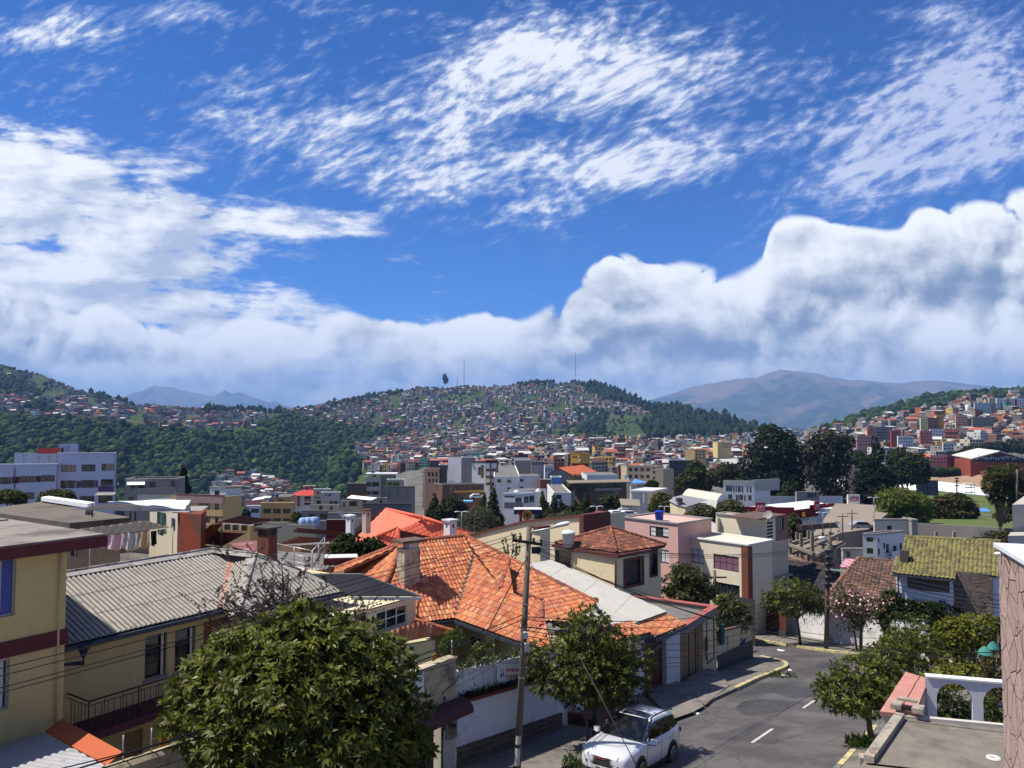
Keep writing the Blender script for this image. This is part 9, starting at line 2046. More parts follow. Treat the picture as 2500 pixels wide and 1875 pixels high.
kE('pair of rounded dark green trees between the orange and salmon roofs',xL(860,1400,47),kK([(850,1340,38,30),(825,1362,24,26),(910,1345,34,30),(880,1365,40,24),(925,1368,22,22),(845,1318,18,14)],47),1300,.24,.1,vK=47,k=6,vL=[(.02,.036,.007),(.028,.046,.009),(.015,.026,.006)],width=.45,name='garden_tree',qD=.65,qB=.08,qC=(.06,.08,.015),m=vA)
# trees of the middle distance: leaf clumps of real size
vE=[(.018,.03,.009),(.024,.04,.011),(.013,.022,.008),(.034,.052,.014)]
DKG=[(.012,.022,.011),(.017,.029,.012),(.009,.016,.009),(.026,.04,.015)]
YGR=[(.105,.13,.018),(.085,.108,.016),(.13,.155,.024),(.06,.08,.013)]
OLG=[(.06,.065,.02),(.045,.05,.016),(.08,.08,.026)]
GRY=[(.085,.085,.05),(.06,.065,.036),(.11,.105,.065)]
def kD(vM,zO,Y,ybase,n,size,vL,vK,r0=.4,qD=.55,name='tree',k=5,width=.55,cat='tree',qG=.9,qB=.06,qC=(.09,.1,.03)):
 lob=kK(zO,Y,qG);x=zO[0][0];b=xL(x,ybase,Y);return kE(vM,b,lob,n,size,r0,vL,k,vK,name=name,qD=qD,width=width,cat=cat,m=vA,qB=qB,qC=qC,qE=.3)
def kS(x,y0,y1,w,n=7,jit=0.):
 out=[]
 for i in vO(n):
  f=(i+.5)/n;out.append((x+rgs(0,jit),y0+(y1-y0)*f,max(3,w*(f**.8)),(y1-y0)/n*.85))
 return out
kD('tall broad dark cypress, leftmost of the big trees beyond the store',[(1890,1100,62,48),(1850,1130,45,38),(1930,1120,36,50),(1840,1175,42,45),(1890,1170,65,55),(1935,1180,35,50),(1880,1060,36,22),(1915,1080,25,34),(1850,1215,40,25),(1905,1220,50,25)],300,1245,5200,1.05,DKG,51,1.,qD=.6,qB=.1,qC=(.05,.065,.018))
kD('tall open crowned eucalyptus between the two dark cypress groups',[(2020,1075,45,28),(1985,1100,30,28),(2055,1085,28,20),(2010,1120,45,35),(2050,1130,28,40),(1990,1150,30,40),(2030,1180,45,40),(2045,1220,35,25),(2075,1070,14,9)],290,1250,3000,1.,[(.036,.04,.018),(.028,.034,.014),(.05,.05,.024),(.02,.026,.011)],53,.8,qD=.35)
kD('dark conifer with a pointed top right of the eucalyptus',kS(2136,1072,1245,52,8,3)+[(2105,1180,20,30),(2165,1185,25,30)],240,1262,3600,.85,DKG,55,.6,qD=.5)
for i,(x,y,rx,ry,Y,lb)in vP([(2192,1135,26,40,330,'rounded dark cypress right of the pointed conifer'),(2215,1140,30,38,325,'broad dark cypress in the middle of the rounded row'),(2240,1142,26,34,322,'rightmost rounded cypress left of the pink houses'),(2092,1130,26,30,345,'dark round tree beside the beige roof house')]):
 kD(lb,[(x,y,rx,ry),(x-rx*.5,y+ry*.5,rx*.6,ry*.6),(x+rx*.5,y+ry*.5,rx*.6,ry*.6)],Y,y+ry+14,1300,1.,vE,60+i,.6,qD=.7)
kD('light green feathery pepper tree on the lawn behind the roof hut',[(2190,1220,45,28),(2235,1230,36,28),(2170,1245,30,25),(2215,1255,45,22),(2255,1258,22,18),(2200,1205,25,14)],150,1285,4200,.5,YGR,65,.35,qD=.55,width=.25,k=6,qB=.2,qC=(.11,.13,.03))
kD('rounded dark bush with rusty tips on the lawn',[(2335,1230,35,24),(2295,1235,26,22),(2360,1245,26,20),(2330,1252,48,14),(2280,1255,18,16)],175,1272,2400,.55,[(.03,.036,.01),(.022,.028,.009)],67,.3,qD=.8,qB=.35,qC=(.1,.07,.018))
kD('tall drooping eucalyptus at the right beside the concrete stair block',[(2440,1160,32,22),(2470,1165,28,30),(2415,1185,16,26),(2450,1195,25,28),(2485,1200,22,28),(2430,1215,16,18),(2480,1225,18,16),(2460,1145,20,10)],110,1330,2600,.5,[(.05,.056,.018),(.038,.045,.014),(.075,.065,.02)],69,.3,qD=.4,width=.22)
kD('low grey green bush at the right end of the lawn',[(2475,1250,22,16),(2450,1262,22,10)],120,1275,500,.4,OLG,70,.15)
kD('scrubby brown brush along the foot of the grey boundary wall',[(2400,1325,30,12),(2440,1315,35,18),(2370,1332,22,9),(2460,1330,25,14)],100,1345,1100,.32,[(.075,.06,.028),(.055,.05,.022),(.045,.05,.02)],71,.08,name='brush',cat='brush')
kD('broad olive green tree in the middle of town',[(1700,1150,24,20),(1680,1170,28,18),(1715,1178,25,20),(1672,1190,25,12),(1705,1195,30,12),(1695,1135,14,12)],280,1212,2400,.8,[(.045,.06,.014),(.033,.046,.012),(.065,.08,.02)],73,.5,qD=.6,qB=.15)
kD('thin olive trees left of the big dark cypress',[(1775,1150,26,22),(1745,1165,18,20),(1800,1160,16,20),(1770,1175,30,14)],310,1200,1500,.8,[(.05,.055,.022),(.036,.042,.018)],74,.35,qD=.3)
kD('dark tree between the cypress and the white modern block',[(1932,1200,20,22),(1915,1220,22,16),(1945,1215,16,20)],230,1245,900,.7,vE,75,.3)
kD('round tree with yellow green leaves beside the grey roofed house',[(1617,1225,26,18),(1605,1240,22,14),(1632,1240,20,14),(1612,1212,14,8)],175,1262,1500,.55,[(.06,.07,.014),(.045,.055,.012),(.08,.085,.02)],76,.25,qD=.65,qB=.2,qC=(.13,.12,.03))
for i,(x0,y0,y1,w,Y,lb)in vP([(1205,1188,1290,24,160,'tall dense cypress in front of the plain white building'),(1180,1208,1285,18,162,'shorter cypress left of the tall dense one'),(1325,1205,1275,17,165,'pointed cypress in front of the modern white house'),(1350,1212,1275,20,163,'second pointed cypress right of the modern white house'),(1062,1208,1275,22,168,'bushy dark conifer by the curved cement building'),(1430,1208,1268,22,168,'dense cypress below the brown glass building'),(1405,1225,1270,18,170,'small cypress left of the brown glass building'),(1375,1225,1272,16,170,'small cypress between the pointed pair and the glass building')]):
 kD(lb,kS(x0,y0,y1,w,6,2)+[(x0-w*.6,y1-14,w*.5,20),(x0+w*.6,y1-16,w*.5,20)],Y,y1+14,1500,.42,[(.026,.045,.009),(.036,.056,.011),(.018,.032,.008)]if i!=4 else vE,80+i,.2,name='cypress',qD=.55,qB=.15,qC=(.06,.08,.018))
kD('dusky broad tree in front of the commercial strip',[(1105,1235,30,26),(1085,1250,22,22),(1128,1252,22,18)],165,1285,1400,.5,[(.028,.036,.012),(.038,.046,.016)],90,.25,qD=.5)
kD('grey leaved bushy tree behind the salmon roof',[(1170,1262,34,26),(1140,1270,26,20),(1200,1275,22,18),(1165,1285,45,12)],130,1310,1900,.34,GRY,91,.2,qD=.55,width=.25)
kD('grey leaved bush over the long cream wall',[(1380,1260,26,12),(1350,1264,18,9)],130,1278,500,.34,GRY,92,.1,width=.25)
kD('grey green spreading tree left of the brown glass building',[(1405,1172,20,14),(1390,1185,16,12),(1418,1182,12,12)],225,1208,800,.6,GRY,93,.25,qD=.4,width=.25)
kD('small round tree by the blue roofed building',[(1593,1183,13,9)],225,1196,300,.6,vE,94,.2)
kD('pair of green street trees below the brown glass building',[(1482,1222,16,16),(1508,1226,16,16)],190,1252,700,.5,[(.045,.06,.015),(.033,.046,.012)],95,.2,qD=.5)
kD('brown green trees behind the pink house roof',[(1720,1252,32,16),(1690,1262,24,10),(1755,1262,20,10)],130,1285,1000,.42,OLG,96,.2,qD=.6,qB=.2,qC=(.1,.07,.02))
kD('olive trees left of the red store',[(1780,1240,30,20),(1810,1258,22,16),(1770,1262,30,14)],140,1285,1000,.45,OLG,97,.2,qD=.6)
kD('thin tree in front of the right face of the red store',[(1938,1278,16,22),(1950,1300,18,22),(1925,1295,12,20)],125,1330,800,.4,[(.06,.062,.024),(.045,.05,.018)],98,.15,qD=.35)
kD('dark shrub beside the blue booth',[(2080,1268,14,14),(2062,1272,12,10)],160,1288,400,.4,vE,99,.1,name='shrub',cat='shrub')
kD('olive crowned tree at the far left before the lilac block',[(15,1212,40,14),(50,1222,14,10)],118,1245,900,.38,[(.065,.075,.012),(.05,.06,.011)],100,.2,qD=.7)
kD('olive crowned tree left of the red washing before the lilac block',[(140,1213,38,16),(115,1224,20,12),(165,1224,20,12)],116,1250,1100,.38,[(.05,.062,.012),(.065,.075,.014)],101,.2,qD=.7)
kD('dark spiky conifer behind the grey balcony house',kS(447,1138,1200,17,7,1),190,1215,900,.62,DKG,102,.3,name='conifer',qD=.3)
kD('dark green tree wedged beside the yellow roof box house',[(600,1262,8,20),(606,1275,8,12)],120,1292,260,.4,vE,103,.12)
kD('garden shrubs between the ochre apartments and the low roofs',[(724,1262,12,12),(735,1272,12,8)],135,1285,300,.35,[(.05,.065,.016),(.036,.05,.012)],104,.1,name='shrub',cat='shrub')
for i,(x,y,Y)in vP([(2310,1128,560),(2330,1118,560),(2352,1112,545),(2380,1102,600),(2410,1098,610),(2440,1092,640),(2470,1088,640),(2495,1090,630),(2345,1135,520)]):
 kD(['leftmost dark tree of the grove','second dark tree of the grove','rounded green tree of the grove','dark tree rising behind the grove','broad dark tree behind the hall roof','dark tree over the middle of the hall roof','dark tree over the right of the hall roof','dark tree at the right edge','bright yellow green tree'][i]+' beside the sports hall',[(x,y,18,15),(x+9,y+6,11,9),(x-9,y+7,11,9)],Y,y+26,420,1.5,YGR if i==8 else(vE if i%2 else DKG),110+i,.5,qD=.6)
g_=[]
for i in vO(95):x=ru(2262,2415);p=xL(x,1152+ru(-3,5)+(x-2262)*.02,455);g_.append((p.x,p.y,p.z,2.4,2.6,.018,.032,.01))
jQ('hedge',g_,vC,'long dark hedge behind the far side of the white track','hedge',vF='stuff')
kD('lone feathery tree standing on the skyline of the central hill',[(1086,922,4,9),(1088,928,5,8)],2640,940,160,5.,DKG,130,1.2)
w=MB();cs=kB('climbing_stems','thin leafy climbing stems rising before the long cream wall','plant',xL(1235,1400,41));P=[];
for k in vO(5):
 a=xL(1228+k*5,1385,42);b=xL(1222+k*12+ru(-6,6),1300+ru(-10,25),42);m=a.lerp(b,.5)+V3(.2,0,0);w.U([a,m,b],.012,4);P+=[a.lerp(m,u)for u in np.linspace(.3,1,9)]+[m.lerp(b,u)for u in np.linspace(0,1,12)]
w.B('stems',BARK,cs);g=np.random.default_rng(5);kW('leaves',[tuple(p)for p in P],g.normal(0,1,(len(P),3)),vA,cs,.13,4,[(.03,.04,.012),(.06,.06,.02)],.5,vK=6)
# the white car
def make_suv():
 s_r,t_c=25.75,11.42;c0=xQ(s_r-1.32,t_c);fw=(xQ(s_r-2,t_c)-xQ(s_r,t_c)).normalized();lf=-DT;up=fw.cross(lf);up=up if up.z>0 else-up
 T_=lambda x,y,z:c0+fw*x+lf*y+up*z
 t=kB('parked_car','pearl white compact SUV with black roof rails and sunroof parked at the kerb','car',c0)
 PAINT,N,b=nt_new('pearl_paint');b.inputs['Base Color'].default_value=(.66,.67,.71,1);b.inputs['Roughness'].default_value=.32;b.inputs['Coat Weight'].default_value=.8;b.inputs['Coat Roughness'].default_value=.05;b.inputs['Metallic'].default_value=.15
 BLKP=xT('black_trim',(.012,.012,.014,1),jD=.35,jC=0,var=.1);CHR=xT('chrome',(.62,.63,.65,1),jD=.18,metal=1.,jC=0,var=.05);CG=xU('car_glass',(.006,.007,.008,1),.04,.4)
 def loft(name,st_,m,sub=2,cap=True):
  """stations: (x, [(y, z)...]) half sections from the centre bottom round to the centre top"""
  me=bpy.data.meshes.new(name);V=[];Fq=[];n=len(st_[0][1])
  for x,pts in st_:
   for sg in(1,-1):
    for(y,z,*dx)in pts:V.append(tuple(T_(x+(dx[0]if dx else 0),sg*y,z)-c0))
  for i in vO(len(st_)-1):
   for sg in(0,1):
    for k in vO(n-1):
     a=(i*2+sg)*n+k;b_=a+2*n;q=(a,a+1,b_+1,b_);Fq.append(q if sg==0 else q[::-1])
  if cap:
   for i in(0,len(st_)-1):
    for k in vO(n-1):
     a=i*2*n+k;b_=a+n;q=(a,b_,b_+1,a+1);Fq.append(q if i==0 else q[::-1])
  me.from_pydata(V,[],Fq);bm=bmesh.new();bm.from_mesh(me);bmesh.ops.remove_doubles(bm,verts=bm.verts[:],dist=.002);bmesh.ops.recalc_face_normals(bm,faces=bm.faces[:]);bm.to_mesh(me);bm.free()
  me.materials.append(m);me.polygons.foreach_set('use_smooth',[True]*len(me.polygons));o=bpy.data.objects.new(name,me);COL.objects.link(o);o.parent=t;sm=o.modifiers.new('s','SUBSURF');sm.levels=sm.render_levels=sub;return o
 W=.915
 def sec(w,zb,zs,zt,crown=.03,inw=.06):return[(0,zb),(w*.8,zb),(w*.96,zb+.06),(w,zb+.22),(w*1.,(zb+zs)/2+.1),(w*.985,zs-.03),(w-inw,zt),(w*.45,zt+crown*.8),(0,zt+crown)]
 stn=[(-2.33,sec(.7,.42,.95,1.02)),(-2.27,sec(.83,.32,1.02,1.12)),(-2.05,sec(.895,.26,1.03,1.16)),(-1.4,sec(W,.24,1.02,1.16)),(-.5,sec(W,.23,1.,1.13)),(.4,sec(W,.23,.98,1.11)),(.95,sec(W,.24,.96,1.09)),(1.35,sec(W,.25,.94,1.05,.04)),(1.8,sec(.895,.25,.9,.99,.05)),(2.08,sec(.85,.26,.84,.92,.05)),(2.24,sec(.76,.3,.74,.82,.04)),(2.32,sec(.62,.36,.66,.72,.03))]
 loft('body',stn,PAINT)
 def gs(wb,wr,zr,crown=.035):return[(0,1.),(wb,1.04),(wb*.985,1.14),(wr+(wb-wr)*.25,zr-.16),(wr,zr-.04),(wr*.82,zr+.005),(0,zr+crown)]
 gst=[(-2.2,gs(.74,.6,1.2)),(-2.08,gs(.78,.62,1.46)),(-1.85,gs(.815,.635,1.63)),(-1.2,gs(.845,.655,1.675)),(-.4,gs(.855,.66,1.675)),(.1,gs(.855,.65,1.63)),(.5,gs(.85,.64,1.42)),(.85,gs(.84,.66,1.2)),(1.08,gs(.8,.68,1.1))]
 loft('cabin',gst,PAINT)
 def zQ(name,grid_pts,m,off=.012):
  mb=MB()
  for i in vO(len(grid_pts)-1):
   for j in vO(len(grid_pts[0])-1):
    q=[T_(*grid_pts[i][j]),T_(*grid_pts[i][j+1]),T_(*grid_pts[i+1][j+1]),T_(*grid_pts[i+1][j])];mb.Q(q)
  o=mb.B(name,m,t,smooth=True);return o
 ws=[]
 for u in np.linspace(0,1,7):
  row=[]
  for v in np.linspace(-1,1,9):x=1.06-u*.86-.1*v*v;z=1.115+u*.525-.018*v*v;row.append((x+.03,v*(.76-.17*u),z+.03))
  ws.append(row)
 zQ('windshield',ws,CG)
 rw=[[(-2.235+u*.3,v*(.64-.1*u),1.2+u*.36)for v in np.linspace(-1,1,7)]for u in np.linspace(0,1,4)];zQ('rear_window',[r[::-1]for r in rw],CG)
 for sg in(1,-1):
  def sw(pts):
   mb=MB();P=[T_(x,sg*y,z)for x,y,z in pts];mb.Q(P if sg>0 else P[::-1]);return mb
  yy=lambda z:.878-max(0,z-1.1)*.36
  S=lambda x,z:(x,yy(z)+.012,z)
  for nm,q in(('front_window',[S(.8,1.13),S(-.3,1.13),S(-.24,1.57),S(.02,1.56),S(.42,1.38)]),('rear_door_window',[S(-.37,1.13),S(-1.22,1.15),S(-1.16,1.57),S(-.31,1.575)]),('quarter_window',[S(-1.28,1.16),S(-1.86,1.23),S(-1.66,1.54),S(-1.22,1.57)])):sw(q[::-1]).B(nm,CG,t)
  mb=MB().U([T_(.1,sg*.64,1.67),T_(-.1,sg*.66,1.73),T_(-.9,sg*.66,1.745),T_(-1.65,sg*.645,1.72),T_(-1.8,sg*.635,1.66)],.026,6);mb.B('roof_rail',BLKP,t)
  mb=MB().U([T_(.86,sg*.82,1.12),T_(.06,sg*.66,1.64)],.03,6);mb.B('window_pillar',BLKP,t)
  mb=MB();c=T_(.72,sg*1.01,1.1);
  for k in vO(6):pass
  mb.P([T_(.8,sg*.93,1.04),T_(.8,sg*1.12,1.06),T_(.76,sg*1.13,1.18),T_(.76,sg*.95,1.19)][::sg],-fw*.14);m_=mb.B('mirror',PAINT,t);bv=m_.modifiers.new('b','BEVEL');bv.width=.035;bv.segments=3
  mb=MB().P([T_(.81,sg*.9,1.02),T_(.81,sg*1.12,1.03),T_(.81,sg*1.12,1.055),T_(.81,sg*.9,1.045)][::sg],-fw*.15);mb.B('mirror_base',BLKP,t)
  hl_=[[(2.3-.32*v-.1*u*0,sg*(.5+.36*v),.735+.1*u+.05*v)for u in np.linspace(0,1,3)]for v in np.linspace(0,1,5)]
  hl_=[[(p[0]+.022-.05*(k/2),p[1]+sg*.02*v_,p[2])for k,p in vP(r)]for v_,r in zip(np.linspace(0,1,5),hl_)]
  zQ('headlight',hl_ if sg>0 else hl_[::-1],xT('lamp_clear',(.36,.37,.39,1),jD=.12,var=.5,scale=6,jC=0,zO=.8))
  mb=MB().P([T_(2.27,sg*.52,.46),T_(2.19,sg*.76,.46),T_(2.2,sg*.74,.6),T_(2.29,sg*.52,.58)][::sg],fw*.03);mb.B('fog_lamp_recess',BLKP,t)
  mb=MB().P([T_(-2.26,sg*.8,.93),T_(-2.08,sg*.9,.93),T_(-2.05,sg*.9,1.08),T_(-2.25,sg*.78,1.09)][::-sg],lf*sg*.02);mb.B('tail_light',xT('tail_red',(.28,.01,.012,1),jD=.2,jC=0),t)
  for x in(-.12,-1.02):mb=MB().U([T_(x+.1,sg*.925,.93),T_(x,sg*.945,.935),T_(x-.1,sg*.925,.94)],.014,5);mb.B('door_handle',CHR,t)
  mb=MB();
  for x0,z0,z1 in((.86,.32,1.08),(-.33,.32,1.12),(-1.3,.62,1.13)):mb.X(T_(x0,sg*.917,z0),fw*.008,lf*sg*.006,up*(z1-z0))
  mb.B('door_gap',BLKP,t)
  mb=MB().X(T_(-1.,sg*.9,.22),fw*2.,lf*sg*.035,up*.09);mb.B('sill_trim',BLKP,t)
  for xw in(-1.32,1.33):
   arch=MB();K=16;cc=T_(xw,sg*.922,.37)
   ring=[cc+fw*(.44*cos(a))+up*(.44*sin(a))for a in np.linspace(-.35,pi+.35,K)]
   arch.Q(ring if sg<0 else ring[::-1]);arch.B('wheel_arch',BLKP,t)
   tm=MB();cw=T_(xw,sg*.74,.36);prof=[(.22,0),(.33,0.),(.36,.03),(.36,.19),(.33,.222),(.24,.222)]
   n=28
   for(r0,h0),(r1,h1)in zip(prof[:-1],prof[1:]):
    for k in vO(n):
     a0,a1=2*pi*k/n,2*pi*(k+1)/n;f=lambda r,h,a:cw+fw*(r*cos(a))+up*(r*sin(a))+lf*sg*h
     q=[f(r0,h0,a0),f(r0,h0,a1),f(r1,h1,a1),f(r1,h1,a0)];tm.Q(q if sg<0 else q[::-1])
   wh=tm.B('wheel',xT('tyre',(.014,.014,.015,1),jD=.9,jC=0),t)
   rm=MB()
   for k in vO(5):
    a=2*pi*k/5+.3;d=fw*cos(a)+up*sin(a);e=-fw*sin(a)+up*cos(a);o_=cw+lf*sg*.212
    P=[o_+d*.03-e*.035,o_+d*.235-e*.055,o_+d*.235+e*.055,o_+d*.03+e*.035];rm.P(P[::-1]if sg<0 else P,-lf*sg*.02)
   o_=cw+lf*sg*.21;ringp=[(.225,-.01),(.25,.012),(.225,.016)]
   for(r0,h0),(r1,h1)in zip(ringp[:-1],ringp[1:]):
    for k in vO(24):
     a0,a1=2*pi*k/24,2*pi*(k+1)/24;f=lambda r,h,a:o_+fw*(r*cos(a))+up*(r*sin(a))+lf*sg*h
     rm.Q([f(r0,h0,a0),f(r0,h0,a1),f(r1,h1,a1),f(r1,h1,a0)])
   rm.B('rim',xT('alloy',(.45,.45,.46,1),jD=.3,metal=.8,jC=0),wh)
   dk=MB().Q([cw+lf*sg*.17+fw*(.235*cos(a))+up*(.235*sin(a))for a in np.linspace(0,6.28,21)[:-1]]);dk.B('brake_disc',BLKP,wh)
 sr=[[(x,y,1.712-.028*(y/.5)**2-(.035 if x>-.05 else 0)*0-max(0,x+.25)*.1)for y in np.linspace(-.48,.48,7)]for x in np.linspace(.02,-.46,4)];zQ('sunroof',sr,xU('sunroof_glass',(.012,.016,.03,1),.03))
 gr_=MB()
 gp_=lambda y,z:T_(2.335-.09*(y/.5)**2+(.02 if z<.62 else 0),y,z)
 for z0,z1,w0,w1 in((.5,.76,.4,.5),):
  K=8
  for k in vO(K):
   a,b_=-1+2*k/K,-1+2*(k+1)/K;gr_.Q([gp_(a*w0,z0),gp_(b_*w0,z0),gp_(b_*w1,z1),gp_(a*w1,z1)])
 gr_.B('grille',BLKP,t);br_=MB()
 for i in vO(5):
  z=.53+i*.05;w=.4+.1*(z-.5)/.26
  for k in vO(8):a,b_=-w+2*w*k/8,-w+2*w*(k+1)/8;br_.P([gp_(a,z),gp_(b_,z),gp_(b_,z+.013),gp_(a,z+.013)],fw*.018)
 br_.B('grille_bars',CHR,t)
 bd=MB().P([T_(2.345,.19,.685),T_(2.345,-.19,.685),T_(2.34,-.19,.735),T_(2.34,.19,.735)][::-1],fw*.02);bd.B('badge',xT('badge_red',(.22,.015,.02,1),jD=.3,jC=0),t)
 rd=-lf;kH(t,'HAVAL',T_(2.372,.15,.695),rd,.03,CHR,'badge_lettering',up=up,width=.3,out=0.)
 lp=MB().P([T_(2.35,.22,.385),T_(2.35,-.22,.385),T_(2.355,-.22,.49),T_(2.355,.22,.49)][::-1],fw*.015);lp.B('licence_plate',qO,t);kH(t,'PDG-8451',T_(2.372,.19,.405),rd,.065,BLKP,'plate_lettering',up=up,width=.38,out=.002,bold=True)
 lb=MB();K=8
 for k in vO(K):a,b_=-.55+1.1*k/K,-.55+1.1*(k+1)/K;f=lambda y,z:T_(2.338-.1*(y/.55)**2,y,z);lb.Q([f(a,.3),f(b_,.3),f(b_,.375),f(a,.375)])
 lb.B('lower_intake',BLKP,t)
 wp=MB()
 for y0 in(.35,-.15):wp.U([T_(1.06,y0,1.155),T_(.98,y0-.35,1.2)],.01,4)
 wp.B('wipers',BLKP,t);return t
make_suv()
# small cars of the car park
def kP(vM,x,y,Y,ang,m,vN='cars in the distant car park'):
 p=xL(x,y,Y);t=kB('parked_car',vM,'car',p,vN);a=R(ang);fx=V3(cos(a),sin(a),0);sy=V3(-fx.y,fx.x,0);T_=lambda u,v,z:p+fx*u+sy*v+UP*z
 b=MB();pr=[(-2.1,.35),(2.1,.35),(2.15,.65),(1.9,.82),(1.,.9),(.45,1.35),(-1.2,1.42),(-1.95,.95),(-2.15,.85)];b.P([T_(u,-.85,z)for u,z in pr],sy*1.7);b.B('body',m,t)
 g=MB()
 for v,s_ in((-.857,1),(.857,-1)):P=[T_(.85,v,.92),T_(.42,v,1.28),(T_(-1.1,v,1.33)),T_(-1.6,v,.95)];g.Q(P)
 g.Q([T_(1.,-.75,.93),T_(1.,.75,.93),T_(.5,.7,1.33),T_(.5,-.7,1.33)]);g.B('windows',GLS,t)
 for u in(-1.3,1.3):
  for v in(-.88,.7):w=MB().U([T_(u,v,.32),T_(u,v+.18,.32)],.32,10);w.B('wheel',qM,t)
CW,CD,CR_,CS=xT('car_white',(.7,.7,.72,1),jD=.35,jC=0,var=.03),xT('car_black',(.015,.015,.018,1),jD=.3,jC=0),xT('car_red',(.25,.02,.02,1),jD=.35,jC=0),xT('car_silver',(.4,.41,.43,1),jD=.3,metal=.4,jC=0)
for lb,x,y,Y,a,m in(('white car in the front row of the distant car park',1505,1262,165,20,CW),('silver car behind the white one in the car park',1528,1256,170,15,CS),('dark car under the trees of the car park',1449,1288,150,10,CD),('black car at the near edge of the car park',1488,1288,148,15,CD),('red car left of the palm in the car park',1470,1264,165,25,CR_),('second white car at the back of the car park',1535,1262,168,15,CW),('white van parked by the commercial strip',1166,1218,215,12,CW),('silver car at the edge of the broad bare roof',2105,1293,128,5,CS)):kP(lb,x,y,Y,a,m)
# poles, lamps, wires
PCON=xT('pole_concrete',(.13,.112,.09,1),var=.35,scale=1.2,jC=.15,jE=((.1,.085,.07,1),.5))
P1b=xP(1262,1884,.12);P1t=xL(1292,1287,P1b.y+.05)
pole=kB('utility_pole','tall leaning concrete utility pole with crossarm and street lamp by the white wall','utility pole',P1b);w=MB().U([P1b,P1b.lerp(P1t,.5),P1t],[.125,.105,.085],10);w.B('shaft',PCON,pole)
Yp=P1t.y;pa,pb=xL(1252,1317,Yp-.12),xL(1324,1331,Yp-.12);pa.y-=.15;pb.y+=.1
w=MB();d=pb-pa;w.X(pa-UP*.05,d,V3(0,.09,0),UP*.09);w.B('crossarm',xT('arm_iron',(.04,.03,.028,1),jC=0),pole)
ins=[xL(1254,1315,Yp-.12),xL(1271,1318,Yp-.12),xL(1303,1324,Yp),xL(1321,1328,Yp)]
for q in ins:w=MB().H(q,[(.03,0),(.055,.05),(.03,.07),(.055,.11),(.03,.14),(0,.15)],10);w.B('insulator',xT('insulator_brown',(.045,.02,.016,1),jD=.3,jC=0),pole)
w=MB();q=xL(1298,1352,Yp);w.X(q,(.3,0,0),(0,.22,0),UP*.2);w.B('junction_box',qM,pole)
for i in vO(10):
 if i in(0,5):w=MB();z=P1b.lerp(P1t,.38+.06*i);w.H(z,[(.118,0),(.118,.05)],10);w.B('band',ALU,pole)
for x,y,h in((1283,1549,.2),(1286,1581,.26)):w=MB();q=xL(x-6,y+8,Yp-.12);w.X(q,(.16,0,0),(0,-.12,0),UP*h);w.B('terminal_box',xT('box_pale',(.55,.55,.53,1),jC=0),pole)
w=MB()
for k in vO(9):a=k*1.4;z=P1b.lerp(P1t,.5+.02*k);w.U([z+V3(cos(a+u)*(.12+.03*(k%3)),sin(a+u)*.14,.05*sin(u*3)-.02*k)for u in np.linspace(0,3.5,7)],.012,4)
w.B('cable_coil',qM,pole)
w=MB();PO=xT('poster_scrap',(.5,.49,.47,1),var=.3,scale=8,jF=((.12,.12,.2,1),.5,6),jC=0)
for f0,f1 in((.03,.1),(.115,.15)):
 for k in vO(5):
  a0,a1=-2.4+k*.28,-2.4+(k+1)*.28;q0,q1=P1b.lerp(P1t,f0),P1b.lerp(P1t,f1);g_=lambda q,a:q+V3(cos(a)*.129,sin(a)*.129,0);w.Q([g_(q0,a0),g_(q0,a1),g_(q1,a1),g_(q1,a0)])
w.B('poster',PO,pole)
lp=kB('street_lamp','white street lamp head on a curved arm at the top of the near pole','street lamp',xL(1297,1312,Yp));A=[xL(1297,1325,Yp),xL(1298,1304,Yp),xL(1303,1297,Yp),xL(1325,1293,Yp-.1),xL(1358,1287,Yp-.25)];w=MB().U(A,.028,8);w.B('arm',ALU,lp)
hd=xL(1374,1280,Yp-.3);ax=(xL(1392,1276,Yp-.35)-xL(1354,1284,Yp-.25)).normalized();s_=ax.cross(UP).normalized();u2=s_.cross(ax);w=MB();K=12;L2=.27
rings=[]
for i in vO(9):
 v=-1+2*i/8;r=sqrt(max(0,1-abs(v)**2.6));rings.append([hd+ax*(v*L2)+s_*(cos(2*pi*k/K)*.095*r)+u2*(sin(2*pi*k/K)*(.075 if sin(2*pi*k/K)>0 else .05)*r)for k in vO(K)])
for a,b in zip(rings[:-1],rings[1:]):
 for k in vO(K):w.Q([a[k],a[(k+1)%K],b[(k+1)%K],b[k]])
w.B('lamp_head',xT('lamp_white',(.62,.66,.68,1),jD=.35,jC=0,var=.1),lp,smooth=True);w=MB().X(hd-ax*L2*.8-s_*.08-u2*.06,ax*L2*1.5,s_*.16,u2*.03);w.B('lamp_glass',xT('lamp_under',(.12,.12,.13,1),jC=0),lp)
P2b=xP(2017,1584,.14);P2t=xL(2024,1308,P2b.y);pole2=kB('utility_pole','dark utility pole with small lamp on the far pavement across the junction','utility pole',P2b);w=MB().U([P2b,P2t],[.19,.14],8);w.B('shaft',PCON,pole2)
w=MB();a,b=xL(2003,1331,P2b.y),xL(2043,1336,P2b.y);w.X(a,b-a,V3(0,.12,0),UP*.12);w.B('crossarm',qM,pole2);w=MB().U([xL(2022,1322,P2b.y),xL(2018,1316,P2b.y-.5),xL(2010,1312,P2b.y-1)],.04,6);w.B('lamp_arm',ALU,pole2)
w=MB();q=xL(2011,1313,P2b.y-1);w.U([q+V3(.15,0,.03),q-V3(.35,0,.05)],[.1,.13],8);w.B('lamp_head',MATS['lamp_white'],pole2)
w=MB()
for k in vO(6):q=P2b.lerp(P2t,.55+.06*k);w.X(q+V3(-.25,-.2,0),(.5,0,0),(0,.3,0),UP*.2)
w.B('cable_clutter',qM,pole2)
WIRE=xT('wire_black',(.012,.012,.013,1),jD=.6,jC=0,var=.05)
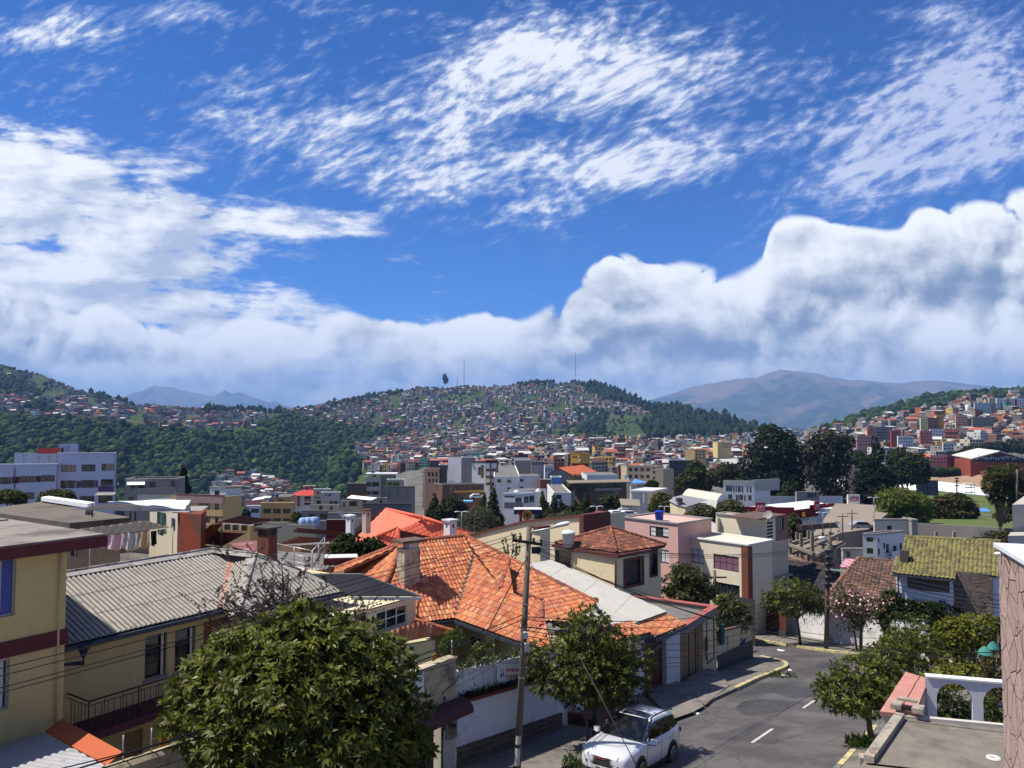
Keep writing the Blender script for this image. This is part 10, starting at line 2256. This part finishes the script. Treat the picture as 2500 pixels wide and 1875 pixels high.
nW=[0]
def kO(a,b,sag,r=.01,vM=None,via=None,n=18):
 P=[]
 for i in vO(n+1):
  t=i/n;p=a.lerp(b,t)-UP*(sag*4*t*(1-t));P.append(p)
 mb=MB().U(P,r,4,cap=False);o=mb.B('power_line',WIRE);tag(o,vM,'wire','overhead wires of the street');nW[0]+=1;return o
LF='thin black overhead wire running along the left side of the street to the near pole'
for y0,q in((1624,ins[0]),(1643,ins[1]),(1672,ins[2]),(1684,ins[3])):
 a=xN(0,y0,13.6);d=a-q;kO(q+UP*.13,q+d*1.5+UP*(.1),.12*1.5,.009,LF)
for k,(x0,y0,yp)in vP(((123,1873,1500),(174,1876,1512),(60,1873,1560),(300,1880,1530))):
 a=xN(x0,y0,13.5);q=xL(1278-k,yp,Yp);d=a-q;kO(q,q+d*1.25,.25,.016 if k<2 else .011,'thick black communication cable sagging along the left side of the street to the near pole')
xY=[(1300,1333),(1322,1330),(1306,1338),(1290,1345)]
for k,((x,y),(x2,y2))in vP(zip(xY,((2004,1331),(2016,1333),(2030,1334),(2042,1336)))):kO(xL(x,y-8,Yp),xL(x2,y2,P2b.y),.55,.011,'thin black wire crossing from the near pole to the far pole')
for k,(y1,y2,sg,r)in vP(((1505,1400,1.3,.014),(1512,1412,1.5,.012),(1530,1420,1.6,.02),(1538,1432,1.9,.012),(1552,1440,2.,.012),(1565,1452,2.1,.012),(1585,1468,2.,.01),(1600,1480,1.9,.01))):kO(xL(1281,y1,Yp),xL(2019,y2,P2b.y),sg,r,'black communication cable sagging from the near pole to the far pole')
for k,(y1,yr,r)in vP(((1336,1607,.013),(1341,1592,.013),(1352,1555,.01))):
 a=xL(1312,y1,Yp);b=xL(2460,yr,21)if k<2 else xL(2266,1553,41);kO(a,b,.95 if k<2 else 1.,r,['lower of the two heavy cables swooping over the street to the right','upper of the two heavy cables swooping over the street to the right','single cable from the near pole to the stop sign pole'][k])
for k,(y1,y2,r)in vP(((1345,1456,.016),(1352,1470,.016),(1360,1480,.026),(1372,1488,.016),(1384,1500,.014))):kO(xL(2024,y1,P2b.y),xL(2470,y2,30),.5,r,'black cable from the far pole across the front of the mossy roofed house')
for k,(x,y)in vP(((1100,1662),(1060,1672),(1090,1690),(1112,1655),(1050,1700),(1180,1600))):kO(xL(1276,1560+4*k,Yp),xN(x,y,15.7),.15,.006,'thin grey service wire from the near pole to the gateway')
mb=MB();Q=[xL(1287,1362,Yp),xL(1262,1400,Yp-.3),xN(1180,1560,15.2),xN(1108,1670,15.6),xN(1090,1682,15.6),xN(1079,1695,15.6)];mb.U(Q,.018,5);tag(mb.B('service_cable',WIRE),'thick black service cable dropping from the near pole to the gateway','wire','overhead wires of the street')
mb=MB();a,b=xL(1294,1372,Yp),xP(1604,1965);mb.U([a,a.lerp(b,.5)],.008,5);tag(mb.B('guy_wire',WIRE),'upper bare part of the guy wire from the near pole','wire');mb=MB().U([a.lerp(b,.42),b],.014,6);tag(mb.B('guy_guard',xT('guard_grey',(.06,.055,.06,1),jC=0)),'grey sheathed lower guy wire passing in front of the white car','wire')
for k,(x,y)in vP(((1438,1862),(1444,1866),(1450,1870))):kO(xL(1312+k*3,1600,Yp+.3),xP(x,y),.02,.005,'thin stay wire running from the pole down to the tree foot')
for lb,x,yt,yb,Y in(('white double headed lamp post behind the salmon roof',1127,1250,1310,105),('grey lamp post before the car park',1457,1237,1310,110),('small lamp post beside the blue water tank',1622,1237,1280,130),('tall grey pole right of the store annex',2133,1215,1300,130),('double headed lamp before the red store',2008,1252,1330,115)):
 a,b=xL(x,yb,Y),xL(x,yt,Y);t=kB('lamp_post',lb,'lamp post',a);w=MB().U([a,b],.09,6);w.B('post',xT('lamp_post_grey',(.32,.33,.33,1),jC=0),t);
 for sg in(-1,1):w=MB().U([b,b+V3(sg*.5,0,.08),b+V3(sg*.95,0,0)],[.05,.06,.09],6);w.B('lamp_head',MATS['lamp_white'],t)
for lb,x,yt,yb,Y in(('wooden power pole left of the store annex',2057,1252,1330,118),('power pole in front of the annex',2080,1245,1320,125),('dark pole before the commercial strip',1102,1170,1250,200),('pole at the curved cement building',1033,1148,1240,205),('slender pole in front of the pink house',1745,1392,1470,60),('tall pole by the eucalyptus at the right',2483,1145,1235,95)):
 a,b=xL(x,yb,Y),xL(x,yt,Y);t=kB('power_pole',lb,'pole',a);w=MB().U([a,b],[.14,.1],6);w.B('shaft',PCON,t);w=MB().X(b-V3(.9,.05,.6),(1.8,0,0),(0,.1,0),UP*.1);w.B('crossarm',qM,t)
for i,(lb,x,y,Y,r,sx)in vP((('grey satellite dish on the roof of the pink and cream house',1876,1258,74,.45,-1),('white satellite dish on the broad bare roof',2043,1280,112,.5,1),('white satellite dish beside the car park pole',1450,1274,100,.45,1),('small white dish on the brick and white roofs',1528,1167,230,.8,1),('white dish on the mustard building corner',1412,1122,415,1.,1))):
 c=xL(x,y,Y);t=kB('satellite_dish',lb,'satellite dish',c);ax=V3(sx*.6,-.6,.5).normalized();s1=ax.cross(UP).normalized();s2=s1.cross(ax);w=MB()
 for k0,k1 in((0,.5),(.5,1)):
  for j in vO(14):a0,a1=2*pi*j/14,2*pi*(j+1)/14;f=lambda k,a:c+(s1*cos(a)+s2*sin(a))*k*r+ax*(k*k*r*.3);w.Q([f(k0,a0),f(k1,a0),f(k1,a1),f(k0,a1)])
 w.B('dish',vS if i else CON,t);w=MB().U([c,c-UP*r*1.3],.04,5);w.B('mount',qM,t)
em=kB('emblem_sign','round yellow and red emblem sign with a navy and red board in the trees','sign',xL(1288,1275,150));c=xL(1287,1258,148);r=24/2*148/F*1.05
for k,(rr,m)in vP(((1.,YLT),(.86,xS('emblem_red',170,40,44,.8)),(.52,xS('emblem_navy',60,50,90,.7)))):w=MB().P([c+V3(rr*r*cos(a),-.03*k,rr*r*sin(a))for a in np.linspace(0,2*pi,25)[:-1]],V3(0,.02,0));w.B('disc',m,em)
w=MB()
for k in vO(10):a=k*.628;d=V3(cos(a),0,sin(a));e=V3(-d.z,0,d.x);w.Q([c+d*r*.3-e*r*.03+V3(0,-.09,0),c+d*r*.84-e*r*.07+V3(0,-.09,0),c+d*r*.84+e*r*.07+V3(0,-.09,0),c+d*r*.3+e*r*.03+V3(0,-.09,0)])
w.B('rays',YLT,em);w=MB();a=xL(1255,1256,150);w.X(a,(5.2,0,0),(0,3,0),UP*.9);w.B('board',xS('board_navy',46,50,86,.7),em);w=MB().X(a+V3(-0.,-.05,-2.2)+V3(1.,0,0),(.55,0,0),(0,.2,0),UP*3.);w.B('red_post',xS('post_red',170,50,40,.8),em)
w=MB();b_=a+V3(.35,-.05,.12);w.Q([b_,b_+V3(.5,0,0.),b_+V3(1.3,0,.45),b_+V3(.6,0,.6)]);w.B('bird_emblem',ORW,em);w=MB().X(a+UP*.902-V3(0,.3,0),(5.4,0,0),(0,3.4,0),UP*.12);w.B('roof',vS,em)
# air: pale haze over the whole valley
def build_haze():
 mb=MB().X((-26000,-60,-196),(52000,0,0),(0,21500,0),(0,0,1340))
 m=bpy.data.materials.new('haze');m.use_nodes=True;N=NT(m.node_tree);N.n.clear()
 v=N.new('ShaderNodeVolumePrincipled');o=N.new('ShaderNodeOutputMaterial');N.l.new(v.outputs[0],o.inputs['Volume'])
 v.inputs['Density'].default_value=HAZE_DENSITY;v.inputs['Color'].default_value=(.3,.54,1.,1);v.inputs['Anisotropy'].default_value=0.
 h=mb.B('haze',m,origin=(0,10000,-196));tag(h,'thin blue air haze filling the valley out to the mountains','haze',vF='stuff')
HAZE_DENSITY=6.5e-5
build_haze()
